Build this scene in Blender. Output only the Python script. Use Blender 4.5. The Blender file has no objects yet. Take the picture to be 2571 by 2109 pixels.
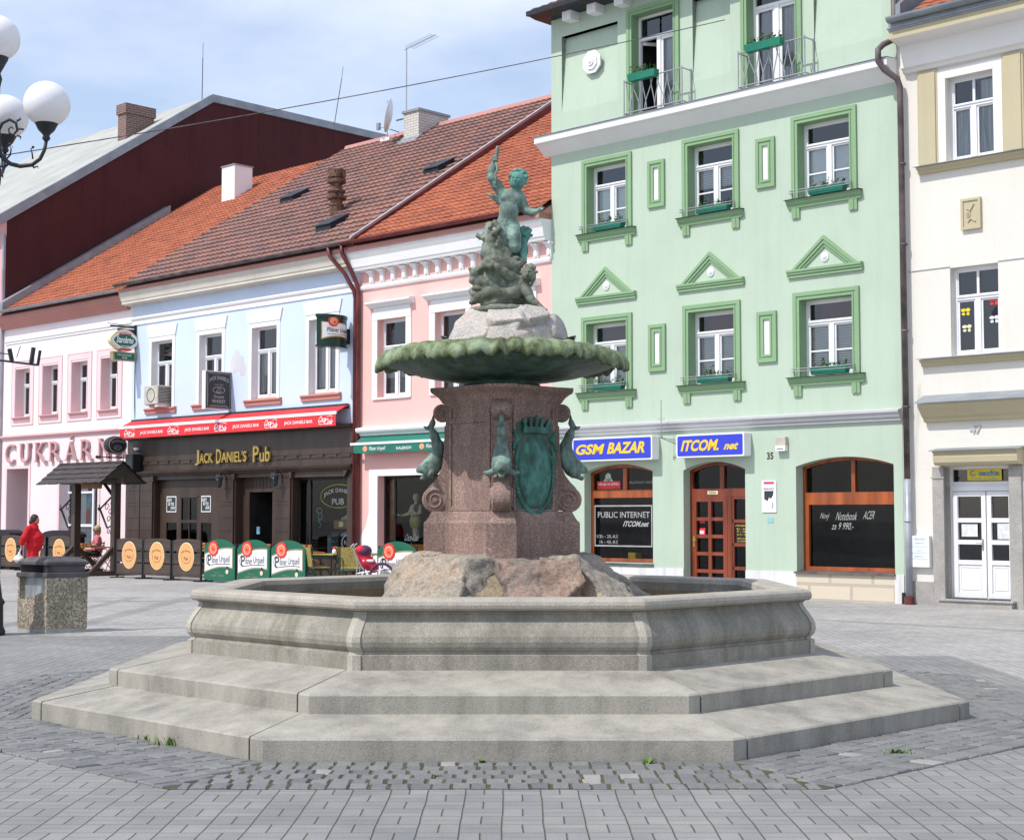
import bpy, math, random
import numpy as np
from mathutils import Vector, Matrix
R = math.radians
random.seed(7); rng = np.random.default_rng(7)
S = bpy.context.scene
COL = S.collection
# ------------------------------------------------------------------ camera, sky, sun, exposure
cam = bpy.data.objects.new('camera', bpy.data.cameras.new('camera')); COL.objects.link(cam); S.camera = cam
cam.location = (0, 0, 1.6); cam.rotation_euler = (R(90) + math.atan(199 / 3240), 0, 0)
cam.data.lens = 55.12; cam.data.sensor_width = 36; cam.data.clip_end = 3000; cam.data.clip_start = .1
SUN_AZ, SUN_EL = 58., 53.
Lv = Vector((-math.sin(R(SUN_AZ)) * math.cos(R(SUN_EL)), -math.cos(R(SUN_AZ)) * math.cos(R(SUN_EL)), math.sin(R(SUN_EL))))
sun = bpy.data.objects.new('sun', bpy.data.lights.new('sun', 'SUN')); COL.objects.link(sun)
sun.rotation_euler = Lv.to_track_quat('Z', 'Y').to_euler()
sun.data.energy = 4.4; sun.data.angle = R(.53); sun.data.color = (1, .955, .89)
W = bpy.data.worlds.new('World'); S.world = W; W.use_nodes = True
nt = W.node_tree; nt.nodes.clear()
def wn(t, **k):
    n = nt.nodes.new(t)
    for a, b in k.items(): setattr(n, a, b)
    return n
sky = wn('ShaderNodeTexSky', sky_type='NISHITA', sun_disc=False, sun_elevation=R(SUN_EL), sun_rotation=math.atan2(Lv.x, Lv.y))
sky.air_density = 1.0; sky.dust_density = 1.2; sky.ozone_density = 1.6
tc = wn('ShaderNodeTexCoord'); mp = wn('ShaderNodeMapping'); mp.inputs['Scale'].default_value = (1.3, 1.3, 3.4); mp.inputs['Location'].default_value = (1.1, .2, .35)
nz = wn('ShaderNodeTexNoise'); nz.inputs['Scale'].default_value = 2.6; nz.inputs['Detail'].default_value = 7; nz.inputs['Roughness'].default_value = .52
cr = wn('ShaderNodeValToRGB'); cr.color_ramp.elements[0].position = .38; cr.color_ramp.elements[1].position = .66
cr.color_ramp.elements[0].color = (.30, .30, .30, 1); cr.color_ramp.elements[1].color = (.92, .92, .92, 1)
mx = wn('ShaderNodeMix', data_type='RGBA'); mx.inputs['B'].default_value = (6.9, 7.5, 9.0, 1)
gm = wn('ShaderNodeMix', data_type='RGBA', blend_type='MULTIPLY'); gm.inputs['Factor'].default_value = 1; gm.inputs['B'].default_value = (1.32, 1.34, 1.35, 1)
bg = wn('ShaderNodeBackground'); bg.inputs['Strength'].default_value = .148
wo = wn('ShaderNodeOutputWorld'); lk = nt.links.new
lk(tc.outputs['Generated'], mp.inputs['Vector']); lk(mp.outputs[0], nz.inputs['Vector']); lk(nz.outputs['Fac'], cr.inputs[0])
lk(cr.outputs['Color'], mx.inputs['Factor']); lk(sky.outputs[0], gm.inputs['A']); lk(gm.outputs['Result'], mx.inputs['A'])
lk(mx.outputs['Result'], bg.inputs[0]); lk(bg.outputs[0], wo.inputs[0])
S.view_settings.view_transform = 'Standard'; S.view_settings.look = 'None'; S.view_settings.gamma = 1
S.view_settings.exposure = -.12
S.render.engine = 'CYCLES'

# ------------------------------------------------------------------ materials
MATS = {}
class NG:
    def __init__(s, m): s.t = m.node_tree; s.l = s.t.links.new
    def n(s, t, **k):
        x = s.t.nodes.new(t)
        for a, b in k.items(): setattr(x, a, b)
        return x
    def inp(s, sock, v):
        if hasattr(v, 'node'): s.l(v, sock)
        elif v is not None: sock.default_value = v
    def m(s, op, a, b=None, c=None):
        x = s.n('ShaderNodeMath', operation=op); s.inp(x.inputs[0], a)
        if b is not None: s.inp(x.inputs[1], b)
        if c is not None: s.inp(x.inputs[2], c)
        return x.outputs[0]
    def noise(s, vec, scale, detail=3, rough=.5):
        x = s.n('ShaderNodeTexNoise'); s.l(vec, x.inputs['Vector']); x.inputs['Scale'].default_value = scale
        x.inputs['Detail'].default_value = detail; x.inputs['Roughness'].default_value = rough
        return x.outputs['Fac']
    def ramp(s, f, stops):
        x = s.n('ShaderNodeValToRGB'); s.l(f, x.inputs[0]); e = x.color_ramp.elements
        e[0].position, e[0].color = stops[0][0], stops[0][1]
        e[1].position, e[1].color = stops[-1][0], stops[-1][1]
        for p, c in stops[1:-1]: q = e.new(p); q.color = c
        return x.outputs['Color']
    def mix(s, f, a, b, mode='MIX'):
        x = s.n('ShaderNodeMix', data_type='RGBA', blend_type=mode); s.inp(x.inputs['Factor'], f)
        for k, v in (('A', a), ('B', b)):
            if isinstance(v, tuple) and len(v) == 3: v = (*v, 1)
            s.inp(x.inputs[k], v)
        return x.outputs['Result']
def c4(c): return (c[0], c[1], c[2], 1)
def newmat(name):
    m = bpy.data.materials.new(name); m.use_nodes = True
    g = NG(m); b = m.node_tree.nodes['Principled BSDF']; MATS[name] = m
    return m, g, b
def mat(name, col, rough=.7, metal=0, var=.12, scale=3., bump=0., bscale=60., col2=None, spec=.4, coat=0, rscale=(1, 1, 1), fine=0., emis=0):
    m, g, b = newmat(name)
    co = g.n('ShaderNodeTexCoord').outputs['Object']
    if rscale != (1, 1, 1):
        q = g.n('ShaderNodeMapping'); q.inputs['Scale'].default_value = rscale; g.l(co, q.inputs[0]); co2 = q.outputs[0]
    else: co2 = co
    c2 = col2 or tuple(max(0, x * (1 - var * 2.2)) for x in col)
    f = g.noise(co2, scale, 5, .6)
    out = g.ramp(f, [(.32, c4(c2)), (.62, c4(col))])
    if fine:
        f2 = g.noise(co, bscale * 1.3, 2, .6)
        out = g.mix(1., out, g.ramp(f2, [(.3, (1 - fine,) * 3 + (1,)), (.7, (1 + fine * .6,) * 3 + (1,))]), 'MULTIPLY')
    g.l(out, b.inputs['Base Color'])
    b.inputs['Roughness'].default_value = rough; b.inputs['Metallic'].default_value = metal
    b.inputs['Specular IOR Level'].default_value = spec
    if coat: b.inputs['Coat Weight'].default_value = coat
    if emis: g.l(out, b.inputs['Emission Color']); b.inputs['Emission Strength'].default_value = emis
    if bump:
        bn = g.n('ShaderNodeBump'); bn.inputs['Strength'].default_value = bump; bn.inputs['Distance'].default_value = .01
        g.l(g.noise(co, bscale, 3, .6), bn.inputs['Height']); g.l(bn.outputs[0], b.inputs['Normal'])
    return m
def stucco(name, col, grime=.10, streak=.5):
    m, g, b = newmat(name)
    co = g.n('ShaderNodeTexCoord').outputs['Object']
    f = g.noise(co, .55, 6, .62)
    q = g.n('ShaderNodeMapping'); q.inputs['Scale'].default_value = (3.2, 3.2, .22); g.l(co, q.inputs[0])
    f2 = g.noise(q.outputs[0], 1.4, 5, .65)
    k = tuple(x * (1 - grime) for x in col)
    o = g.ramp(f, [(.3, c4(k)), (.6, c4(col))])
    o = g.mix(1., o, g.ramp(f2, [(.28, (1 - grime * streak,) * 3 + (1,)), (.5, (1, 1, 1, 1))]), 'MULTIPLY')
    f3 = g.noise(co, 38., 3, .7)
    o = g.mix(1., o, g.ramp(f3, [(.3, (.955, .955, .955, 1)), (.65, (1, 1, 1, 1))]), 'MULTIPLY')
    g.l(o, b.inputs['Base Color']); b.inputs['Roughness'].default_value = .92; b.inputs['Specular IOR Level'].default_value = .2
    bn = g.n('ShaderNodeBump'); bn.inputs['Strength'].default_value = .35; bn.inputs['Distance'].default_value = .012
    g.l(g.noise(co, 26., 4, .65), bn.inputs['Height']); g.l(bn.outputs[0], b.inputs['Normal'])
    return m
def granite(name, col, dark, spk=160., stain=None, stain_amt=0., mott=.5, bump=.5, pink=None):
    m, g, b = newmat(name)
    co = g.n('ShaderNodeTexCoord').outputs['Object']
    f = g.noise(co, spk, 2, .75)
    o = g.ramp(f, [(.36, c4(dark)), (.56, c4(col)), (.72, c4(tuple(min(.9, x * 1.22) for x in col)))])
    if pink: o = g.mix(g.ramp(g.noise(co, spk * .6, 2), [(.52, (0, 0, 0, 1)), (.62, (1, 1, 1, 1))]), o, pink)
    l = g.noise(co, 1.7, 6, .65)
    o = g.mix(1., o, g.ramp(l, [(.3, (1 - mott * .45,) * 3 + (1,)), (.62, (1.06, 1.05, 1.03, 1))]), 'MULTIPLY')
    if name.startswith(('step', 'basin', 'rim')):
        o = g.mix(g.ramp(g.noise(co, 6.5, 8, .78), [(.58, (0, 0, 0, 1)), (.72, (.55,) * 3 + (1,))]), o, tuple(x * .5 for x in dark))
    if stain:
        q = g.n('ShaderNodeMapping'); q.inputs['Scale'].default_value = (2.2, 2.2, .55); g.l(co, q.inputs[0])
        sf = g.ramp(g.noise(q.outputs[0], 1.6, 6, .7), [(.55 - stain_amt * .2, (0, 0, 0, 1)), (.72, (stain_amt,) * 3 + (1,))])
        o = g.mix(sf, o, stain)
    g.l(o, b.inputs['Base Color']); b.inputs['Roughness'].default_value = .85; b.inputs['Specular IOR Level'].default_value = .25
    bn = g.n('ShaderNodeBump'); bn.inputs['Strength'].default_value = bump; bn.inputs['Distance'].default_value = .006
    g.l(g.noise(co, spk * .55, 4, .7), bn.inputs['Height']); g.l(bn.outputs[0], b.inputs['Normal'])
    return m
def glassmat(name, tint=(.92, .95, .94), ior=1.5, rough=.01):
    m = bpy.data.materials.new(name); m.use_nodes = True; g = NG(m); t = m.node_tree; t.nodes.clear()
    o = g.n('ShaderNodeOutputMaterial'); tr = g.n('ShaderNodeBsdfTransparent'); gl = g.n('ShaderNodeBsdfGlossy'); fr = g.n('ShaderNodeFresnel'); mi = g.n('ShaderNodeMixShader')
    tr.inputs[0].default_value = c4(tint); gl.inputs['Roughness'].default_value = rough; gl.inputs[0].default_value = (.95, .96, 1, 1)
    fr.inputs[0].default_value = ior
    g.l(fr.outputs[0], mi.inputs[0]); g.l(tr.outputs[0], mi.inputs[1]); g.l(gl.outputs[0], mi.inputs[2]); g.l(mi.outputs[0], o.inputs[0])
    MATS[name] = m; return m
def stripes(name, c1, c2, axis, period, duty=.5, rough=.6):
    m, g, b = newmat(name)
    sp = g.n('ShaderNodeSeparateXYZ'); g.l(g.n('ShaderNodeTexCoord').outputs['Object'], sp.inputs[0])
    fr = g.m('FRACT', g.m('DIVIDE', sp.outputs['XYZ'.index(axis)], period))
    g.l(g.mix(g.m('GREATER_THAN', fr, duty), c1, c2), b.inputs['Base Color']); b.inputs['Roughness'].default_value = rough
    return m
def brickmat(name, c1, c2, mortar, sc=1., rot=True, bump=.5):
    m, g, b = newmat(name)
    co = g.n('ShaderNodeTexCoord').outputs['Object']; sp = g.n('ShaderNodeSeparateXYZ'); g.l(co, sp.inputs[0])
    cb = g.n('ShaderNodeCombineXYZ'); g.l(g.m('ADD', sp.outputs[0], sp.outputs[1]), cb.inputs[0]); g.l(sp.outputs[2], cb.inputs[1])
    bt = g.n('ShaderNodeTexBrick'); g.l(cb.outputs[0], bt.inputs['Vector'])
    bt.inputs['Color1'].default_value = c4(c1); bt.inputs['Color2'].default_value = c4(c2); bt.inputs['Mortar'].default_value = c4(mortar)
    bt.inputs['Scale'].default_value = sc; bt.inputs['Brick Width'].default_value = .26; bt.inputs['Row Height'].default_value = .085; bt.inputs['Mortar Size'].default_value = .009
    g.l(bt.outputs[0], b.inputs['Base Color']); b.inputs['Roughness'].default_value = .9
    bn = g.n('ShaderNodeBump'); bn.inputs['Strength'].default_value = bump; bn.inputs['Distance'].default_value = .01; bn.invert = True
    g.l(bt.outputs['Fac'], bn.inputs['Height']); g.l(bn.outputs[0], b.inputs['Normal'])
    return m
def tilemat(name, cols, dark):
    # colour per tile from the tile's own UV cell
    m, g, b = newmat(name)
    uv = g.n('ShaderNodeUVMap').outputs[0]; sp = g.n('ShaderNodeSeparateXYZ'); g.l(uv, sp.inputs[0])
    cb = g.n('ShaderNodeCombineXYZ'); g.l(g.m('FLOOR', sp.outputs[0]), cb.inputs[0]); g.l(g.m('FLOOR', sp.outputs[1]), cb.inputs[1])
    wnz = g.n('ShaderNodeTexWhiteNoise', noise_dimensions='2D'); g.l(cb.outputs[0], wnz.inputs['Vector'])
    st = [(i / (len(cols) - 1), c4(c)) for i, c in enumerate(cols)]
    o = g.ramp(wnz.outputs['Value'], st)
    co = g.n('ShaderNodeTexCoord').outputs['Object']
    o = g.mix(g.ramp(g.noise(co, .8, 6, .7), [(.42, (0, 0, 0, 1)), (.75, (.75,) * 3 + (1,))]), o, dark)
    g.l(g.mix(g.ramp(g.noise(co, 14, 4, .7), [(.45, (0, 0, 0, 1)), (.72, (.55,) * 3 + (1,))]), o, dark), b.inputs['Base Color'])
    b.inputs['Roughness'].default_value = .8; b.inputs['Specular IOR Level'].default_value = .3
    return m

stucco('green_wall', (.475, .575, .465), .08, .7); stucco('green_trim', (.26, .405, .235), .10)
stucco('white_trim', (.83, .83, .84), .07); stucco('grey_trim', (.50, .50, .52), .12)
stucco('offwhite', (.76, .75, .76), .16, 1.6); stucco('cream_wall', (.73, .70, .64), .06); stucco('cream_pale', (.80, .78, .75), .05)
stucco('ochre_trim', (.52, .46, .31), .10); stucco('blue_wall', (.60, .70, .86), .05); stucco('pink_wall', (.86, .50, .46), .05)
stucco('pale_pink', (.86, .775, .80), .05); stucco('rose_wall', (.82, .60, .615), .06); stucco('rose_trim', (.70, .42, .43), .08)
stucco('dusty_rose', (.50, .25, .22), .12); stucco('cream_cornice', (.66, .63, .56), .14); stucco('bare_plaster', (.60, .59, .63), .10)
stucco('maroon_wall', (.078, .024, .025), .20, 1.); stucco('beige_stone', (.62, .54, .43), .10)
brickmat('beige_blocks', (.62, .54, .42), (.58, .50, .40), (.45, .40, .33), .28)
brickmat('brick', (.20, .10, .085), (.13, .075, .065), (.30, .26, .24)); brickmat('white_brick', (.58, .56, .52), (.52, .50, .46), (.30, .29, .27), 1.)
tilemat('orange_tiles', [(.40, .120, .060), (.46, .145, .075), (.33, .10, .052), (.43, .135, .07)], (.20, .07, .045))
tilemat('old_tiles', [(.235, .13, .115), (.32, .15, .11), (.205, .125, .118), (.27, .145, .13), (.36, .175, .125), (.18, .115, .108)], (.14, .095, .09))
tilemat('dark_shingles', [(.075, .065, .065), (.06, .052, .052), (.085, .07, .072)], (.045, .04, .04))
mat('maroon_metal', (.17, .035, .035), .45, .0, .25, 2); mat('grey_metal', (.30, .33, .36), .5, .35, .12, 2); mat('zinc', (.42, .45, .50), .5, .3, .15, 2)
mat('dark_metal', (.035, .04, .05), .5, .3, .2, 5); mat('steel', (.40, .41, .43), .4, .6, .1, 4); mat('old_pipe', (.16, .13, .13), .6, .1, .3, 3)
mat('roof_sheet', (.40, .41, .38), .8, 0, .10, .7, bump=.2, bscale=8); mat('rust_pipe', (.20, .095, .055), .8, 0, .3, 9)
mat('white_paint', (.80, .80, .81), .35, 0, .03, 3); mat('white_plastic', (.78, .78, .80), .3, 0, .03, 3)
mat('pub_wood', (.062, .038, .027), .42, 0, .22, 2.5, rscale=(1, 1, .2), spec=.5); mat('pub_dark', (.018, .015, .015), .5, 0, .2, 3)
mat('gold', (.50, .36, .10), .38, .35, .12, 6); mat('orange_wood', (.42, .10, .025), .38, 0, .28, 4, rscale=(1, 1, .12), spec=.5)
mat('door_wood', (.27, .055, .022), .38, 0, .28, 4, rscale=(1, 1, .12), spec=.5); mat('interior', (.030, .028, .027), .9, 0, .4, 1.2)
mat('interior_red', (.13, .012, .018), .9, 0, .2, 1); mat('curtain', (.62, .64, .65), .9, 0, .25, 9, rscale=(3, 3, .1)); mat('room_wall', (.30, .28, .27), .9, 0, .3, 1.5)
stripes('blind', (.74, .76, .76), (.30, .31, .32), 'Z', .045, .66); stripes('sheer', (.86, .92, .92), (.74, .80, .80), 'Z', .03, .6)
mat('green_plastic', (.012, .20, .125), .4, 0, .1, 4); mat('leaf', (.07, .17, .03), .6, 0, .35, 30); mat('leaf_bright', (.13, .26, .03), .6, 0, .3, 30)
mat('sign_blue', (.035, .055, .56), .3, 0, .02, 2); mat('sign_yellow', (.90, .58, .02), .35, 0, .02, 2); mat('sign_white', (.82, .82, .83), .35, 0, .02, 2)
mat('sign_green', (.008, .13, .075), .4, 0, .06, 2); mat('sign_red', (.74, .035, .04), .4, 0, .06, 5); mat('awning_red', (.80, .035, .045), .75, 0, .06, 3)
mat('awning_green', (.015, .17, .12), .75, 0, .06, 3); mat('ink', (.03, .045, .05), .5, 0, .05, 4); mat('khaki_line', (.32, .28, .16), .5, 0, .05, 4)
mat('seal_orange', (.86, .36, .20), .4, 0, .1, 9); mat('seal_pale', (.88, .62, .45), .4); mat('medal_orange', (.82, .40, .16), .5, 0, .06, 5); mat('medal_ink', (.28, .17, .09), .6)
mat('black_gloss', (.02, .02, .022), .25, 0, .1, 3); mat('sign_black', (.03, .03, .032), .35, 0, .1, 3); mat('sign_grey', (.42, .42, .42), .5)
mat('fence_wood', (.085, .058, .045), .6, 0, .28, 3, rscale=(.4, 1, 4)); mat('cafe_wood', (.62, .22, .05), .4, 0, .2, 8); mat('wicker', (.42, .33, .09), .7, 0, .3, 40, bump=.6, bscale=120)
mat('furniture_green', (.015, .05, .04), .4, .2, .1, 4); mat('sign_dark_green', (.008, .04, .028), .3, 0, .1, 3); mat('globe', (.80, .79, .81), .28, 0, .02, 2, spec=.5)
mat('red_cloth', (.56, .006, .018), .8, 0, .10, 6, bump=.6, bscale=12); mat('skin', (.52, .27, .19), .55, 0, .06, 8); mat('hair_brown', (.05, .032, .028), .6, 0, .3, 30)
mat('hair_blond', (.55, .40, .22), .6, 0, .25, 30); mat('plastic_bag', (.74, .72, .72), .35, 0, .08, 14); mat('shoe', (.05, .03, .03), .6); mat('cloth_pink', (.62, .16, .20), .8); mat('cloth_black', (.02, .02, .025), .8)
mat('pram_red', (.62, .02, .05), .7); mat('pram_purple', (.09, .03, .10), .7); mat('rubber', (.03, .03, .03), .7); mat('figurine', (.50, .45, .33), .6, 0, .2, 20); mat('figurine_khaki', (.34, .34, .10), .6)
mat('wood_shelf', (.30, .15, .06), .6, 0, .2, 5); mat('poster_teal', (.20, .42, .48), .4, 0, .5, 3.2, col2=(.06, .10, .22)); mat('poster_red', (.62, .05, .05), .4)
mat('poster_yellow', (.80, .62, .03), .4); mat('paper', (.75, .76, .80), .5, 0, .12, 14); mat('paper_pink', (.70, .04, .20), .4); mat('pale_cyan', (.30, .58, .66), .4); mat('pale_yellow', (.78, .74, .45), .5)
mat('neon_yellow', (.55, .55, .06), .4); mat('neon_teal', (.10, .40, .32), .4); mat('chalk', (.50, .52, .50), .8); mat('ac_case', (.56, .53, .46), .5, 0, .12, 6); mat('water', (.05, .045, .025), .04, 0, .1, 3, spec=.6)
mat('concrete_cap', (.11, .10, .105), .7, 0, .25, 5, bump=.3, bscale=40); mat('bin_metal', (.42, .46, .47), .4, .5, .22, 7, rscale=(1, 1, .3)); mat('bin_foot', (.36, .36, .32), .85, 0, .15, 6)
mat('terracotta', (.34, .15, .09), .8, 0, .3, 8); mat('terracotta2', (.22, .12, .085), .85, 0, .4, 12); mat('mirror_dark', (.03, .03, .035), .2)
granite('step_stone', (.335, .318, .28), (.225, .213, .188), 120, (.43, .405, .35), .75, .85)
granite('basin_stone', (.385, .36, .31), (.26, .245, .212), 120, (.10, .10, .07), .75, .7)
granite('rim_stone', (.43, .395, .345), (.30, .28, .245), 120, (.19, .18, .14), .5, .5)
granite('rib_stone', (.45, .42, .365), (.32, .30, .26), 120, (.24, .23, .18), .5, .5)
granite('red_granite', (.34, .235, .20), (.19, .12, .10), 95, (.10, .075, .06), .75, .6, .3, (.42, .30, .265))
granite('aggregate', (.36, .31, .24), (.10, .085, .065), 48, (.09, .10, .04), .35, .4, 1.2, (.50, .44, .36))
granite('threshold', (.42, .40, .38), (.26, .25, .24), 110)
def rockmat(name, cols, spk=35.):
    m, g, b = newmat(name)
    co = g.n('ShaderNodeTexCoord').outputs['Object']
    n1 = g.noise(co, 2.3, 8, .68); o = g.ramp(n1, [(.30, c4(cols[0])), (.43, c4(cols[1])), (.55, c4(cols[2])), (.70, c4(cols[3]))])
    o = g.mix(1., o, g.ramp(g.noise(co, spk, 4, .75), [(.32, (.60, .60, .60, 1)), (.60, (1.15, 1.12, 1.1, 1))]), 'MULTIPLY')
    g.l(o, b.inputs['Base Color']); b.inputs['Roughness'].default_value = .92; b.inputs['Specular IOR Level'].default_value = .2
    bn = g.n('ShaderNodeBump'); bn.inputs['Strength'].default_value = .9; bn.inputs['Distance'].default_value = .03
    g.l(g.noise(co, 11., 8, .72), bn.inputs['Height']); g.l(bn.outputs[0], b.inputs['Normal'])
    return m
stucco('pale_rose', (.84, .685, .70), .05); stucco('rose_pale', (.82, .60, .62), .05)
rockmat('rock', [(.15, .14, .125), (.30, .28, .24), (.38, .33, .27), (.44, .31, .22)])
rockmat('rock_red', [(.13, .115, .105), (.24, .205, .18), (.33, .23, .18), (.40, .34, .28)])
rockmat('mortar', [(.21, .18, .125), (.30, .25, .17), (.37, .31, .22), (.26, .24, .20)])
rockmat('rock_pale', [(.28, .265, .25), (.46, .44, .42), (.52, .48, .44), (.50, .38, .26)], 60.)
def bronzemat(name, a, b_, c, rough=.5):
    m, g, b = newmat(name)
    co = g.n('ShaderNodeTexCoord').outputs['Object']
    q = g.n('ShaderNodeMapping'); q.inputs['Scale'].default_value = (1, 1, .55); g.l(co, q.inputs[0])
    o = g.ramp(g.noise(q.outputs[0], 7.5, 8, .72), [(.36, c4(a)), (.50, c4(b_)), (.62, c4(c))])
    g.l(o, b.inputs['Base Color']); b.inputs['Roughness'].default_value = rough; b.inputs['Metallic'].default_value = .08; b.inputs['Specular IOR Level'].default_value = .3
    bn = g.n('ShaderNodeBump'); bn.inputs['Strength'].default_value = .7; bn.inputs['Distance'].default_value = .014
    g.l(g.noise(co, 34., 5, .65), bn.inputs['Height']); g.l(bn.outputs[0], b.inputs['Normal'])
    return m
bronzemat('bronze', (.075, .095, .08), (.14, .20, .17), (.23, .35, .30), .6); bronzemat('bronze_brown', (.085, .09, .065), (.15, .165, .125), (.22, .28, .225), .6)
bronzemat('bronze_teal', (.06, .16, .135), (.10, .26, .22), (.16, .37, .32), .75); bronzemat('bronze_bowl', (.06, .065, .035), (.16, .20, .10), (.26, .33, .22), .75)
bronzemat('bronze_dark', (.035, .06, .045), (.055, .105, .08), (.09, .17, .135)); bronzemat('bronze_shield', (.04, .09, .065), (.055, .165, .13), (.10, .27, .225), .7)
glassmat('glass', ior=1.85); glassmat('glass_shop', (.86, .90, .87), 1.38)

# ------------------------------------------------------------------ frames and mesh helpers
P0 = Vector((7.1914, 28.8472, 0.0)); ANG = R(-44.0)           # facade line of the whole row: origin at the green house's right corner
FM = Matrix.Translation(P0) @ Matrix.Rotation(ANG, 4, 'Z')
ORG = {}
def setp(o, label=None, cat=None, group=None, kind=None):
    if label: o['label'] = label
    if cat: o['category'] = cat
    if group: o['group'] = group
    if kind: o['kind'] = kind
    return o
def thing(name, label, cat, org, frame='F', rz=0, group=None, local=False):
    """an Empty at the thing's base; org in facade coordinates (frame F) or world (frame W)"""
    o = bpy.data.objects.new(name, None); COL.objects.link(o); o.empty_display_size = .2
    M = (FM if frame == 'F' else Matrix.Identity(4)) @ Matrix.Translation(Vector(org)) @ Matrix.Rotation(rz, 4, 'Z')
    o.matrix_world = M; ORG[o.name] = (0, 0, 0) if (local or rz) else tuple(org)
    return setp(o, label, cat, group)
_tc = {}
def textdata(s, bold=0.):
    k = (s, bold)
    if k not in _tc:
        c = bpy.data.curves.new('t', 'FONT'); c.body = s; c.offset = bold; c.resolution_u = 3; c.fill_mode = 'FRONT'
        o = bpy.data.objects.new('t', c); COL.objects.link(o)
        me = o.to_mesh(); v = [tuple(p.co[:2]) for p in me.vertices]; f = [tuple(p.vertices) for p in me.polygons]
        o.to_mesh_clear(); bpy.data.objects.remove(o); bpy.data.curves.remove(c)
        xs = [p[0] for p in v] or [0, 1]; ys = [p[1] for p in v] or [0, 1]
        _tc[k] = (v, f, min(xs), max(xs), min(ys), max(ys))
    return _tc[k]
class MB:
    def __init__(s): s.v = []; s.f = []; s.uv = None
    def add(s, vs, fs):
        n = len(s.v); s.v += [tuple(p) for p in vs]; s.f += [tuple(i + n for i in f) for f in fs]; return s
    def box(s, x0, x1, y0, y1, z0, z1):
        return s.add([(x0, y0, z0), (x1, y0, z0), (x1, y1, z0), (x0, y1, z0), (x0, y0, z1), (x1, y0, z1), (x1, y1, z1), (x0, y1, z1)],
                     [(0, 3, 2, 1), (4, 5, 6, 7), (0, 1, 5, 4), (1, 2, 6, 5), (2, 3, 7, 6), (3, 0, 4, 7)])
    def prism(s, pts, y0, y1):                                  # (x,z) outline, extruded in y
        n = len(pts); A = sum(pts[i][0] * pts[(i + 1) % n][1] - pts[(i + 1) % n][0] * pts[i][1] for i in range(n))
        if A < 0: pts = pts[::-1]
        return s.add([(x, y0, z) for x, z in pts] + [(x, y1, z) for x, z in pts],
                     [tuple(range(n)), tuple(range(2 * n - 1, n - 1, -1))] + [(i, i + n, (i + 1) % n + n, (i + 1) % n) for i in range(n)])
    def profile(s, pts, x0, x1):                                # (y,z) outline, extruded in x
        n = len(pts); A = sum(pts[i][0] * pts[(i + 1) % n][1] - pts[(i + 1) % n][0] * pts[i][1] for i in range(n))
        if A < 0: pts = pts[::-1]
        return s.add([(x0, y, z) for y, z in pts] + [(x1, y, z) for y, z in pts],
                     [tuple(range(n - 1, -1, -1)), tuple(range(n, 2 * n))] + [(i, (i + 1) % n, (i + 1) % n + n, i + n) for i in range(n)])
    def plan(s, pts, z0, z1):                                   # (x,y) outline, extruded in z
        n = len(pts); A = sum(pts[i][0] * pts[(i + 1) % n][1] - pts[(i + 1) % n][0] * pts[i][1] for i in range(n))
        if A < 0: pts = pts[::-1]
        return s.add([(x, y, z0) for x, y in pts] + [(x, y, z1) for x, y in pts],
                     [tuple(range(n - 1, -1, -1)), tuple(range(n, 2 * n))] + [(i, (i + 1) % n, (i + 1) % n + n, i + n) for i in range(n)])
    def loft(s, rings, closed=True, cap=True):
        n = len(rings[0]); b = len(s.v)
        for r in rings: s.v += [tuple(p) for p in r]
        for k in range(len(rings) - 1):
            for i in range(n if closed else n - 1):
                j = (i + 1) % n; s.f.append((b + k * n + i, b + k * n + j, b + (k + 1) * n + j, b + (k + 1) * n + i))
        if cap: s.f.append(tuple(b + i for i in range(n - 1, -1, -1))); s.f.append(tuple(b + (len(rings) - 1) * n + i for i in range(n)))
        return s
    def lathe(s, prof, c=(0, 0, 0), n=24, cap=True):            # (r,z) bottom to top
        return s.loft([[(c[0] + r * math.cos(2 * math.pi * i / n), c[1] + r * math.sin(2 * math.pi * i / n), c[2] + z) for i in range(n)] for r, z in prof], cap=cap)
    def tube(s, pts, r, n=8, cap=True):
        pts = [Vector(p) for p in pts]; rr = r if isinstance(r, (list, tuple)) else [r] * len(pts); rings = []; up = None
        for i, p in enumerate(pts):
            t = (pts[min(i + 1, len(pts) - 1)] - pts[max(i - 1, 0)])
            if t.length < 1e-9: t = Vector((0, 0, 1))
            t.normalize()
            if up is None: up = Vector((0, 0, 1)) if abs(t.z) < .9 else Vector((1, 0, 0))
            a = t.cross(up).normalized(); up = a.cross(t).normalized()
            rings.append([p + (a * math.cos(2 * math.pi * k / n) + up * math.sin(2 * math.pi * k / n)) * rr[i] for k in range(n)])
        return s.loft(rings, cap=cap)
    def bar(s, a, b, w, h=None):
        return s.tube([a, b], (w) * .7071, 4)
    def sphere(s, c, r, n=16, m=10, sc=(1, 1, 1)):
        return s.loft([[(c[0] + sc[0] * r * math.sin(math.pi * j / m) * math.cos(2 * math.pi * i / n), c[1] + sc[1] * r * math.sin(math.pi * j / m) * math.sin(2 * math.pi * i / n), c[2] - sc[2] * r * math.cos(math.pi * j / m)) for i in range(n)] for j in ([.02] + list(range(1, m)) + [m - .02])])
    def disc(s, c, rx, rz, y0, y1, n=32):
        return s.prism([(c[0] + rx * math.cos(2 * math.pi * i / n), c[1] + rz * math.sin(2 * math.pi * i / n)) for i in range(n)], y0, y1)
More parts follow.
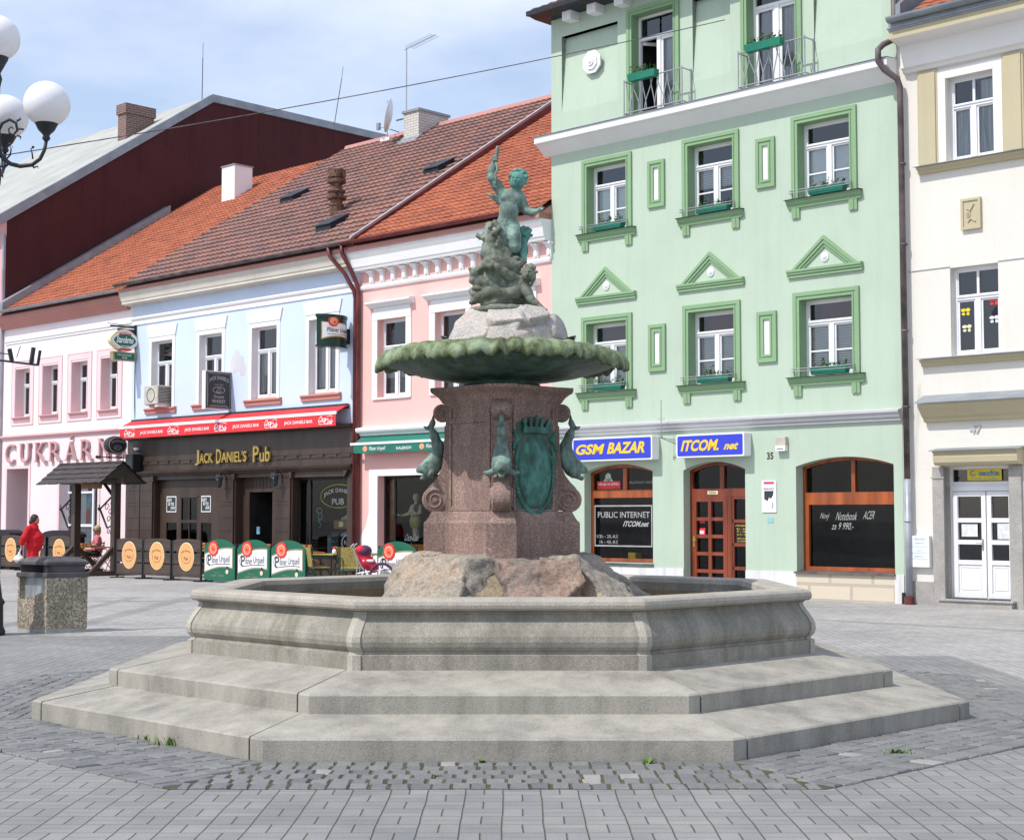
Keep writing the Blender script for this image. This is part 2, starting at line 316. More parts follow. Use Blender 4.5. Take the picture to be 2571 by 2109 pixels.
    def ring(s, c, rx, rz, w, y0, y1, n=32, a0=0, a1=360):
        P = []; k = n if a1 - a0 >= 360 else n + 1
        for i in range(k):
            a = R(a0 + (a1 - a0) * i / n); ca, sa = math.cos(a), math.sin(a)
            P.append([(c[0] + rx * ca, y0, c[1] + rz * sa), (c[0] + (rx - w) * ca, y0, c[1] + (rz - w) * sa), (c[0] + (rx - w) * ca, y1, c[1] + (rz - w) * sa), (c[0] + rx * ca, y1, c[1] + rz * sa)])
        if k == n: P.append(P[0])
        return s.loft(P, cap=(k != n))
    def text(s, t, x0, x1, z0, z1, y, bold=0., shear=0., arc=0., depth=0.):
        v, f, a, b, c, d = textdata(t, bold); w = max(b - a, 1e-6); h = max(d - c, 1e-6); out = []
        for px, pz in v:
            q = (px - a) / w; r_ = (pz - c) / h
            X = x0 + (x1 - x0 - shear) * q + shear * r_; Zz = z0 + (z1 - z0) * r_ + arc * (1 - (2 * q - 1) ** 2)
            out.append((X, y, Zz))
        if depth:
            n = len(out); back = [(p[0], p[1] + depth, p[2]) for p in out]; from collections import Counter
            ed = Counter(); di = {}
            for q in f:
                for i in range(len(q)):
                    e = (q[i], q[(i + 1) % len(q)]); ed[tuple(sorted(e))] += 1; di[tuple(sorted(e))] = e
            sides = [(di[e][1], di[e][0], di[e][0] + n, di[e][1] + n) for e in ed if ed[e] == 1]
            return s.add(out + back, list(f) + sides)
        return s.add(out, f)
    def build(s, name, m, parent=None, org=None, frame='F', smooth=False, bevel=0, label=None, cat=None, group=None, kind=None, rz=0, noshift=False):
        me = bpy.data.meshes.new(name)
        if parent is not None: o_ = ORG[parent.name]
        else: o_ = org or (0, 0, 0)
        vs = s.v if noshift else [(p[0] - o_[0], p[1] - o_[1], p[2] - o_[2]) for p in s.v]
        me.from_pydata(vs, [], s.f); me.materials.append(MATS[m] if isinstance(m, str) else m)
        if s.uv: 
            l = me.uv_layers.new(name='UVMap')
            flat = [c for f in s.f for i in f for c in s.uv[i]]; l.data.foreach_set('uv', flat)
        if smooth: me.polygons.foreach_set('use_smooth', [True] * len(me.polygons))
        me.update(); o = bpy.data.objects.new(name, me); COL.objects.link(o)
        if parent is not None: o.parent = parent; ORG[o.name] = o_
        else:
            o.matrix_world = (FM if frame == 'F' else Matrix.Identity(4)) @ Matrix.Translation(Vector(o_)) @ Matrix.Rotation(rz, 4, 'Z'); ORG[o.name] = o_
        if bevel:
            b = o.modifiers.new('bevel', 'BEVEL'); b.width = bevel; b.segments = 2; b.limit_method = 'ANGLE'; b.angle_limit = R(40)
        return setp(o, label, cat, group, kind)
def kids(o): return [c for c in bpy.data.objects if c.parent == o]
def copy_tree(o, parent=None, group=None):
    c = o.copy(); COL.objects.link(c); c.parent = parent; ORG[c.name] = ORG.get(o.name, (0, 0, 0))
    for ch in kids(o): copy_tree(ch, c)
    return c
def put(c, org, frame='F', rz=0, sc=1):
    c.matrix_world = (FM if frame == 'F' else Matrix.Identity(4)) @ Matrix.Translation(Vector(org)) @ Matrix.Rotation(rz, 4, 'Z') @ Matrix.Scale(sc, 4)

# --- implicit surfaces: smooth unions of capsules and ellipsoids turned into one continuous mesh
_lat = rng.random((24, 24, 24))
def vnoise(X, Y, Zz, sc):
    x, y, z = X * sc + 7.3, Y * sc + 3.1, Zz * sc + 11.7
    xi, yi, zi = np.floor(x).astype(int), np.floor(y).astype(int), np.floor(z).astype(int); u, v, w = x - xi, y - yi, z - zi
    u, v, w = u * u * (3 - 2 * u), v * v * (3 - 2 * v), w * w * (3 - 2 * w)
    L = lambda a, b, c: _lat[(xi + a) % 24, (yi + b) % 24, (zi + c) % 24]
    return ((L(0, 0, 0) * (1 - u) + L(1, 0, 0) * u) * (1 - v) + (L(0, 1, 0) * (1 - u) + L(1, 1, 0) * u) * v) * (1 - w) + ((L(0, 0, 1) * (1 - u) + L(1, 0, 1) * u) * (1 - v) + (L(0, 1, 1) * (1 - u) + L(1, 1, 1) * u) * v) * w - .5
class SDF:
    def __init__(s, lo, hi, h):
        s.lo = np.array(lo, float); s.h = h; n = np.ceil((np.array(hi) - s.lo) / h).astype(int) + 1; s.F = np.full(n, .3)
        s.ax = [s.lo[i] + h * np.arange(n[i]) for i in range(3)]
    def win(s, lo, hi, pad):
        sl = []
        for i in range(3):
            a = int(max(0, math.floor((lo[i] - pad - s.lo[i]) / s.h))); b = int(min(len(s.ax[i]), math.ceil((hi[i] + pad - s.lo[i]) / s.h) + 1)); sl.append(slice(a, max(a + 1, b)))
        return tuple(sl), np.meshgrid(*[s.ax[i][sl[i]] for i in range(3)], indexing='ij', sparse=False)
    def comb(s, sl, d, k, sub=False):
        A = s.F[sl]
        if sub:
            d = -d; h = np.maximum(k - np.abs(A - d), 0) / max(k, 1e-6); s.F[sl] = np.maximum(A, d) + h * h * k * .25
        else:
            h = np.maximum(k - np.abs(A - d), 0) / max(k, 1e-6); s.F[sl] = np.minimum(A, d) - h * h * k * .25
    def cap(s, a, b, ra, rb=None, k=.02, sub=False):
        a = np.array(a, float); b = np.array(b, float); rb = ra if rb is None else rb
        sl, (X, Y, Zz) = s.win(np.minimum(a, b), np.maximum(a, b), max(ra, rb) + k + s.h * 3)
        d = b - a; L = max((d ** 2).sum(), 1e-9); t = np.clip(((X - a[0]) * d[0] + (Y - a[1]) * d[1] + (Zz - a[2]) * d[2]) / L, 0, 1)
        D = np.sqrt((X - a[0] - t * d[0]) ** 2 + (Y - a[1] - t * d[1]) ** 2 + (Zz - a[2] - t * d[2]) ** 2) - (ra + (rb - ra) * t)
        s.comb(sl, D, k, sub); return s
    def chain(s, pts, rs, k=.02):
        for i in range(len(pts) - 1): s.cap(pts[i], pts[i + 1], rs[i], rs[i + 1], k)
        return s
    def ell(s, c, r, k=.02, rot=None, sub=False):
        m = max(r); sl, (X, Y, Zz) = s.win(np.array(c) - m, np.array(c) + m, k + s.h * 3)
        P = [X - c[0], Y - c[1], Zz - c[2]]
        if rot is not None:
            Mx = np.array(Matrix.Rotation(rot[1], 3, rot[0]).transposed()); P = [sum(Mx[i][j] * P[j] for j in range(3)) for i in range(3)]
        k0 = np.sqrt(sum((P[i] / r[i]) ** 2 for i in range(3))); k1 = np.sqrt(sum((P[i] / r[i] ** 2) ** 2 for i in range(3))) + 1e-9
        s.comb(sl, k0 * (k0 - 1) / k1, k, sub); return s
    def poly(s, c, planes, rnd=.02, nz=.03, nsc=5., k=.01):
        R_ = max(p[1] for p in planes) * 1.9; sl, (X, Y, Zz) = s.win(np.array(c) - R_, np.array(c) + R_, 0)
        D = None
        for n, dd in planes:
            n = np.array(n, float); n /= np.linalg.norm(n); e = (X - c[0]) * n[0] + (Y - c[1]) * n[1] + (Zz - c[2]) * n[2] - dd
            if D is None: D = e
            else: h = np.maximum(rnd - np.abs(D - e), 0) / rnd; D = np.maximum(D, e) + h * h * rnd * .25
        D = D + nz * vnoise(X, Y, Zz, nsc) + nz * .5 * vnoise(X, Y, Zz, nsc * 2.3) + nz * .25 * vnoise(X, Y, Zz, nsc * 5.1)
        s.comb(sl, D, k); return s
    def rough(s, amp, sc):
        X, Y, Zz = np.meshgrid(*s.ax, indexing='ij'); s.F = s.F + amp * vnoise(X, Y, Zz, sc); return s
    def mesh(s):
        F = s.F; I = F < 0; n = F.shape
        base = np.stack(np.meshgrid(*[np.arange(k - 1) for k in n], indexing='ij'), -1).astype(float)
        acc = np.zeros(base.shape); cnt = np.zeros(base.shape[:3])
        C = [(i, j, k) for i in (0, 1) for j in (0, 1) for k in (0, 1)]
        sub = lambda A, c: A[c[0]:n[0] - 1 + c[0], c[1]:n[1] - 1 + c[1], c[2]:n[2] - 1 + c[2]]
        for c in C:
            for ax in range(3):
                if c[ax] == 0:
                    d = list(c); d[ax] = 1; a, b = sub(F, c), sub(F, d); x = (a < 0) != (b < 0)
                    t = np.where(x, a / np.where(np.abs(a - b) < 1e-12, 1, a - b), 0)
                    for q in range(3): acc[..., q] += np.where(x, c[q] + (t if q == ax else 0), 0)
                    cnt += x
        has = cnt > 0; idx = -np.ones(has.shape, int); idx[has] = np.arange(has.sum())
        V = (base[has] + acc[has] / cnt[has][:, None]) * s.h + s.lo
        fs = []
        for ax in range(3):
            o1, o2 = [(1, 2), (2, 0), (0, 1)][ax]
            sa = [slice(None)] * 3; sb = [slice(None)] * 3; sa[ax] = slice(0, -1); sb[ax] = slice(1, None)
            A, B = I[tuple(sa)], I[tuple(sb)]; P = np.argwhere(A != B)
            P = P[(P[:, o1] > 0) & (P[:, o2] > 0) & (P[:, o1] < n[o1] - 1) & (P[:, o2] < n[o2] - 1)]
            if not len(P): continue
            e1 = np.zeros(3, int); e1[o1] = 1; e2 = np.zeros(3, int); e2[o2] = 1
            q = [idx[tuple(Q.T)] for Q in (P - e1 - e2, P - e2, P, P - e1)]
            ins = A[tuple(P.T)]; quad = np.stack(q, 1); quad = np.where(ins[:, None], quad, quad[:, ::-1]); fs.append(quad)
        fs = np.concatenate(fs); fs = fs[(fs >= 0).all(1)]
        mb = MB(); mb.v = [tuple(p) for p in V.tolist()]; mb.f = [tuple(p) for p in fs.tolist()]; return mb

# ------------------------------------------------------------------ GROUND
def ground_material():
    m, g, b = newmat('pavement')
    co = g.n('ShaderNodeTexCoord').outputs['Object']; sp = g.n('ShaderNodeSeparateXYZ'); g.l(co, sp.inputs[0]); X, Y = sp.outputs[0], sp.outputs[1]
    dx = g.noise(co, 1.3, 2); X2 = g.m('ADD', X, g.m('MULTIPLY', g.m('SUBTRACT', dx, .5), .03))
    T = .218; ux = g.m('DIVIDE', g.m('ADD', X2, .05), T); uy = g.m('DIVIDE', Y, T); cx, cy = g.m('FLOOR', ux), g.m('FLOOR', uy); fx, fy = g.m('FRACT', ux), g.m('FRACT', uy)
    # pairs of columns share long joints; squares alternate
    chk = g.m('FLOORED_MODULO', g.m('ADD', cx, cy), 2.)
    def near(f, w): return g.m('LESS_THAN', g.m('ABSOLUTE', f), w)
    bx = g.m('MINIMUM', fx, g.m('SUBTRACT', 1., fx)); by = g.m('MINIMUM', fy, g.m('SUBTRACT', 1., fy))
    hx = g.m('ABSOLUTE', g.m('SUBTRACT', fx, .5)); hy = g.m('ABSOLUTE', g.m('SUBTRACT', fy, .5))
    ss = lambda v, w: g.m('SUBTRACT', 1., g.m('MINIMUM', g.m('DIVIDE', v, w), 1.))
    col = ss(bx, .028); row = g.m('MULTIPLY', ss(by, .04), .6)
    mid = g.m('ADD', g.m('MULTIPLY', g.m('SUBTRACT', 1., chk), g.m('MULTIPLY', ss(hy, .04), .55)), g.m('MULTIPLY', chk, ss(hx, .03)))
    J = g.m('MINIMUM', g.m('MAXIMUM', g.m('MAXIMUM', col, row), mid), 1.)
    brick = g.n('ShaderNodeCombineXYZ'); half = g.m('FLOOR', g.m('MULTIPLY', g.m('ADD', g.m('MULTIPLY', chk, fx), g.m('MULTIPLY', g.m('SUBTRACT', 1., chk), fy)), 2.))
    g.l(cx, brick.inputs[0]); g.l(cy, brick.inputs[1]); g.l(half, brick.inputs[2])
    wz = g.n('ShaderNodeTexWhiteNoise', noise_dimensions='3D'); g.l(brick.outputs[0], wz.inputs['Vector'])
    big = g.noise(co, .35, 5, .6); med = g.noise(co, 2.2, 5, .6)
    dark = g.ramp(med, [(.3, (.222, .222, .220, 1)), (.65, (.268, .265, .258, 1))]); light = g.ramp(med, [(.3, (.335, .325, .315, 1)), (.65, (.385, .375, .36, 1))])
    lt = lambda a, v: g.m('LESS_THAN', a, v)
    z1 = g.m('MULTIPLY', lt(X, 5.05), lt(Y, 18.2)); z2 = g.m('MULTIPLY', lt(X, -1.), lt(Y, 21.2)); near_l = g.m('GREATER_THAN', Y, 7.83)
    zone = g.m('MULTIPLY', g.m('MAXIMUM', z1, z2), near_l)
    # narrow dark courses laid in the far paving
    c44, s44 = math.cos(R(44)), math.sin(R(44))
    ly = g.m('ADD', g.m('MULTIPLY', g.m('SUBTRACT', X, P0.x), s44), g.m('MULTIPLY', g.m('SUBTRACT', Y, P0.y), c44))
    lw = g.m('MULTIPLY', near(g.m('ADD', ly, 4.85), .19), g.m('GREATER_THAN', X, 1.5))
    b1 = g.m('MAXIMUM', near(g.m('ADD', X, 6.38), .17), near(g.m('ADD', X, 7.45), .14)); b1 = g.m('MULTIPLY', b1, g.m('MULTIPLY', g.m('GREATER_THAN', Y, 21.2), lt(Y, 31.3)))
    b2 = near(g.m('SUBTRACT', Y, 29.8), .25)
    zone = g.m('MAXIMUM', zone, g.m('MULTIPLY', g.m('MAXIMUM', g.m('MAXIMUM', lw, b1), g.m('MULTIPLY', b2, lt(X, -2.))), .75))
    base = g.mix(zone, light, dark)
    base = g.mix(1., base, g.ramp(wz.outputs['Value'], [(0., (.88, .89, .90, 1)), (1., (1.07, 1.06, 1.05, 1))]), 'MULTIPLY')
    base = g.mix(1., base, g.ramp(big, [(.3, (.80, .81, .82, 1)), (.65, (1.10, 1.09, 1.08, 1))]), 'MULTIPLY')
    base = g.mix(1., base, g.ramp(g.noise(co, 90., 3, .7), [(.3, (.82, .82, .82, 1)), (.7, (1.1, 1.1, 1.1, 1))]), 'MULTIPLY')
    spots = g.ramp(g.noise(co, 3.4, 8, .8), [(.66, (0, 0, 0, 1)), (.72, (.35,) * 3 + (1,))]); base = g.mix(spots, base, (.13, .13, .13))
    jc = g.ramp(g.noise(co, 5., 4, .7), [(.42, (.085, .08, .06, 1)), (.62, (.10, .13, .035, 1))])
    fade = g.m('DIVIDE', 1., g.m('ADD', 1., g.m('POWER', g.m('DIVIDE', Y, 17.), 3.)))
    base = g.mix(g.m('MULTIPLY', g.m('MULTIPLY', J, .88), g.m('MAXIMUM', fade, .35)), base, jc)
    g.l(base, b.inputs['Base Color']); b.inputs['Roughness'].default_value = .86; b.inputs['Specular IOR Level'].default_value = .3
    bn = g.n('ShaderNodeBump'); bn.inputs['Strength'].default_value = .8; bn.inputs['Distance'].default_value = .012
    hgt = g.m('SUBTRACT', g.m('ADD', g.m('MULTIPLY', g.noise(co, 60., 3, .6), .12), g.m('MULTIPLY', wz.outputs['Value'], .18)), J)
    g.l(hgt, bn.inputs['Height']); g.l(bn.outputs[0], b.inputs['Normal'])
    return m
ground_material()
MB().add([(-400, -200, 0), (400, -200, 0), (400, 600, 0), (-400, 600, 0)], [(0, 1, 2, 3)]).build('ground', 'pavement', frame='W', kind='structure')
FC = Vector((-.09, 14.0, 0))                                     # fountain centre
def octa(a, z=0, n=8):                                          # regular octagon, flat side to the camera
    r = a / math.cos(math.pi / 8); return [(r * math.cos(math.pi / 8 + i * math.pi / 4), r * math.sin(math.pi / 8 + i * math.pi / 4)) for i in range(8)]
mat('bed', (.085, .095, .04), .95, 0, .35, 5, col2=(.05, .042, .03), bump=1., bscale=40)
mb = MB(); mb.add([(FC.x + x, FC.y + y, .004) for x, y in octa(4.675)], [tuple(range(8))]); mb.build('sett_bed', 'bed', frame='W', kind='structure')
def setts():
    m, g, b = newmat('sett_stone')
    at = g.n('ShaderNodeAttribute'); at.attribute_name = 'tone'
    co = g.n('ShaderNodeTexCoord').outputs['Object']
    o = g.ramp(at.outputs['Fac'], [(0, (.125, .128, .128, 1)), (.35, (.158, .16, .158, 1)), (.8, (.192, .192, .186, 1)), (.985, (.20, .20, .20, 1)), (1., (.30, .28, .26, 1))])
    o = g.mix(1., o, g.ramp(g.noise(co, 30, 4, .7), [(.3, (.8, .8, .8, 1)), (.7, (1.12, 1.12, 1.12, 1))]), 'MULTIPLY')
    g.l(o, b.inputs['Base Color']); b.inputs['Roughness'].default_value = .7
    bn = g.n('ShaderNodeBump'); bn.inputs['Strength'].default_value = .5; bn.inputs['Distance'].default_value = .01; g.l(g.noise(co, 35, 3), bn.inputs['Height']); g.l(bn.outputs[0], b.inputs['Normal'])
    mb = MB(); tones = []
    for side in range(8):
        a = side * math.pi / 4; ca, sa = math.cos(a), math.sin(a)
        r = 3.70; row = 0
        while r < 4.60:
            dr = .165 if side == 6 else random.uniform(.115, .15)
            if 4.69 - r - dr < .08: dr = 4.69 - r
            half = (r) * math.tan(math.pi / 8); t = -half - random.uniform(0, .08)
            w = .117
            while t < half + .02:
                ww = w * random.uniform(.88, 1.12) if side == 6 else random.uniform(.10, .19)
                gp = .009 if side == 6 else .005; t0, t1 = t + gp, t + ww - gp
                rr0, rr1 = r + .003 + random.uniform(-.004, .004), min(r + dr - .004, 4.685) + random.uniform(-.006, .006)
                t0c, t1c = max(t0, -half), min(t1, half + .03)
                if t1c - t0c > .03:
                    z = .013 + random.uniform(-.003, .004); i_ = .006; tl = [random.uniform(-.003, .003) for _ in range(4)]
                    jt = lambda: random.uniform(-.006, .006)
                    q = [(rr0 + jt(), t0c + jt()), (rr1 + jt(), t0c + jt()), (rr1 + jt(), t1c + jt()), (rr0 + jt(), t1c + jt())]
                    cr_, ct = sum(p[0] for p in q) / 4, sum(p[1] for p in q) / 4
                    def wp(p, zz): return (FC.x + p[0] * ca - p[1] * sa, FC.y + p[0] * sa + p[1] * ca, zz)
                    lo = [wp(p, 0) for p in q]; md = [wp(p, z - .007) for p in q]
                    hi = [wp((p[0] + (i_ if p[0] < cr_ else -i_), p[1] + (i_ if p[1] < ct else -i_)), z + tl[k]) for k, p in enumerate(q)]
                    mb.loft([lo, md, hi]); n_ = 10; tones += [random.random() * .9 if random.random() < .985 else 1.] * n_; 
                    tones[-n_:] = [tones[-1]] * n_
                t += ww
            r += dr; row += 1
    o = mb.build('sett_paving', 'sett_stone', frame='W', kind='structure')
    at = o.data.attributes.new('tone', 'FLOAT', 'FACE'); vals = tones[:len(o.data.polygons)] + [0.5] * max(0, len(o.data.polygons) - len(tones)); at.data.foreach_set('value', vals)
setts()

# ------------------------------------------------------------------ FOUNTAIN (coordinates relative to its centre, z up from the paving)
fountain = thing('fountain', 'octagonal stone fountain with bronze cherubs on a scalloped bowl in the middle of the square', 'fountain', FC, 'W', local=True)
A8 = math.tan(math.pi / 8)
def rot2(x, y, a): return (x * math.cos(a) - y * math.sin(a), x * math.sin(a) + y * math.cos(a))
def step(a_out, a_in, z0, z1, z2, name):
    """eight blocks side by side: vertical riser at a_out, tread rising gently to a_in; blocks wrap slightly round one corner"""
    st = None
    for i in range(8):
        a = i * math.pi / 4 + math.pi / 2                        # local y = outward distance along this rotation
        off = {6: 0}.get(i, 0)
        g_ = .009; ho, hi = a_out * A8, a_in * A8
        # joint sits 0.16 m past the corner on the two side ends of the front block
        k = .15 * a_out / 3.7
        def blk(mb, j):
            aa = j * math.pi / 4 - math.pi / 2
            return aa
        aa = i * math.pi / 4 - math.pi / 2                       # outward direction of this side
        # outline in (tangent, outward)
        wrap = (i % 2 == 0)
        def pt(t, r): 
            x, y = rot2(t, -r, aa + math.pi / 2); return x, y
        # corner points in side frame; neighbours' direction at 45 degrees
        cl_o, cr_o = (-ho, a_out), (ho, a_out); cl_i, cr_i = (-hi, a_in), (hi, a_in)
        dl = (-math.cos(R(45)), -math.sin(R(45)))
        def shift(c, s_, kk): return (c[0] + s_ * math.cos(R(45)) * kk, c[1] - math.sin(R(45)) * kk)
        if wrap:
            out = [shift(cl_o, -1, k - g_), cl_o, cr_o, shift(cr_o, 1, k - g_)]; inn = [shift(cr_i, 1, k * .5), cr_i, cl_i, shift(cl_i, -1, k * .5)]
        else:
            out = [(-ho + k + g_, a_out), (ho - k - g_, a_out)]; inn = [(hi - k * .5 - g_, a_in), (-hi + k * .5 + g_, a_in)]
        rise = lambda c: z1
        b_ = .012
        lo = [(*pt(*c), z0) for c in out] + [(*pt(*c), z0) for c in inn]
        jit = random.uniform(-.004, .004)
        md = [(*pt(*c), z1 - b_ + jit) for c in out] + [(*pt(*c), z2 + jit - .01) for c in inn]
        sh = lambda c: (c[0] * (1 - b_ / a_out), c[1] - b_)
        hi_ = [(*pt(*sh(c)), z1 + jit) for c in out] + [(*pt(*c), z2 + jit) for c in inn]
        mb = MB(); mb.loft([lo, md, hi_])
        if st is None: st = mb
        else: st.add(mb.v, mb.f)
    return st.build(name, 'step_stone', fountain)
s1 = step(3.694, 3.10, -.05, .156, .256, 'step'); s2 = step(3.148, 2.55, .17, .38, .488, 'step')
# basin wall: moulded profile as (apothem offset, z)
AP = 2.562
prof = [(0, .44), (0, .595), (-.025, .60), (-.03, .618), (-.016, .63), (.002, .655), (.010, .69), (.006, .73), (-.015, .775), (-.045, .82), (-.075, .86), (-.088, .89), (-.075, .905), (-.055, .91)]
inner = [(-.30, .93), (-.30, .5)]
def orow(ap, z): 
    r = ap / math.cos(math.pi / 8); return [(r * math.cos(math.pi / 8 + i * math.pi / 4), r * math.sin(math.pi / 8 + i * math.pi / 4), z) for i in range(8)]
MB().loft([orow(AP + a, z) for a, z in prof + inner], cap=False).build('basin_wall', 'basin_stone', fountain)
rim = [(-.30, .91), (-.075, .91), (-.032, .915), (-.012, .932), (-.008, .955), (-.015, .98), (-.035, .998), (-.07, 1.004), (-.26, 1.004), (-.30, .99), (-.312, .95), (-.30, .91)]
MB().loft([orow(AP + a, z) for a, z in rim], cap=False).build('basin_rim', 'rim_stone', fountain)
# ribs of lighter stone on the eight corners
rr = [(a + .009, z) for a, z in prof[:-1]]
for i in range(8):
    an = math.pi / 8 + i * math.pi / 4; w = .060; ribs = MB()
    rings = []
    for a, z in rr:
        rad = (AP + a) / math.cos(math.pi / 8)
        c = (rad * math.cos(an), rad * math.sin(an)); pts = []
        for s_ in (-1, 1):
            d = an + s_ * (math.pi / 2 + math.pi / 8)
            pts.append((c[0] + w * math.cos(d), c[1] + w * math.sin(d)))
        back = ((rad - .12) * math.cos(an), (rad - .12) * math.sin(an))
        rings.append([(*pts[0], z), (*c, z), (*pts[1], z), (*back, z)][::-1])
    ribs.loft(rings); ribs.build('corner_rib', 'rib_stone', fountain)
mat('stained_wall', (.30, .20, .10), .8, 0, .35, 3, col2=(.16, .12, .07), rscale=(1, 1, .4))
MB().loft([orow(AP - .303, .52), orow(AP - .303, .875)], cap=False).build('stained_lining', 'stained_wall', fountain)
w_ = MB(); w_.add([(x, y, .62) for x, y in octa(AP - .29)], [tuple(range(8))]); w_.build('pool_water', 'water', fountain)

# rough rocks under the pedestal
def boulder(c, half, ang, tilt, seed, name, m, h=.019, nz=.09, clip=None):
    r_ = random.Random(seed); ca, sa = math.cos(ang), math.sin(ang)
    O = Vector((ca * math.cos(tilt), sa * math.cos(tilt), math.sin(tilt))); T = Vector((-sa, ca, 0)); U = O.cross(T)
    pl = []
    for vec, dd in ((O, half[1]), (-O, half[1]), (T, half[0]), (-T, half[0]), (U, half[2]), (-U, half[2])):
        v = Vector(vec) + Vector([r_.uniform(-.22, .22) for _ in range(3)]); pl.append((tuple(v), dd * r_.uniform(.85, 1.08)))
    for _ in range(7):
        v = Vector([r_.uniform(-1, 1) for _ in range(3)]).normalized(); dd = sum(abs(v.dot(q)) * hh for q, hh in ((O, half[1]), (T, half[0]), (U, half[2])))
        pl.append((tuple(v), dd * r_.uniform(.62, .85)))
    m_ = max(half) * 1.5
    g = SDF((c[0] - m_, c[1] - m_, c[2] - m_), (c[0] + m_, c[1] + m_, c[2] + m_), h); g.poly(c, pl, .015, nz, 3.5)
    if clip:
        X_, Y_, Z_ = np.meshgrid(*g.ax, indexing='ij'); g.F = np.maximum(g.F, Z_ - clip + .05 * vnoise(X_, Y_, Z_, 5.)) + .03 * np.abs(vnoise(X_, Y_, Z_, 7.)) + .018 * vnoise(X_, Y_, Z_, 21.)
    return g.mesh().build(name, m, fountain, smooth=False)
RC = (.055, 0.0)
core = SDF((-1.3, -1.3, .5), (1.4, 1.3, 1.4), .03); core.ell((RC[0], 0, .72), (1.04, 1.0, .60), .02)
X_, Y_, Z_ = np.meshgrid(*core.ax, indexing='ij'); core.F = np.maximum(core.F, Z_ - 1.255) + .07 * vnoise(X_, Y_, Z_, 6.) + .04 * vnoise(X_, Y_, Z_, 13.)
core.mesh().build('rubble_core', 'mortar', fountain)
bl = [(-170, .80, .92, (.34, .24, .40), 40, 'rock'), (-127, .75, .93, (.44, .27, .42), 42, 'rock'), (-74, .77, .92, (.36, .27, .42), 44, 'rock_red'), (-27, .79, .90, (.44, .27, .44), 44, 'rock'),
      (22, .80, .90, (.40, .26, .40), 42, 'rock'), (72, .76, .90, (.42, .26, .40), 40, 'rock_red'), (125, .76, .90, (.42, .26, .40), 40, 'rock')]
for k, (dg, rad, z, hf, tl, m_) in enumerate(bl):
    a = R(dg); boulder((RC[0] + rad * math.cos(a), rad * math.sin(a), z), hf, a, R(tl), 30 + k, 'boulder', m_, clip=1.285 - .02 * (k % 3))

# pedestal: square core turned 45 degrees with four corner buttresses
def cross(a, r, h, z):
    q = a * math.sqrt(2); out = []
    for k in range(4):
        an = k * math.pi / 2
        for p in [(-h, -r), (h, -r), (h, h - q), (q - h, -h)]:
            x, y = rot2(p[0], p[1], an); out.append((x, y, z))
    return out
ped = MB()
lv = [(.445, .69, .128, 1.22), (.445, .69, .128, 1.54), (.44, .683, .124, 1.552), (.43, .665, .12, 1.565), (.425, .65, .115, 1.59), (.415, .632, .112, 1.62), (.405, .62, .108, 1.645)]
ped.loft([cross(a, r, h, z) for a, r, h, z in lv]); ped.build('pedestal_base', 'red_granite', fountain)
ped = MB(); lv = [(.395, .50, .088, 1.63), (.392, .50, .088, 2.56), (.41, .52, .092, 2.60), (.42, .535, .095, 2.62)]
ped.loft([cross(a, r, h, z) for a, r, h, z in lv])
for k in range(4):                                              # raised border round each main face
    an = k * math.pi / 2 + math.pi / 4; 
    hw = .23; dpt = .392
    def bx(t0, t1, z0, z1, o=.014):
        c = []
        for z in (z0, z1):
            for t, r in ((t0, dpt - .01), (t1, dpt - .01), (t1, dpt + o), (t0, dpt + o)): c.append((*rot2(t, -r, an), z))
        ped.add(c, [(0, 1, 2, 3), (7, 6, 5, 4), (0, 4, 5, 1), (1, 5, 6, 2), (2, 6, 7, 3), (3, 7, 4, 0)])
    bx(-hw - .03, -hw, 1.65, 2.55); bx(hw, hw + .03, 1.65, 2.55); bx(-hw, hw, 1.65, 1.69); bx(-hw, hw, 2.42, 2.46)
pedestal = ped.build('pedestal', 'red_granite', fountain)
cor = MB(); lv = [(.42, .535, .095, 2.612), (.43, .55, .10, 2.635), (.445, .57, .11, 2.66), (.475, .60, .12, 2.685), (.495, .625, .13, 2.70), (.50, .635, .135, 2.705), (.50, .635, .135, 2.735), (.36, .46, .12, 2.745)]
cor.loft([cross(a, r, h, z) for a, r, h, z in lv]); cor.build('cornice', 'red_granite', fountain)
for k in range(4):                                              # scroll buttresses
    an = k * math.pi / 2; w = .085; s_ = MB()
    pr = [(.46, 1.65), (.62, 1.65), (.695, 1.75), (.69, 1.80), (.655, 1.855), (.61, 1.90), (.565, 1.96), (.53, 2.05), (.515, 2.2), (.51, 2.40), (.46, 2.42)]
    s_.profile([(-r, z) for r, z in pr], -w * .82, w * .82)
    for (r, z, rad, ww) in ((.595, 1.748, .114, w), (.535, 2.518, .078, w * .95)):
        n = 28; s_.loft([[(x, -r + rad * q * math.cos(2 * math.pi * i / n), z + rad * q * math.sin(2 * math.pi * i / n)) for i in range(n)] for x, q in ((-ww, .86), (-ww + .012, 1), (ww - .012, 1), (ww, .86))])
        for sx in (-1, 1):                                       # volute relief: raised spiral and boss
            x0, x1 = sorted((sx * (ww - .002), sx * (ww + .016))); sp = []
            for i in range(40):
                t = i / 39; a_ = t * 2 * math.pi * 1.6 + 1.; q = rad * (.80 - .58 * t); sp.append((sx * (ww + .004), -r + q * math.cos(a_), z + q * math.sin(a_)))
            s_.tube(sp, .0085 * rad / .114 + .002, 6)
            n = 12; s_.loft([[(x, -r + rad * .2 * math.cos(2 * math.pi * i / n), z + rad * .2 * math.sin(2 * math.pi * i / n)) for i in range(n)] for x in ((x0, x1) if sx > 0 else (x0, x1))])
    s_.v = [(*rot2(p[0], p[1], an), p[2]) for p in s_.v]
    s_.build('scroll_buttress', 'red_granite', fountain)
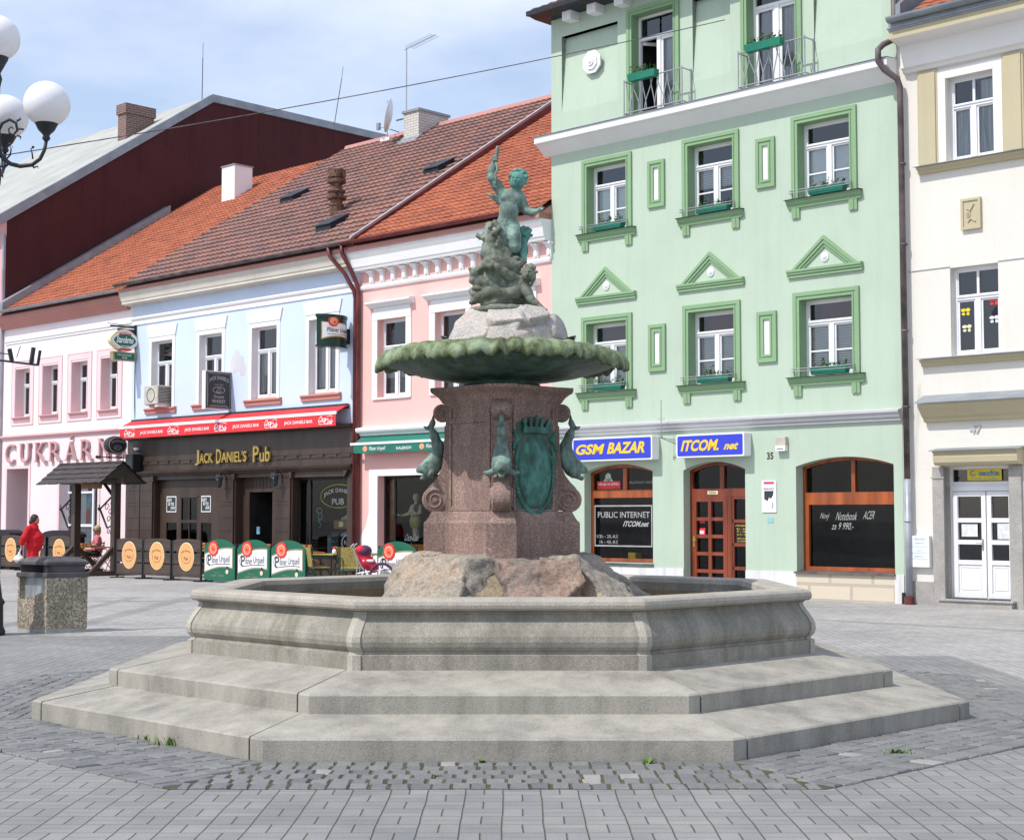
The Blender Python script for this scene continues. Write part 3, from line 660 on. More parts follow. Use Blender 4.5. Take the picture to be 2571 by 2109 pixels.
# raised letters are worn away on the lit face; shield with crown and wreath on the right face
def face_right(mb):                                             # from (tangent, out, z) to the face looking right-front
    mb.v = [(*rot2(p[0], -p[1], math.pi / 4), p[2]) for p in mb.v]; return mb
g = SDF((-.34, .30, 1.60), (.34, .56, 2.60), .0095)
g.ell((0, .40, 1.985), (.205, .055, .315), .01)
for i in range(34):                                             # laurel wreath
    for sx in (-1, 1):
        t = i / 33; a_ = -math.pi / 2 + t * 2.0; x, z = sx * .235 * math.cos(a_), 1.975 + .345 * math.sin(a_); s_ = 1 if i % 2 else -1
        dx, dz = -math.sin(a_) * sx, math.cos(a_); nx, nz_ = math.cos(a_) * sx, math.sin(a_)
        g.cap((x, .405, z), (x + dx * .035 + nx * .028 * s_, .42, z + dz * .035 + nz_ * .028 * s_), .011, .004, .006)
for x in np.linspace(-.15, .15, 13): g.cap((x, .42, 2.335 - .25 * x * x), (x, .43, 2.375 - .25 * x * x), .014, .012, .01)
for x in (-.13, -.065, 0, .065, .13): g.cap((x, .42, 2.38), (x * 1.15, .43, 2.445 - abs(x) * .2), .014, .018, .008); g.ell((x * 1.18, .43, 2.462 - abs(x) * .2), (.02, .02, .02), .005)
for sx in (-1, 1):
    for i in range(8): a_ = i * .8; g.ell((sx * (.235 + .03 * math.cos(a_)), .41, 2.25 + .022 * i - .06 + .02 * math.sin(a_)), (.024, .024, .02), .01)
    g.chain([(sx * .21, .41, 2.2), (sx * .25, .42, 2.1), (sx * .235, .41, 2.0)], [.015, .012, .008], .01)
sh = face_right(g.mesh()); sh.build('shield_relief', 'bronze_shield', fountain, smooth=True)
MB().loft([[(*rot2(t, -.398, math.pi / 4), z) for t, z in ((-.225, 1.66), (.225, 1.66), (.225, 2.42), (-.225, 2.42))], [(*rot2(t, -.407, math.pi / 4), z) for t, z in ((-.225, 1.66), (.225, 1.66), (.225, 2.42), (-.225, 2.42))]]).build('relief_panel', 'bronze_dark', fountain)

# dolphins head down on the four buttresses, built once facing the camera and copied
def dolphin():
    g = SDF((-.2, .42, 1.86), (.2, .80, 2.60), .0075)             # (x, outward r, z)
    sp = [(0, .640, 2.40), (0, .605, 2.32), (0, .572, 2.23), (0, .578, 2.15), (0, .605, 2.08), (0, .63, 2.04)]
    g.chain(sp, [.022, .036, .048, .06, .072, .078], .03)
    g.ell((0, .645, 2.03), (.078, .085, .08), .03); g.ell((0, .70, 2.02), (.05, .06, .035), .03)
    g.chain([(0, .69, 2.01), (0, .735, 2.0), (0, .748, 2.012)], [.035, .026, .014], .02)       # upper lip
    g.chain([(0, .66, 1.97), (0, .705, 1.945), (0, .715, 1.935)], [.035, .022, .016], .015)    # jaw
    g.ell((0, .735, 1.972), (.028, .05, .017), .004, sub=True)
    for sx in (-1, 1):
        g.ell((sx * .062, .668, 2.045), (.022, .022, .02), .006); g.chain([(sx * .05, .62, 2.085), (sx * .068, .665, 2.078), (sx * .045, .715, 2.04)], [.012, .014, .010], .01)
        g.chain([(sx * .06, .62, 1.995), (sx * .115, .635, 1.965), (sx * .15, .63, 1.975)], [.026, .018, .010], .015)
        g.ell((sx * .10, .632, 1.968), (.05, .016, .022), .012)
        g.chain([(0, .64, 2.39), (sx * .03, .675, 2.385), (sx * .05, .70, 2.40)], [.018, .014, .005], .01)
        g.ell((sx * .028, .625, 2.08), (.028, .012, .045), .008)
    g.chain([(0, .64, 2.39), (0, .618, 2.44), (0, .61, 2.52)], [.022, .02, .004], .012); g.ell((0, .622, 2.425), (.012, .03, .03), .01)
    mb = g.mesh(); mb.v = [(p[0], -p[1], p[2]) for p in mb.v]; return mb
d0 = dolphin().build('dolphin', 'bronze', fountain, smooth=True)
for k in (1, 2, 3): d = d0.copy(); COL.objects.link(d); d.parent = fountain; d.rotation_euler = (0, 0, k * math.pi / 2); ORG[d.name] = (0, 0, 0)
# neck and scalloped bowl
MB().lathe([(.37, 2.735), (.38, 2.745), (.345, 2.765), (.335, 2.785), (.36, 2.80), (.40, 2.81)], n=40).build('bowl_neck', 'bronze_dark', fountain, smooth=True)
def bowl():
    N = 420; prof = [(.30, 2.80, 0, 0), (.50, 2.812, 0, 0), (.70, 2.845, 0, 0), (.86, 2.888, 0, 0), (.97, 2.925, .1, 0), (1.04, 2.955, .3, .1), (1.09, 2.965, .8, .6), (1.115, 2.945, 1, 1.), (1.132, 2.95, 1, 1.), (1.135, 2.985, .9, .8), (1.115, 3.03, .7, .5),
            (1.07, 3.068, .55, .25), (1.0, 3.09, .45, .12), (.92, 3.092, .3, .05), (.85, 3.06, .1, 0), (.6, 3.01, 0, 0), (.3, 3.0, 0, 0), (.02, 3.0, 0, 0)]
    rr_ = random.Random(5); edges = [0.]
    while edges[-1] < 2 * math.pi - .12: edges.append(edges[-1] + rr_.uniform(.12, .24))
    edges[-1] = 2 * math.pi; drop = [rr_.uniform(.6, 1.) for _ in edges]; curl = [1 if rr_.random() < .28 else 0 for _ in edges]
    rings = []
    for r, z, kr, kz in prof:
        ring = []
        for i in range(N):
            th = 2 * math.pi * i / N; j = max(k for k in range(len(edges)) if edges[k] <= th + 1e-9); j = min(j, len(edges) - 2)
            u = (th - edges[j]) / (edges[j + 1] - edges[j]); lobe = abs(math.sin(math.pi * u)) ** .45
            R_ = r - kr * .06 * (1 - lobe) + kz * .016 * drop[j]; Z_ = z - kz * .055 * (lobe * drop[j] - .3) - kr * (.034 if r < 1.12 else -.01) * (1 - lobe)
            if curl[j]: Z_ += kz * .045 * lobe * math.sin(math.pi * u); R_ -= kz * .035 * lobe
            Z_ += kr * (.020 * (drop[j] - .8) * 2 + .004 * math.sin(83 * th)) + kz * .010 * math.sin(61 * th + 2 * math.sin(9 * th)); R_ += kz * .02 * (drop[(j * 7) % len(drop)] - .8) * 2
            w_ = .012 * math.sin(5 * th + 1.) + .010 * math.sin(3 * th); Z_ += kr * w_ - kr * .022 * abs(math.cos(th)) ** 3
            ring.append((R_ * math.cos(th), R_ * math.sin(th), Z_))
        rings.append(ring)
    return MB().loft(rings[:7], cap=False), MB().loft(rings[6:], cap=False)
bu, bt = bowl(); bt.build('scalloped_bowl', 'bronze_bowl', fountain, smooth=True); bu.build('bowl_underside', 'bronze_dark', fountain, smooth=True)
for k, (x, y, a_) in enumerate(((-.365 - .11, -.18, R(200)), (.50 + .09, -.2, R(-20)))):
    l = MB(); l.lathe([(.02, -.02), (.055, -.015), (.065, .02), (.085, .045), (.088, .055), (.07, .057)], n=20)
    Mx = Matrix.Translation((x, y, 3.115)) @ Matrix.Rotation(R(18) * (1 if k == 0 else -1), 4, 'Y'); l.v = [tuple(Mx @ Vector(p)) for p in l.v]
    l.build('bowl_floodlight', 'black_gloss', fountain, smooth=True)  # small black floodlight dish beside the bowl rocks, no water outlet
# pale rocks in the bowl
k = 0
for (dg, rad, z, hf, tl) in [(-135, .34, 3.22, (.20, .13, .17), 35), (-100, .36, 3.14, (.17, .12, .12), 30), (-88, .30, 3.30, (.21, .13, .16), 42), (-52, .33, 3.32, (.15, .12, .11), 42), (-58, .38, 3.15, (.22, .12, .12), 25), (-18, .38, 3.22, (.16, .12, .16), 30),
                         (-172, .36, 3.17, (.17, .12, .15), 30), (30, .34, 3.22, (.2, .13, .2), 30), (80, .33, 3.22, (.2, .13, .2), 30), (130, .34, 3.2, (.2, .13, .2), 30)]:
    a = R(dg); boulder((.05 + rad * math.cos(a), rad * math.sin(a), z), hf, a, R(tl), 70 + k, 'bowl_rock', 'rock_pale', .014, .022); k += 1
g = SDF((-.6, -.6, 2.98), (.7, .6, 3.46), .02); g.ell((.05, 0, 3.1), (.42, .42, .34), .01); X_, Y_, Z_ = np.meshgrid(*g.ax, indexing='ij'); g.F = np.maximum(g.F, Z_ - 3.405) + .03 * vnoise(X_, Y_, Z_, 9.); g.mesh().build('rock_core', 'rock_pale', fountain)

# bronze group: q(zx, zy, dy) turns positions measured on the figures into metres above the plinth disc
def q(x, y, dy=0.): return ((x - 570) * .000983, dy, 3.467 + (1560 - y) * .000983)
MB().lathe([(.0, 3.395), (.30, 3.395), (.352, 3.405), (.362, 3.425), (.35, 3.445), (.335, 3.455), (.0, 3.462)], c=(.047, 0, 0), n=48).build('bronze_plinth', 'bronze_brown', fountain, smooth=True)
h_ = .0058
st = SDF((-.36, -.30, 3.95), (.48, .25, 4.98), h_)
U = lambda *a, **k: st.cap(*a, **k)
st.ell(q(642, 565, -.02), (.092, .068, .085), .03); st.ell(q(650, 520, -.02), (.10, .06, .05), .03); st.ell(q(632, 680, -.035), (.088, .080, .10), .035); st.ell(q(615, 775, -.02), (.092, .072, .075), .035)
for sx in (600, 690): st.ell(q(sx, 555, -.068), (.036, .022, .03), .02)
st.cap(q(690, 520, -.01), q(708, 455, -.02), .042, .036, .02)
st.ell(q(716, 385, -.03), (.074, .078, .082), .02); st.ell(q(700, 415, -.055), (.056, .052, .05), .02)                      # head, cheeks
st.ell(q(688, 400, -.112), (.010, .014, .013), .01); st.ell(q(690, 422, -.103), (.016, .008, .006), .006); st.ell(q(692, 440, -.092), (.02, .016, .014), .01)
for x_ in (668, 712): st.ell(q(x_, 385, -.103), (.013, .010, .007), .003, sub=True); st.ell(q(x_, 388, -.097), (.010, .008, .008), .003); st.ell(q(x_, 370, -.10), (.020, .010, .005), .006)
st.ell(q(788, 400, -.03), (.012, .02, .022), .006)
rg = random.Random(3)
for i in range(46):                                             # curls
    a_, b_ = rg.uniform(-2.6, 2.6), rg.uniform(.15, 1.25); x_, y_, z_ = math.sin(a_) * math.cos(b_) * .078, math.cos(a_) * math.cos(b_) * .080 , math.sin(b_) * .086
    c = q(722, 380, -.03); 
    if y_ < -.045 and z_ < .055: continue
    st.ell((c[0] + x_, c[1] + y_, c[2] + z_), (.022, .022, .018), .006)
st.chain([q(575, 510, -.01), q(520, 430, -.03), q(478, 365, -.045), q(478, 290, -.05), q(498, 225, -.05)], [.05, .046, .038, .034, .022], .02)  # raised arm
st.ell(q(500, 195, -.055), (.026, .028, .026), .01)
for i in range(4): st.cap(q(485 + 2 * i, 180 + i * 11, -.075), q(520, 178 + i * 11, -.08), .0085, .0075, .004)
st.cap(q(486, 205, -.06), q(510, 160, -.07), .009, .008, .005)
st.chain([q(735, 530, -.01), q(765, 610, 0), q(795, 665, -.01), q(850, 690, -.04), q(905, 672, -.06)], [.046, .042, .037, .032, .021], .02)      # lowered arm
st.ell(q(918, 660, -.065), (.024, .018, .018), .01)
for i in range(4): st.cap(q(925, 650 + i * 7, -.06 - .01 * i), q(957 - i * 5, 643 + i * 9, -.065 - .01 * i), .0075, .006, .004)
st.cap(q(918, 655, -.07), q(938, 636, -.08), .008, .006, .004)
st.chain([q(585, 800, -.02), q(570, 900, -.06), q(590, 985, -.05), q(585, 1090, 0)], [.066, .060, .045, .032], .025)
st.chain([q(665, 810, -.02), q(680, 920, -.07), q(690, 1000, -.07), q(668, 1080, -.03), q(660, 1130, -.02)], [.068, .062, .050, .040, .03], .025)
st.ell(q(652, 828, -.085), (.014, .016, .018), .008)
st.rough(.004, 45.); putto1 = st.mesh().build('standing_cherub', 'bronze', fountain, smooth=True)
putto1.data.materials.append(MATS['bronze_teal'])               # the head is weathered to a brighter turquoise
zt_ = q(0, 468)[2]; xt_ = q(630, 0)[0]
for p_ in putto1.data.polygons:
    c_ = p_.center
    if c_.z > zt_ + .02 * math.sin(c_.x * 90) and c_.x > xt_: p_.material_index = 1
# torch, wings
t_ = MB(); t_.tube([q(512, 300, -.05), q(510, 255, -.052), q(520, 180, -.062), q(527, 100, -.066), q(528, 78, -.066)], [.010, .014, .019, .016, .012], 10)
t_.tube([q(515, 230, -.07), q(530, 290, -.08), q(505, 350, -.085), q(520, 400, -.085), q(516, 440, -.08)], [.014, .012, .011, .008, .003], 8); t_.build('torch', 'bronze_brown', fountain, smooth=True)
w_ = SDF((-.2, .0, 4.42), (.4, .3, 4.62), .006)
for i in range(7): w_.cap(q(560, 520 + i * 9, .07), q(425 + i * 18, 482 + i * 17, .12), .014, .006, .006)
for i in range(7): w_.cap(q(720, 520 + i * 9, .07), q(800 - i * 8, 500 + i * 17, .16), .014, .006, .006)
w_.mesh().build('wing', 'bronze', fountain, smooth=True)
st = SDF((-.0, -.12, 3.72), (.40, .30, 4.28), h_)               # child behind the leg
st.ell(q(775, 875, .05), (.058, .060, .064), .02)
for i in range(30):
    a_, b_ = rg.uniform(0, 6.28), rg.uniform(-.3, 1.3); c = q(778, 868, .05); st.ell((c[0] + math.cos(a_) * math.cos(b_) * .058, c[1] + math.sin(a_) * math.cos(b_) * .058, c[2] + math.sin(b_) * .06), (.02, .02, .017), .006)
st.ell(q(740, 1010, .08), (.07, .06, .10), .03); st.chain([q(760, 940, .03), q(762, 1050, -.01), q(768, 1120, -.04), q(775, 1150, -.06)], [.034, .032, .026, .018], .02); st.ell(q(765, 920, .06), (.04, .04, .05), .02)
st.mesh().build('hidden_cherub', 'bronze_teal', fountain, smooth=True)
st = SDF((-.36, -.36, 3.42), (.50, .20, 3.90), h_)              # reclining child
st.ell(q(812, 1268, -.13), (.064, .066, .072), .02); st.ell(q(800, 1295, -.15), (.048, .045, .042), .02); st.ell(q(800, 1283, -.205), (.009, .012, .010), .008)
st.ell(q(803, 1306, -.197), (.013, .010, .009), .004, sub=True)
for x_ in (782, 822): st.ell(q(x_, 1262, -.193), (.012, .010, .007), .003, sub=True)
for i in range(34):
    a_, b_ = rg.uniform(0, 6.28), rg.uniform(-.2, 1.3); y_ = math.sin(a_) * math.cos(b_) * .066; z_ = math.sin(b_) * .074
    if y_ < -.03 and z_ < .045: continue
    c = q(818, 1262, -.125); st.ell((c[0] + math.cos(a_) * math.cos(b_) * .066, c[1] + y_, c[2] + z_), (.020, .020, .017), .006)
for i in range(6): st.cap(q(865, 1270 + i * 8, -.11), q(850 - i * 4, 1340 + i * 8, -.11), .014, .008, .008)
st.cap(q(770, 1340, -.10), q(800, 1310, -.12), .036, .034, .02)
st.ell(q(715, 1370, -.09), (.085, .062, .075), .035); st.ell(q(660, 1440, -.10), (.105, .075, .072), .04); st.ell(q(570, 1460, -.08), (.085, .068, .072), .04)
st.chain([q(560, 1440, -.11), q(450, 1450, -.15), q(370, 1480, -.15), q(330, 1505, -.13), q(305, 1520, -.12)], [.066, .058, .040, .030, .024], .03)
st.chain([q(560, 1500, -.10), q(500, 1535, -.15), q(430, 1540, -.14), q(400, 1545, -.06)], [.056, .046, .034, .028], .025); st.ell(q(300, 1530, -.14), (.030, .034, .02), .015)
st.chain([q(720, 1320, -.10), q(650, 1290, -.14), q(590, 1255, -.17), q(530, 1215, -.19), q(490, 1185, -.2)], [.042, .042, .036, .031, .022], .02); st.ell(q(468, 1172, -.2), (.026, .02, .022), .01)
for i in range(4): st.cap(q(465, 1160 + i * 9, -.21), q(432 + i * 5, 1150 + i * 13, -.215), .008, .006, .004)
st.chain([q(775, 1375, -.10), q(805, 1440, -.14), q(830, 1495, -.15), q(880, 1545, -.17), q(930, 1585, -.19)], [.044, .042, .036, .030, .022], .02); st.ell(q(950, 1598, -.19), (.028, .022, .014), .01)
for i in range(4): st.cap(q(955, 1594 + i * 2, -.2 + .012 * i), q(980, 1606 - i * 2, -.2 + .014 * i), .0075, .006, .004)
st.rough(.004, 45.); st.mesh().build('reclining_cherub', 'bronze_brown', fountain, smooth=True)
st = SDF((-.36, -.26, 3.42), (.38, .30, 4.30), .0085)           # sea creature, drapery and rocks that carry the children
st.chain([q(430, 880, -.06), q(470, 960, -.08), q(470, 1060, -.06), q(500, 1130, -.06), q(580, 1180, -.06), q(680, 1190, -.05), q(760, 1160, -.05)], [.03, .06, .085, .10, .09, .06, .03], .04)
st.ell(q(560, 1120, .04), (.15, .12, .20), .05); st.ell(q(600, 1300, .02), (.17, .14, .18), .05); st.ell(q(480, 1300, .0), (.13, .13, .13), .05); st.ell(q(600, 1460, .03), (.26, .17, .12), .05); st.ell(q(660, 1060, .06), (.09, .08, .13), .04)
fr = [q(350, 905, -.03), q(400, 940, -.10), q(430, 900, -.05), q(470, 830, -.12), q(440, 800, -.02), q(500, 790, -.10), q(545, 850, -.12), q(500, 900, -.14), q(540, 920, -.10), q(560, 980, -.1)]
for i in range(len(fr) - 1): st.cap(fr[i], fr[i + 1], .018, .016, .014)
for i in range(9): t = i / 8; st.chain([q(345 + 30 * t, 880 + 18 * i * .8, -.02), q(400, 935 + 6 * i, -.09), q(455, 920 + 9 * i, -.05)], [.008, .012, .010], .010)
st.chain([q(470, 790, -.02), q(430, 830, -.06), q(460, 880, -.10), q(520, 880, -.12)], [.016, .02, .018, .016], .012)
for i in range(7): st.cap(q(540 - i * 4, 930 + i * 24, -.13), q(640 - i * 5, 1080 + i * 16, -.10), .012, .010, .012)
for a0, b0 in (((280, 1210), (340, 1300)), ((300, 1250), (420, 1330)), ((350, 1190), (300, 1320)), ((330, 1340), (460, 1360)), ((285, 1410), (430, 1390)), ((300, 1440), (380, 1400)), ((420, 1380), (330, 1450)), ((400, 1160), (330, 1260))):
    st.cap(q(*a0, -.06), q(*b0, -.10), .016, .030, .02)
st.ell(q(350, 1290, -.03), (.06, .07, .10), .02); st.ell(q(385, 1340, -.1), (.07, .04, .05), .02); st.ell(q(370, 1410, -.1), (.07, .06, .022), .01, rot=('Y', .3))
st.ell(q(430, 1180, -.14), (.045, .05, .05), .02); st.ell(q(470, 1200, -.2), (.03, .03, .03), .01)
for i in range(5): st.cap(q(600 + i * 34, 1140 + i * 4, -.10), q(640 + i * 30, 1230 - i * 6, -.09), .016, .010, .016)
st.chain([q(640, 1140, -.08), q(720, 1115, -.1), q(790, 1150, -.08), q(720, 1210, -.1)], [.012, .018, .016, .014], .014)
for x_ in (770, 800, 820): st.cap(q(x_, 1400, 0.), q(x_ + 20, 1560, -.02), .03, .04, .03)
st.rough(.016, 24.); st.rough(.02, 10.); st.rough(.006, 55.)
st.mesh().build('drapery_and_rocks', 'bronze_brown', fountain, smooth=True)

# ------------------------------------------------------------------ THE HOUSE ROW (facade coordinates: x to the right along the row, y into the houses, z up)
def wall_mesh(x0, x1, z0, z1, holes, depth=.3, y=0., back=None):
    """a facade sheet with real openings (x0,x1,z0,z1) and their reveals"""
    mb = MB(); xs = sorted({x0, x1, *[h[0] for h in holes], *[h[1] for h in holes]}); zs = sorted({z0, z1, *[h[2] for h in holes], *[h[3] for h in holes]})
    inside = lambda x, z: any(h[0] < x < h[1] and h[2] < z < h[3] for h in holes)
    for i in range(len(xs) - 1):
        for j in range(len(zs) - 1):
            if not inside((xs[i] + xs[i + 1]) / 2, (zs[j] + zs[j + 1]) / 2):
                mb.add([(xs[i], y, zs[j]), (xs[i + 1], y, zs[j]), (xs[i + 1], y, zs[j + 1]), (xs[i], y, zs[j + 1])], [(0, 1, 2, 3)])
    for h in holes:
        a, b, c, d = h[:4]; q = y + depth
        mb.add([(a, y, c), (b, y, c), (b, y, d), (a, y, d), (a, q, c), (b, q, c), (b, q, d), (a, q, d)], [(0, 4, 5, 1), (1, 5, 6, 2), (2, 6, 7, 3), (3, 7, 4, 0)])
    if back:
        mb.add([(x0, y, z0), (x1, y, z0), (x1, y, z1), (x0, y, z1), (x0, back, z0), (x1, back, z0), (x1, back, z1), (x0, back, z1)], [(0, 3, 7, 4), (1, 5, 6, 2), (4, 7, 6, 5), (3, 2, 6, 7)])
    return mb
def frame_box(mb, x0, x1, z0, z1, w, y0, y1, sides='lrtb'):
    if 'l' in sides: mb.box(x0, x0 + w, y0, y1, z0, z1)
    if 'r' in sides: mb.box(x1 - w, x1, y0, y1, z0, z1)
    a, b = x0 + (w if 'l' in sides else 0), x1 - (w if 'r' in sides else 0)
    if 't' in sides: mb.box(a, b, y0, y1, z1 - w, z1)
    if 'b' in sides: mb.box(a, b, y0, y1, z0, z0 + w)
    return mb
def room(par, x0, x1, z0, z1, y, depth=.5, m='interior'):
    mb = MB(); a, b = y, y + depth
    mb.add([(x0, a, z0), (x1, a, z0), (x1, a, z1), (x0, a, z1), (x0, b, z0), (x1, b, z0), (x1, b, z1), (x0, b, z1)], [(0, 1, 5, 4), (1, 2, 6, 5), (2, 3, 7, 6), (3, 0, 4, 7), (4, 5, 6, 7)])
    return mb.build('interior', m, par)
def pane(par, x0, x1, z0, z1, y, m='glass'):
    return MB().add([(x0, y, z0), (x1, y, z0), (x1, y, z1), (x0, y, z1)], [(0, 1, 2, 3)]).build('pane', m, par)
def sash(par, x0, x1, z0, z1, y, tr=.70, fw=.055, m='white_paint', midbar=False, mull=True, blind=None, bfrac=1., top='none', rm='interior', name='window', cross=False):
    """wooden or plastic window: frame, transom light above, two casements below"""
    mb = MB(); d = .05; frame_box(mb, x0, x1, z0, z1, fw, y, y + .07)
    zt = z0 + (z1 - z0) * tr; xm = (x0 + x1) / 2; i0, i1 = x0 + fw, x1 - fw
    mb.box(i0, i1, y - .012, y + .07, zt - .035, zt + .035); mb.box(i0, i1, y - .03, y - .012, zt + .01, zt + .03)
    if mull: mb.box(xm - .05, xm + .05, y - .015, y + .07, z0 + fw, zt - .035)
    for a, b in (((i0, xm - .05), (xm + .05, i1)) if mull else ((i0, i1),)):
        frame_box(mb, a, b, z0 + fw, zt - .035, .035, y + .012, y + .06)
        if midbar: zm = z0 + (zt - z0) * .47; mb.box(a + .035, b - .035, y + .018, y + .05, zm - .015, zm + .015)
    if cross: mb.box(xm - .022, xm + .022, y, y + .06, zt + .035, z1 - fw)
    frame_box(mb, i0, i1, zt + .035, z1 - fw, .022, y + .012, y + .06)
    w = mb.build(name, m, par)
    pane(w, i0, i1, z0 + fw, z1 - fw, y + .035)
    if blind: 
        zb = zt - .04 - (zt - z0 - fw) * bfrac
        MB().box(i0 + .02, i1 - .02, y + .085, y + .095, zb, zt - .03).build('blind', blind, w)
    if top == 'red': MB().box(i0 + (i1 - i0) * .22, i1, y + .10, y + .11, zt + .03, z1 - fw).build('roller', 'interior_red', w)
    room(w, x0, x1, z0, z1, y + .071, .6, rm)
    return w
def gutter(mb, x0, x1, y, z, r=.075):
    n = 8; ang = [math.pi + math.pi * i / n for i in range(n + 1)]
    out = [(y + r * math.cos(a), z + r * math.sin(a)) for a in ang]; inn = [(y + (r - .01) * math.cos(a), z + (r - .01) * math.sin(a)) for a in ang][::-1]
    return mb.profile(out + inn, x0, x1)
def tiled_roof(x0, x1, y0, z0, y1, z1, tw, rh, amp=.018, step_=.022, clipL=None, nseg=5):
    """courses of tiles: each course is a strip with a raised lower edge and a waved section; UV counts tiles and courses"""
    mb = MB(); mb.uv = []; L = math.hypot(y1 - y0, z1 - z0); d = Vector((0, (y1 - y0) / L, (z1 - z0) / L)); nrm = Vector((0, -d.z, d.y)); rows = int(math.ceil(L / rh)); cols = int(math.ceil((x1 - x0) / tw)); r_ = random.Random(4)
    for j in range(rows):
        b0, b1 = j * rh - .02, min((j + 1) * rh + .03, L + .03); xs = []; off = (.5 if j % 2 else 0) * tw * 0
        n = cols * nseg
        base = len(mb.v)
        for i in range(n + 1):
            x = x0 + i * tw / nseg + off; 
            if x > x1: x = x1
            ph = (i % nseg) / nseg; hgt = amp * (1 - math.cos(2 * math.pi * ph)) * .5
            if i % nseg == 0: jit = r_.uniform(-.004, .005); sag = r_.uniform(-.012, .012)
            lo = Vector((x, y0, z0)) + d * (b0 + sag) + nrm * (hgt + step_ + jit); lo2 = Vector((x, y0, z0)) + d * (b0 + sag) + nrm * (hgt - .006); hi = Vector((x, y0, z0)) + d * b1 + nrm * (hgt - .002 + jit)
            mb.v += [tuple(lo2), tuple(lo), tuple(hi)]; u = min(i / nseg, cols - .001)
            mb.uv += [(u, j + .1), (u, j + .1), (u, j + .9)]
        for i in range(n):
            a = base + i * 3; b = a + 3
            mb.f += [(a, b, b + 1, a + 1), (a + 1, b + 1, b + 2, a + 2)]
    # keep face UVs inside their own tile
    return mb
def build_tiles(mb, name, m, par, org=None):
    o_ = ORG[par.name]; me = bpy.data.meshes.new(name); me.from_pydata([(p[0] - o_[0], p[1] - o_[1], p[2] - o_[2]) for p in mb.v], [], mb.f); me.materials.append(MATS[m]); l = me.uv_layers.new(name='UVMap'); flat = []
    for f in mb.f:
        us = [mb.uv[i][0] for i in f]; c = (min(us) + max(us)) / 2
        for i in f: flat += [c, mb.uv[i][1]]
    l.data.foreach_set('uv', flat); me.update(); o = bpy.data.objects.new(name, me); COL.objects.link(o); o.parent = par; ORG[o.name] = o_
    return o
SL = .645
def roofz(y): return 8.55 + SL * (y + .30)

# ---- green house
G = thing('green_house', 'pale green four storey house with dark green window surrounds and triangular gables over windows', 'house', (-4.38, 0, 0))
top_doors = [(-6.38, -5.25, 10.16, 12.38), (-3.37, -2.22, 10.16, 12.38)]
upw = [(-7.68, -6.56, 7.80, 9.28), (-4.89, -3.75, 7.80, 9.28), (-2.19, -1.02, 7.80, 9.28)]
low = [(-7.70, -6.57, 4.31, 5.80), (-4.90, -3.75, 4.31, 5.80), (-2.19, -1.01, 4.31, 5.80)]
gr = [(-7.80, -5.89, .62, 2.72), (-5.08, -3.53, .0, 2.71), (-2.33, -.19, .53, 2.73)]
rec = [(-8.44, -6.80, 10.62, 12.36), (-4.76, -3.80, 10.62, 12.36), (-1.80, -.30, 10.62, 12.36)]
wm = wall_mesh(-8.76, 0, 0, 12.85, top_doors + upw + low + gr + rec, .28, 0, 9.)
nq = len(wm.f)
for a, b, c, d in rec:                                          # sunk fields that run out towards the bottom
    wm.add([(a, 0, c), (b, 0, c), (b, .15, d), (a, .15, d)], [(0, 1, 2, 3)])
    wm.add([(a, .0, c), (a, .15, d), (a, 0, d)], [(0, 1, 2)]); wm.add([(b, 0, c), (b, 0, d), (b, .15, d)], [(0, 1, 2)]); wm.add([(a, 0, d), (a, .15, d), (b, .15, d), (b, 0, d)], [(0, 1, 2, 3)])
def arch_fill(mb, a, b, zs, zc, depth, y=0.):
    n = 14; xm = (a + b) / 2; hw = (b - a) / 2; h = zc - zs; Rr = (hw * hw + h * h) / (2 * h); P = [(xm + hw * (2 * i / n - 1), 0) for i in range(n + 1)]
    P = [(x, zc - Rr + math.sqrt(max(0, Rr * Rr - (x - xm) ** 2))) for x, _ in P]
    for i in range(n):
        (xa, za), (xb, zb) = P[i], P[i + 1]
        mb.add([(xa, y, za), (xb, y, zb), (xb, y, zc), (xa, y, zc), (xa, y + depth, za), (xb, y + depth, zb)], [(0, 1, 2, 3), (0, 4, 5, 1)])
    return P
for (a, b, c, d) in gr: arch_fill(wm, a, b, d - .165, d - .001, .28)
wm.build('wall', 'green_wall', G)
mb = MB()                                                       # pale plinth
for a, b in ((-8.76, -5.08), (-3.53, -2.33), (-.19, 0)): MB().box(a, b, -.02, .0, 0, .53).build('plinth', 'offwhite', G)
MB().box(-2.33, -.19, -.018, .3, 0, .505).build('stone_panel', 'beige_blocks', G)
mb = MB().profile([(0, 9.70), (-.30, 9.93), (-.34, 9.93), (-.36, 9.95), (-.36, 10.09), (0, 10.13)], -8.96, .0); mb.build('upper_cornice', 'white_trim', G)
MB().profile([(0, 10.131), (-.39, 10.093), (-.39, 10.105), (0, 10.145)], -8.98, .0).build('cornice_flashing', 'grey_metal', G)
MB().profile([(0, 3.36), (-.06, 3.37), (-.06, 3.41), (-.10, 3.44), (-.12, 3.50), (-.15, 3.52), (-.15, 3.56), (0, 3.60)], -8.76, .0).build('lower_cornice', 'grey_trim', G)
for k, (a, b) in enumerate(((-8.16, None), (-7.43, None), (-6.65, None), (-5.6, None), (-4.85, None), (-4.1, None), (-3.2, None), (-2.4, None), (-1.5, None), (-.6, None))):
    m_ = MB(); m_.box(a, a + .25, -.30, 0, 12.60, 12.80)
    for i in range(3): m_.box(a + .04 + i * .07, a + .07 + i * .07, -.312, -.30, 12.62, 12.78)
    m_.build('eave_bracket', 'white_trim', G)
rf = MB().profile([(-.55, 12.84), (-.55, 12.90), (0, 13.1), (5., 15.6), (9.6, 12.9), (9.6, 12.80), (-.30, 12.80)], -8.98, .05).build('roof', 'dark_metal', G)
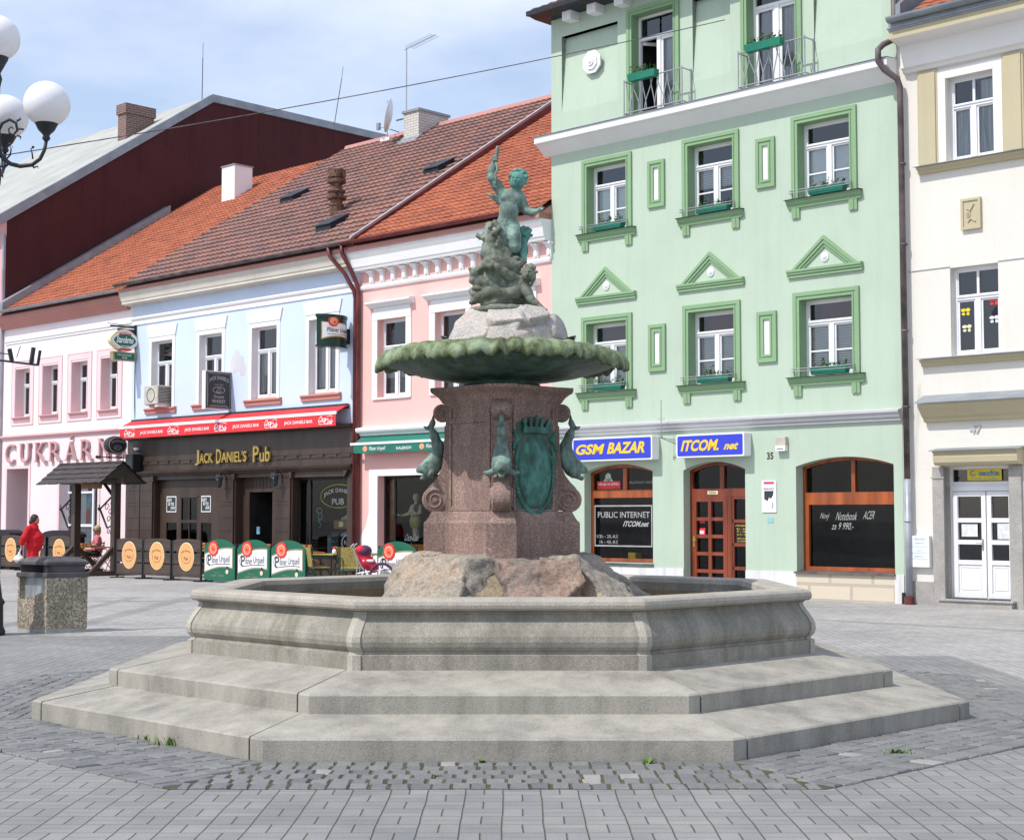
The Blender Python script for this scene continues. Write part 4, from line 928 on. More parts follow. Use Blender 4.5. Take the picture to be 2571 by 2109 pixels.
MB().profile([(-.58, 12.83), (-.585, 12.93), (-.5, 12.96), (-.5, 12.83)], -9.0, .05).build('gutter', 'dark_metal', rf)
t_ = tiled_roof(-8.95, .0, -.45, 12.98, 3.0, 14.6, .25, .3); build_tiles(t_, 'roof_tiles', 'old_tiles', rf)
def surround(par, a, b, c, d, w=.15, m='green_trim', bottom=False, two=True, dp=.28, name='surround', o=.045):
    mb = MB(); s_ = 'lrt' + ('b' if bottom else '')
    frame_box(mb, a - w, b + w, c, d + w, w * .52, -o, -.001, s_)
    frame_box(mb, a - w * .48, b + w * .48, c, d + w * .48, w * .28, -o * .62, -.001, s_)
    frame_box(mb, a - w * .2, b + w * .2, c, d + w * .2, w * .2, -o * .95, -.0005, s_)
    # painted lining of the reveal
    mb.box(a, a + .006, -.001, dp, c, d - .006); mb.box(b - .006, b, -.001, dp, c, d - .006); mb.box(a, b, -.001, dp, d - .006, d)
    return mb.build(name, m, par)
for i, (a, b, c, d) in enumerate(upw + low):
    up = i < 3
    w = sash(G, a + .006, b - .006, c + .01, d - .006, .20, .70, midbar=True, blind=('sheer' if (up and i != 1) else 'blind'), bfrac=(.98 if i != 1 else .42), top='none' if up else 'red')
    surround(w, a, b, c - .03, d)
    zs = c - .03; mb = MB().profile([(0, zs - .155), (-.05, zs - .15), (-.055, zs - .10), (-.09, zs - .075), (-.10, zs - .03), (-.125, zs - .022), (-.125, zs), (0, zs)], a - .24, b + .24)
    for x in (a - .15, b - .03): mb.profile([(0, zs - .36), (-.035, zs - .36), (-.045, zs - .155), (0, zs - .155)], x, x + .18); mb.profile([(-.03, zs - .35), (-.05, zs - .35), (-.06, zs - .155), (-.03, zs - .155)], x + .07, x + .11)
    mb.build('sill', 'green_trim', w); MB().profile([(.2, zs + .022), (-.15, zs + .002), (-.15, zs + .012), (.2, zs + .034)], a - .26, b + .26).build('sill_flashing', 'dark_metal', w)
    r_ = MB(); 
    for z in (zs + .12, zs + .17): r_.tube([(a - .12, -.06, z), (a - .12, -.17, z), (b + .06, -.17, z), (b + .06, -.06, z)], .007, 6)
    for x in (a - .12, b + .06): r_.tube([(x, -.05, zs + .06), (x, -.05, zs + .2)], .007, 6)
    r_.build('box_rail', 'steel', w)
for i, (a, b, c, d) in enumerate(low):                          # triangular gables
    xm = (a + b) / 2 - .01; mb = MB().profile([(0, 6.245), (-.05, 6.245), (-.05, 6.30), (-.075, 6.31), (-.075, 6.35), (-.095, 6.355), (-.095, 6.40), (0, 6.405)], xm - .84, xm + .84)
    for k, (o, wd) in enumerate(((.075, .055), (.055, .11), (.03, .16))):
        h0 = .60; e0 = (0 if k == 0 else (.055 if k == 1 else .11)); e1 = wd
        for sx in (-1, 1):
            pts = [(xm + sx * (.73 - e0 * 1.5), 6.402), (xm, 6.402 + h0 - e0 * 1.35), (xm, 6.402 + h0 - e1 * 1.35), (xm + sx * (.73 - e1 * 1.5), 6.402)]
            mb.prism(pts, -o, -.001)
    p = mb.build('gable', 'green_trim', G)
    m_ = MB().disc((xm, 6.59), .085, .095, -.02, 0, 20); m_.sphere((xm, -.02, 6.59), .055, 12, 8, (1, .6, 1))
    for k in range(8): m_.sphere((xm + .055 * math.cos(k * .785), -.02, 6.59 + .06 * math.sin(k * .785)), .022, 8, 6, (1, .6, 1))
    m_.build('rosette', 'white_trim', p)
for a, b, c, d in ((-5.96, -5.51, 8.12, 9.12), (-3.18, -2.73, 8.13, 9.13), (-5.96, -5.51, 4.64, 5.63), (-3.19, -2.73, 4.64, 5.65)):
    mb = MB(); frame_box(mb, a, b, c, d, .07, -.05, -.001); frame_box(mb, a + .07, b - .07, c + .07, d - .07, .04, -.03, -.001); frame_box(mb, a + .11, b - .11, c + .11, d - .11, .045, -.045, -.001)
    p = mb.build('framed_panel', 'green_trim', G); MB().box(a + .155, b - .155, -.012, -.001, c + .155, d - .155).build('panel_field', 'white_trim', p)
for x, z in ((-7.52, 11.60), (-.75, 12.02)):
    m_ = MB()
    for r_, o in ((.27, .045), (.18, .075), (.09, .10)): m_.prism([(x + r_ * math.cos(R(22.5 + 45 * i)), z + r_ * math.sin(R(22.5 + 45 * i))) for i in range(8)], -o, .0)
    m_.sphere((x, -.10, z), .05, 12, 8, (1, .5, 1)); m_.build('octagon_medallion', 'white_trim', G)
for i, (a, b, c, d) in enumerate(top_doors):
    mb = MB(); y = .20; frame_box(mb, a, b, c, d, .06, y, y + .07, 'lrt'); xm = (a + b) / 2; zt = 11.88; mb.box(a + .06, b - .06, y - .01, y + .07, zt - .035, zt + .035); mb.box(xm - .05, xm + .05, y - .012, y + .07, c, zt - .035)
    frame_box(mb, xm + .05, b - .06, c, zt - .035, .06, y + .01, y + .06)
    if i == 1: frame_box(mb, a + .06, xm - .05, c, zt - .035, .06, y + .01, y + .06)
    else:                                                       # left leaf swung inwards
        for z0_, z1_ in ((c, c + .07), (zt - .11, zt - .04)): mb.add([(a + .07, y + .06, z0_), (a + .07, y + .06, z1_), (a + .33, y + .45, z1_), (a + .33, y + .45, z0_), (a + .10, y + .04, z0_), (a + .10, y + .04, z1_), (a + .36, y + .43, z1_), (a + .36, y + .43, z0_)], [(0, 1, 2, 3), (7, 6, 5, 4), (0, 3, 7, 4), (1, 5, 6, 2)])
        mb.box(a + .32, a + .37, y + .40, y + .46, c, zt - .04)
    w = mb.build('balcony_door', 'white_paint', G)
    if i: pane(w, a + .06, b - .06, c, d - .06, y + .035)
    else: pane(w, xm + .05, b - .06, c, d - .06, y + .035); pane(w, a + .06, xm, zt, d - .06, y + .036)
    MB().box(xm + .1 if i == 0 else a + .1, b - .1, y + .1, y + .11, c, zt - .05).build('curtain', 'curtain', w)
    room(w, a, b, c, d, y + .071, .9); surround(w, a, b, c, d, .15)
    q0, q1 = a - .0 - .0, b; x0, x1 = (a + .03, b + .46) if i == 0 else (a, b + .42); r_ = MB()
    for z in (10.17, 10.86):
        r_.tube([(x0, -.02, z), (x0, -.33, z), (x1, -.33, z), (x1, -.02, z)], .015, 6)
    for x in (x0, x1): r_.tube([(x, -.33, 10.12), (x, -.33, 10.90)], .014, 6); r_.tube([(x, -.03, 10.12), (x, -.03, 10.90)], .014, 6)
    n = 14
    for k in range(1, n):
        x = x0 + (x1 - x0) * k / n; s_ = (-1) ** k; amp = .07 if k % 3 else .13
        r_.tube([(x - s_ * amp * .8 * math.cos(math.pi * t / 8), -.33, 10.17 + .69 * t / 8) for t in range(9)], .011, 5)
    r_.build('balcony_railing', 'steel', w)
# shop front, door and display window in the ground floor, all of orange brown wood
def arch_glass(par, a, b, z0, zc, y, m='glass_shop'):
    n = 14; xm, hw, h = (a + b) / 2, (b - a) / 2, .165; Rr = (hw * hw + h * h) / (2 * h)
    P = [(xm + hw * (2 * i / n - 1), zc - Rr + math.sqrt(max(0, Rr * Rr - (hw * (2 * i / n - 1)) ** 2))) for i in range(n + 1)]
    return MB().add([(a, y, z0), (b, y, z0)] + [(x, y, z) for x, z in P[::-1]], [tuple(range(n + 3))]).build('pane', m, par), P
def arch_frame(mb, a, b, z0, zc, w, y0, y1):
    n = 14; xm, hw, h = (a + b) / 2, (b - a) / 2, .165; Rr = (hw * hw + h * h) / (2 * h)
    P = [(xm + hw * (2 * i / n - 1), zc - Rr + math.sqrt(max(0, Rr * Rr - (hw * (2 * i / n - 1)) ** 2))) for i in range(n + 1)]
    mb.box(a, a + w, y0, y1, z0, P[0][1] - .02); mb.box(b - w, b, y0, y1, z0, P[0][1] - .02)
    for i in range(n): mb.prism([P[i], P[i + 1], (P[i + 1][0], P[i + 1][1] - w), (P[i][0], P[i][1] - w)], y0, y1)
    return mb
a, b = -7.80, -5.89; y = .22; mb = arch_frame(MB(), a, b, .64, 2.72, .07, y, y + .08); mb.box(a + .07, b - .07, y - .01, y + .08, 2.0, 2.17); mb.box(-6.88, -6.78, y - .005, y + .08, 2.17, 2.63); mb.box(a + .07, b - .07, y, y + .08, .64, .70)
sw = mb.build('shop_window', 'orange_wood', G); arch_glass(sw, a, b, .64, 2.72, y + .04); room(sw, a, b, .6, 2.72, y + .081, 1.2)
MB().profile([(.25, .64), (-.06, .60), (-.06, .575), (.25, .60)], a - .02, b + .02).build('sill', 'old_pipe', sw)
m_ = MB(); frame_box(m_, -7.73, -6.11, .95, 1.84, .028, y + .03, y + .034); m_.build('sticker_frame', 'sign_grey', sw)
for a_ in (('PUBLIC INTERNET', -7.63, -6.18, 1.57, 1.70, y + .032, .004), ('ITCOM.net', -6.92, -6.18, 1.38, 1.50, y + .032, .03, .05), ('1/2h - 20,-Kč', -7.66, -7.06, 1.12, 1.21, y + .032), ('1h - 40,-Kč', -7.58, -7.06, 1.0, 1.09, y + .032), ('SPLÁTKOVÝ PRODEJ', -6.74, -6.0, 2.28, 2.36, y + .032)): MB().text(*a_).build('window_lettering', 'sign_grey', sw)
m_ = MB().box(-7.64, -6.98, y + .026, y + .030, 2.19, 2.36); m_.build('red_sticker', 'sign_red', sw); MB().text('nákupy na splátky', -7.60, -7.02, 2.26, 2.335, y + .024, .01).build('sticker_text', 'sign_white', sw)
m_ = MB().disc((-7.33, 2.44), .085, .10, y + .031, y + .034, 18); m_.prism([(-7.47, 2.36), (-7.19, 2.36), (-7.24, 2.42), (-7.42, 2.42)], y + .031, y + .034); m_.build('figure_sticker', 'green_wall', sw)
MB().box(-7.0, -6.8, y + .3, y + .5, .64, .82).build('display_box', 'sign_yellow', sw)
a, b = -5.08, -3.53; mb = arch_frame(MB(), a, b, 0., 2.71, .07, y, y + .08); mb.box(a + .07, b - .07, y - .01, y + .08, 2.0, 2.17); mb.box(-4.31, -4.21, y - .005, y + .08, 2.17, 2.62); mb.box(-4.13, -4.02, y - .008, y + .08, 0, 2.0)
dr = mb.build('entrance', 'door_wood', G); arch_glass(dr, a, b, .05, 2.71, y + .045); room(dr, a, b, 0, 2.71, y + .081, 1.4)
mb = MB(); x0, x1 = -5.01, -4.13; frame_box(mb, x0, x1, .03, 2.0, .10, y - .015, y + .05); mb.box((x0 + x1) / 2 - .04, (x0 + x1) / 2 + .04, y - .012, y + .05, .13, 1.9)
for k in range(1, 5): z = .13 + 1.77 * k / 5; mb.box(x0 + .1, (x0 + x1) / 2 - .04, y - .010, y + .05, z - .035, z + .035); mb.box((x0 + x1) / 2 + .04, x1 - .1, y - .010, y + .05, z - .035, z + .035)
dl = mb.build('door_leaf', 'door_wood', dr); m_ = MB().box(x0 + .03, x0 + .065, y - .03, y - .016, .98, 1.2); m_.tube([(x0 + .045, y - .02, 1.12), (x0 + .045, y - .07, 1.12), (x0 + .14, y - .07, 1.12)], .009, 6); m_.build('handle', 'gold', dl)
mb = MB(); 
for k in range(1, 4): z = .08 + 1.9 * k / 4; mb.box(-4.02, b - .07, y, y + .05, z - .035, z + .035)
frame_box(mb, -4.02, b - .07, .03, 2.0, .05, y, y + .05); mb.build('side_light', 'door_wood', dr)
m_ = MB().box(-4.62, -4.36, y - .014, y - .010, 2.05, 2.12); nm = m_.build('number_plate', 'pale_yellow', dr); MB().text('3206', -4.58, -4.40, 2.065, 2.108, y - .016, .01).build('plate_number', 'ink', dr)
m_ = MB().box(-4.86, -4.72, y + .035, y + .038, 1.16, 1.36); m_.box(-4.86, -4.72, y + .035, y + .038, 1.46, 1.52); m_.build('red_sticker', 'sign_red', dr); MB().box(-4.86, -4.75, y + .031, y + .034, 1.24, 1.31).build('white_sticker', 'paper', dr)
m_ = MB().text('OTEVŘENO', -3.98, -3.64, 1.40, 1.44, y + .03); 
for k, z in enumerate((1.33, 1.28, 1.22, 1.14, 1.09)): m_.text(('Po - Pá', '9 - 18', 'So 9 - 12', 'GSM servis', 'tel. Kadaň')[k], -3.92, -3.70, z, z + .03, y + .03)
m_.build('hours_lettering', 'sign_yellow', dr); m_ = MB().box(-3.99, -3.62, y + .034, y + .036, 1.04, 1.46); m_.build('hours_panel', 'black_gloss', dr)
MB().box(-3.9, -3.62, y + .4, y + .42, .1, .85).build('red_display', 'paper_pink', dr)
MB().box(a, b, -.03, .25, 0, .03).build('threshold', 'threshold', dr)
a, b = -2.33, -.19; y = .24; mb = arch_frame(MB(), a, b, .56, 2.73, .06, y, y + .08); mb.box(a + .06, b - .06, y - .01, y + .08, 1.90, 2.06); mb.box(-1.24, -1.16, y - .005, y + .08, 2.06, 2.66)
frame_box(mb, a + .06, b - .02, .56, 1.90, .075, y - .018, y + .06); rw = mb.build('display_window', 'orange_wood', G); arch_glass(rw, a, b, .56, 2.73, y + .04); room(rw, a, b, .5, 2.73, y + .081, 1.2)
MB().profile([(.25, .56), (-.07, .535), (-.07, .505), (.25, .53)], a - .03, b + .02).build('sill', 'old_pipe', rw)
[MB().text(t_, a_, b_, c_, c_ + .15, y + .03, -.012, .05).build('handwriting', 'chalk', rw) for t_, a_, b_, c_ in (('Nový', -1.98, -1.74, 1.52), ('Notebook', -1.62, -1.12, 1.53), ('ACER', -1.02, -.74, 1.55), ('za 9 990,-', -1.72, -1.2, 1.33))]
MB().text('35', -3.0, -2.85, 2.72, 2.86, -.006, .02, depth=.005).build('house_number', 'dark_metal', G)
# downpipe between the green and the cream house
m_ = MB().tube([(.02, -.10, 12.85), (.02, -.10, 10.62), (.02, -.16, 10.45), (-.10, -.30, 10.36), (-.14, -.42, 10.24), (-.13, -.44, 10.02), (-.05, -.36, 9.86), (.10, -.16, 9.70), (.13, -.12, 9.55), (.15, -.11, 2.25)], .058, 12)
for z in (8.1, 6.6, 5.0, 3.6): m_.tube([(.15, -.11, z - .02), (.15, -.11, z + .02)], .068, 12)
dp_ = m_.build('downpipe', 'old_pipe', G, smooth=True); m_ = MB().tube([(.155, -.11, .12), (.155, -.11, 2.28)], .062, 12); m_.tube([(.155, -.11, 1.5), (.155, -.11, 1.53)], .075, 12); m_.build('lower_pipe', 'zinc', dp_, smooth=True)
MB().tube([(.155, -.11, .0), (.155, -.11, .14)], .085, 12).build('pipe_shoe', 'maroon_metal', dp_)

# ---- cream house on the right edge
C = thing('cream_house', 'cream house with ochre pilasters and white double door at the right edge', 'house', (3.6, 0, 0))
cw = [(1.0, 1.92, 8.03, 9.57), (1.01, 1.94, 4.49, 6.08), (4.2, 5.1, 8.03, 9.57), (4.2, 5.1, 4.49, 6.08)]; cd = [(.84, 2.09, .10, 2.49)]
wall_mesh(.0, 7.5, 0, 10.4, cw + cd, .24, .012, 9.).build('wall', 'cream_wall', C)
MB().profile([(.012, 9.78), (-.05, 9.80), (-.08, 9.85), (-.14, 9.88), (-.14, 9.91), (-.16, 10.28), (-.50, 10.35), (-.50, 10.52), (.012, 10.55)], .16, 7.5).build('eaves', 'cream_pale', C)
MB().profile([(-.165, 10.29), (-.503, 10.352), (-.503, 10.53), (-.14, 10.53)], .14, 7.5).build('eaves_fascia', 'ochre_trim', C)
rf = MB().profile([(-.55, 10.532), (-.55, 10.56), (-.2, 10.66), (6, 14.6), (6, 10.54)], .12, 7.5).build('roof', 'grey_metal', C)
gutter(MB(), .18, 7.5, -.60, 10.72, .10).build('gutter', 'grey_metal', rf); MB().profile([(-.50, 10.50), (-.53, 10.50), (-.53, 10.72), (-.40, 10.78), (-.40, 10.6)], .14, 7.5).build('eaves_flashing', 'grey_metal', rf); t_ = tiled_roof(.45, 7.5, -.45, 10.72, 4.5, 14.0, .25, .3); build_tiles(t_, 'roof_tiles', 'orange_tiles', rf)
MB().profile([(-.3, 10.7), (4.5, 13.9), (4.5, 14.4), (-.3, 11.05)], .16, .26).build('firewall', 'grey_metal', rf)
for x in (.47, 2.13): 
    m_ = MB().box(x, x + .33, -.055, .012, 8.03, 9.72); m_.box(x - .035, x + .365, -.03, .012, 8.03, 9.76); m_.build('pilaster', 'ochre_trim', C)
m_ = MB(); frame_box(m_, .82, 2.09, 8.0, 9.73, .17, -.02, .012, 'lrt'); m_.build('window_band', 'cream_pale', C)
for i, (a, b, c, d) in enumerate(cw):
    w = sash(C, a, b, c, d, .16, .655, .06, 'white_plastic', blind='curtain' if i == 0 else None, bfrac=1, cross=True)
    if i == 0: MB().box(a + .55, b - .08, .26, .27, c + .1, d - .1).build('curtain', 'curtain', w)
    if i in (1, 3):
        y = .19
        for (x, z, mm) in ((a + .20, 5.28, 'poster_yellow'), (a + .22, 4.98, 'pale_yellow'), (b - .18, 5.42, 'sign_red'), (b - .18, 5.10, 'paper')):
            q_ = MB()
            for sx, sz, rx, rz in ((-1, 1, .05, .03), (1, 1, .045, .035), (-1, -1, .035, .025), (1, -1, .03, .03)): q_.disc((x + sx * .045, z + sz * .035), rx, rz, y, y + .003, 10)
            q_.build('butterfly_sticker', mm, w)
        q_ = MB()
        for k in range(60): px = random.uniform(a + .08, b - .08); pz = c + .08 + random.random() ** 2 * .3; s_ = .02; q_.add([(px - s_, .28, pz), (px, .27, pz - s_ * .5), (px + s_, .28, pz + .01), (px, .26, pz + s_)], [(0, 1, 2, 3)])
        q_.build('indoor_plants', 'leaf', w)
for z, zz in ((8.0, 0), (4.46, 0)):
    MB().profile([(.012, z - .14), (-.06, z - .13), (-.07, z - .08), (-.13, z - .05), (-.14, z - .02), (.012, z - .005)], .44, 7.5).build('sill_course', 'ochre_trim', C); MB().profile([(.012, z + .002), (-.18, z - .018), (-.18, z - .006), (.012, z + .025)], .40, 7.5).build('sill_flashing', 'grey_metal', C)
MB().profile([(.012, 3.30), (-.08, 3.31), (-.09, 3.37), (-.14, 3.40), (-.28, 3.56), (-.30, 3.63), (.012, 3.66)], .48, 7.5).build('storey_cornice', 'ochre_trim', C)
MB().profile([(.012, 3.662), (-.34, 3.632), (-.34, 3.645), (.012, 3.80)], .44, 7.5).build('cornice_flashing', 'grey_metal', C)
m_ = MB().box(1.27, 1.65, -.03, .012, 6.73, 7.29); rl = m_.build('relief_plaque', 'ochre_trim', C); m_ = MB(); frame_box(m_, 1.27, 1.65, 6.73, 7.29, .045, -.05, -.03); m_.tube([(1.40, -.035, 6.98), (1.44, -.04, 7.06), (1.52, -.04, 7.18)], .014, 6); m_.tube([(1.38, -.035, 7.10), (1.46, -.035, 7.08)], .012, 6); m_.ring((1.41, 0 + 7.0), .045, .05, .02, -.045, -.03); m_.tube([(1.40, -.035, 6.86), (1.46, -.04, 6.92), (1.55, -.035, 6.86)], .014, 6); m_.build('relief', 'ochre_trim', rl)
MB().box(.16, 1.01, -.004, .012, 6.098, 6.112).box(1.94, 4.2, -.004, .012, 6.098, 6.112).build('plaster_groove', 'grey_trim', C)
MB().text('47', 1.35, 1.57, 3.07, 3.21, -.01, .03, depth=.02).build('house_number', 'grey_trim', C)
dr = MB().profile([(.012, 2.50), (-.20, 2.51), (-.25, 2.56), (-.27, 2.66), (-.25, 2.72), (-.30, 2.74), (-.30, 2.76), (.012, 2.80)], .76, 2.36).build('door_canopy', 'ochre_trim', C); MB().profile([(.012, 2.803), (-.33, 2.763), (-.33, 2.775), (.012, 2.83)], .70, 2.42).build('canopy_flashing', 'grey_metal', dr)
m_ = MB().box(.62, .84, -.05, .24, 0, 2.49); m_.box(2.09, 2.32, -.05, .24, 0, 2.49); m_.box(.60, .86, -.065, .0, 2.28, 2.31); m_.build('door_jamb', 'threshold', C)
MB().box(.78, 2.16, -.16, .24, 0, .10).box(.74, 2.2, -.19, -.0, .10, .13).build('door_step', 'threshold', C); MB().box(.16, .60, -.02, .012, 0, .42).build('plinth', 'threshold', C)
y = .20; m_ = MB(); frame_box(m_, .84, 2.09, .13, 2.49, .05, y, y + .07); m_.box(.89, 2.04, y - .01, y + .07, 2.05, 2.14); m_.box(.89, 2.04, y + .02, y + .07, 2.14, 2.22); dr = m_.build('double_door', 'white_plastic', C)
for x0, x1 in ((.90, 1.53), (1.55, 2.05)):
    m_ = MB(); frame_box(m_, x0, x1, .15, 2.04, .085, y - .02, y + .05)
    for z in (.78, 1.14, 1.53): m_.box(x0 + .085, x1 - .085, y - .017, y + .05, z - .04, z + .04)
    m_.box(x0 + .085, x1 - .085, y + .005, y + .04, .23, .74); frame_box(m_, x0 + .12, x1 - .12, .29, .70, .012, y - .004, y + .004); lf = m_.build('door_leaf', 'white_plastic', dr, bevel=.004)
m_ = MB().tube([(1.47, y - .03, 1.13), (1.47, y - .07, 1.13), (1.36, y - .07, 1.13)], .011, 6); m_.box(1.455, 1.485, y - .035, y - .02, 1.0, 1.2); m_.build('handle', 'steel', dr)
pane(dr, .9, 2.04, .7, 2.45, y + .03); room(dr, .84, 2.09, .13, 2.49, y + .071, .8)
m_ = MB().box(1.05, 1.36, y - .0, y + .004, 1.24, 1.46); m_.build('notice', 'paper', dr); m_ = MB().box(1.74, 1.98, y, y + .004, 1.20, 1.48); m_.build('notice', 'paper', dr)
pl_ = MB().box(1.18, 1.84, y + .0, y + .006, 2.24, 2.45).build('fanlight_sign', 'poster_yellow', dr); MB().text('sazka', 1.40, 1.80, 2.32, 2.42, y - .003, .05).text('TRAFIK  A  LOTEK', 1.26, 1.76, 2.255, 2.285, y - .003).ring((1.29, 2.37), .055, .05, .02, y - .004, y - .001, 20, 60, 340).build('sign_lettering', 'poster_teal', dr)

# ---- salmon house
K = thing('salmon_house', 'salmon pink house with white console brackets under its eaves and an orange tiled roof', 'house', (-12.05, 0, 0))
kw = [(-14.66, -13.60, 4.56, 6.50), (-12.56, -11.50, 4.56, 6.50), (-10.46, -9.40, 4.56, 6.50)]; kg = [(-14.62, -11.9, .55, 2.60), (-11.2, -9.9, 0, 2.6)]
wall_mesh(-15.35, -8.76, 0, 8.1, kw + kg, .22, .0, 8.).build('wall', 'pink_wall', K)
MB().profile([(0, 7.76), (-.22, 7.78), (-.24, 7.84), (-.26, 7.86), (-.30, 8.06), (-.36, 8.16), (-.38, 8.24), (0, 8.26)], -15.42, -8.76).build('cornice', 'white_trim', K)
MB().profile([(0, 8.262), (-.42, 8.242), (-.42, 8.36), (0, 8.40)], -15.42, -8.76).build('fascia', 'dusty_rose', K)
MB().profile([(0, 7.30), (-.05, 7.31), (-.07, 7.36), (-.05, 7.38), (-.05, 7.41), (0, 7.42)], -15.3, -8.76).build('string_course', 'white_trim', K)
for i in range(16):
    x = -14.93 + i * .405; m_ = MB().profile([(0, 7.36), (-.03, 7.38), (-.055, 7.42), (-.07, 7.50), (-.07, 7.62), (-.11, 7.68), (-.13, 7.76), (0, 7.76)], x, x + .13); m_.box(x - .03, x + .16, -.15, 0, 7.70, 7.755); m_.box(x + .03, x + .10, -.085, -.06, 7.46, 7.64); m_.sphere((x + .065, -.03, 7.37), .035, 8, 6)
    m_.build('console', 'white_trim', K)
for i, (a, b, c, d) in enumerate(kw):
    w = sash(K, a, b, c, d, .17, .64, .06, 'white_plastic', blind='curtain' if i != 1 else 'blind', bfrac=.6)
    m_ = MB(); frame_box(m_, a - .19, b + .19, c - .05, d, .19, -.03, 0, 'lr'); m_.box(a - .19, b + .19, -.04, 0, d, d + .20); m_.box(a - .15, b + .15, -.028, 0, d + .20, d + .30); m_.profile([(0, d + .30), (-.06, d + .31), (-.11, d + .36), (-.20, d + .40), (-.20, d + .44), (0, d + .47)], a - .30, b + .30); m_.profile([(.17, c), (-.045, c - .02), (-.045, c - .06), (.17, c - .05)], a - .16, b + .16)
    m_.build('surround', 'white_trim', w)
MB().profile([(0, 3.60), (-.05, 3.61), (-.08, 3.66), (-.16, 3.70), (-.18, 3.74), (-.18, 3.80), (0, 3.84)], -15.30, -8.78).build('storey_cornice', 'white_trim', K)
m_ = MB(); frame_box(m_, -14.94, -11.7, .0, 2.76, .32 * .5, -.03, 0, 'lt'); m_.box(-14.94 + .16, -14.62, -.03, 0, 0, 2.60); m_.box(-15.30, -14.94, -.008, 0, 0, 1.05); m_.prism([(-15.30, 1.05), (-14.94, 1.05), (-14.94, 1.75), (-15.08, 1.35)], -.008, 0); m_.build('door_band', 'white_trim', K)
m_ = MB(); frame_box(m_, -14.62, -11.9, .55, 2.60, .06, .2, .26); m_.box(-14.25, -14.20, .2, .26, .61, 2.54); sw = m_.build('shop_window', 'pub_dark', K); pane(sw, -14.56, -11.96, .6, 2.55, .22, 'glass_shop'); room(sw, -14.62, -11.9, .5, 2.6, .27, 1.4)
MB().box(-14.5, -11.95, .42, .9, .60, .92).build('counter', 'cafe_wood', sw); MB().box(-14.52, -14.30, .30, .34, 1.0, 2.5).build('side_panel', 'wood_shelf', sw)
m_ = MB(); m_.add([(-14.2, .36, .95), (-13.3, .36, .95), (-13.2, .60, 1.2), (-14.05, .60, 1.2)], [(0, 1, 2, 3)]); sg = m_.build('display_sign', 'black_gloss', sw); MB().text('Coca-Cola', -14.0, -13.4, 1.0, 1.17, .30, .02, .1).build('display_lettering', 'sign_white', sw)
rf = MB().profile([(-.38, 8.26), (-.38, 8.34), (7.9, 13.62), (8.1, 13.62), (16, 8.4)], -15.35, -8.76).build('roof', 'dusty_rose', K)
t_ = tiled_roof(-15.26, -8.76, -.40, 8.46, 7.9, 13.72, .205, .29, .030, .030); build_tiles(t_, 'roof_tiles', 'orange_tiles', rf); gutter(MB(), -15.5, -8.9, -.50, 8.50, .085).build('gutter', 'maroon_metal', rf)
m_ = MB().tube([(-15.50, -.50, 8.42), (-15.50, -.48, 8.22), (-15.40, -.30, 7.85), (-15.33, -.12, 7.45), (-15.31, -.10, 7.2), (-15.31, -.10, 0)], .055, 10); m_.build('downpipe', 'maroon_metal', K, smooth=True)

# ---- blue house with the pub
B = thing('blue_house', 'light blue house with white window hoods and a dark brown timber pub front below', 'house', (-20.6, 0, 0))
bw = [(-24.83, -23.62, 4.77, 6.80), (-22.41, -21.18, 4.77, 6.80), (-19.94, -18.69, 4.77, 6.80), (-17.46, -16.22, 4.77, 6.80)]
wall_mesh(-25.83, -15.35, 3.9, 8.2, bw, .2, .0, 8.).build('wall', 'blue_wall', B)
MB().profile([(0, 7.88), (-.20, 7.89), (-.22, 7.91), (-.31, 7.92), (-.31, 7.99), (-.33, 8.0), (-.35, 8.08), (-.40, 8.20), (-.42, 8.26), (0, 8.28)], -25.95, -15.42).build('cornice', 'cream_cornice', B)
MB().profile([(0, 8.282), (-.45, 8.262), (-.45, 8.36), (0, 8.40)], -25.95, -15.42).build('fascia', 'dusty_rose', B)
MB().profile([(0, 7.30), (-.03, 7.30), (-.03, 7.44), (-.06, 7.45), (-.08, 7.50), (-.05, 7.51), (-.05, 7.54), (0, 7.55)], -25.83, -15.38).build('frieze', 'white_trim', B)
for i, (a, b, c, d) in enumerate(bw):
    w = sash(B, a + .07, b - .07, c + .05, d - .05, .17, .66, .055, 'white_plastic', blind='curtain' if i > 1 else None, bfrac=.9)
    m_ = MB(); frame_box(m_, a - .06, b + .06, c, d + .06, .13, -.02, .17, 'lrt'); m_.prism([(a - .08, d + .061), (b + .08, d + .061), (b + .17, d + .385), (a - .17, d + .385)], -.035, 0); m_.build('surround', 'white_trim', w)
    MB().profile([(.17, c + .05), (0, c + .01), (-.10, c - .02), (-.10, c - .05), (-.06, c - .08), (-.05, c - .17), (0, c - .18), (.17, c - .0)], a - .20, b + .16).build('sill', 'dusty_rose', w)
m_ = MB(); rr_ = random.Random(2); P = [(-20.86, 5.62), (-20.88, 5.85), (-20.74, 6.05), (-20.66, 6.19), (-20.50, 6.2), (-20.38, 6.02), (-20.24, 5.98), (-20.24, 5.82), (-20.12, 5.70), (-20.18, 5.46), (-20.40, 5.45), (-20.45, 5.60), (-20.70, 5.55)]
m_.prism(P, -.003, .0); m_.build('bare_patch', 'bare_plaster', B)
rf = MB().profile([(-.42, 8.30), (-.42, 8.36), (8.1, 13.86), (8.3, 13.86), (16, 8.4)], -25.80, -15.36).build('roof', 'dusty_rose', B)
t_ = tiled_roof(-25.85, -15.36, -.44, 8.46, 8.2, 8.46 + 8.64 * SL, .235, .385, .030, .055); build_tiles(t_, 'roof_tiles', 'old_tiles', rf); gutter(MB(), -25.98, -15.52, -.54, 8.50, .085).build('gutter', 'old_pipe', rf)
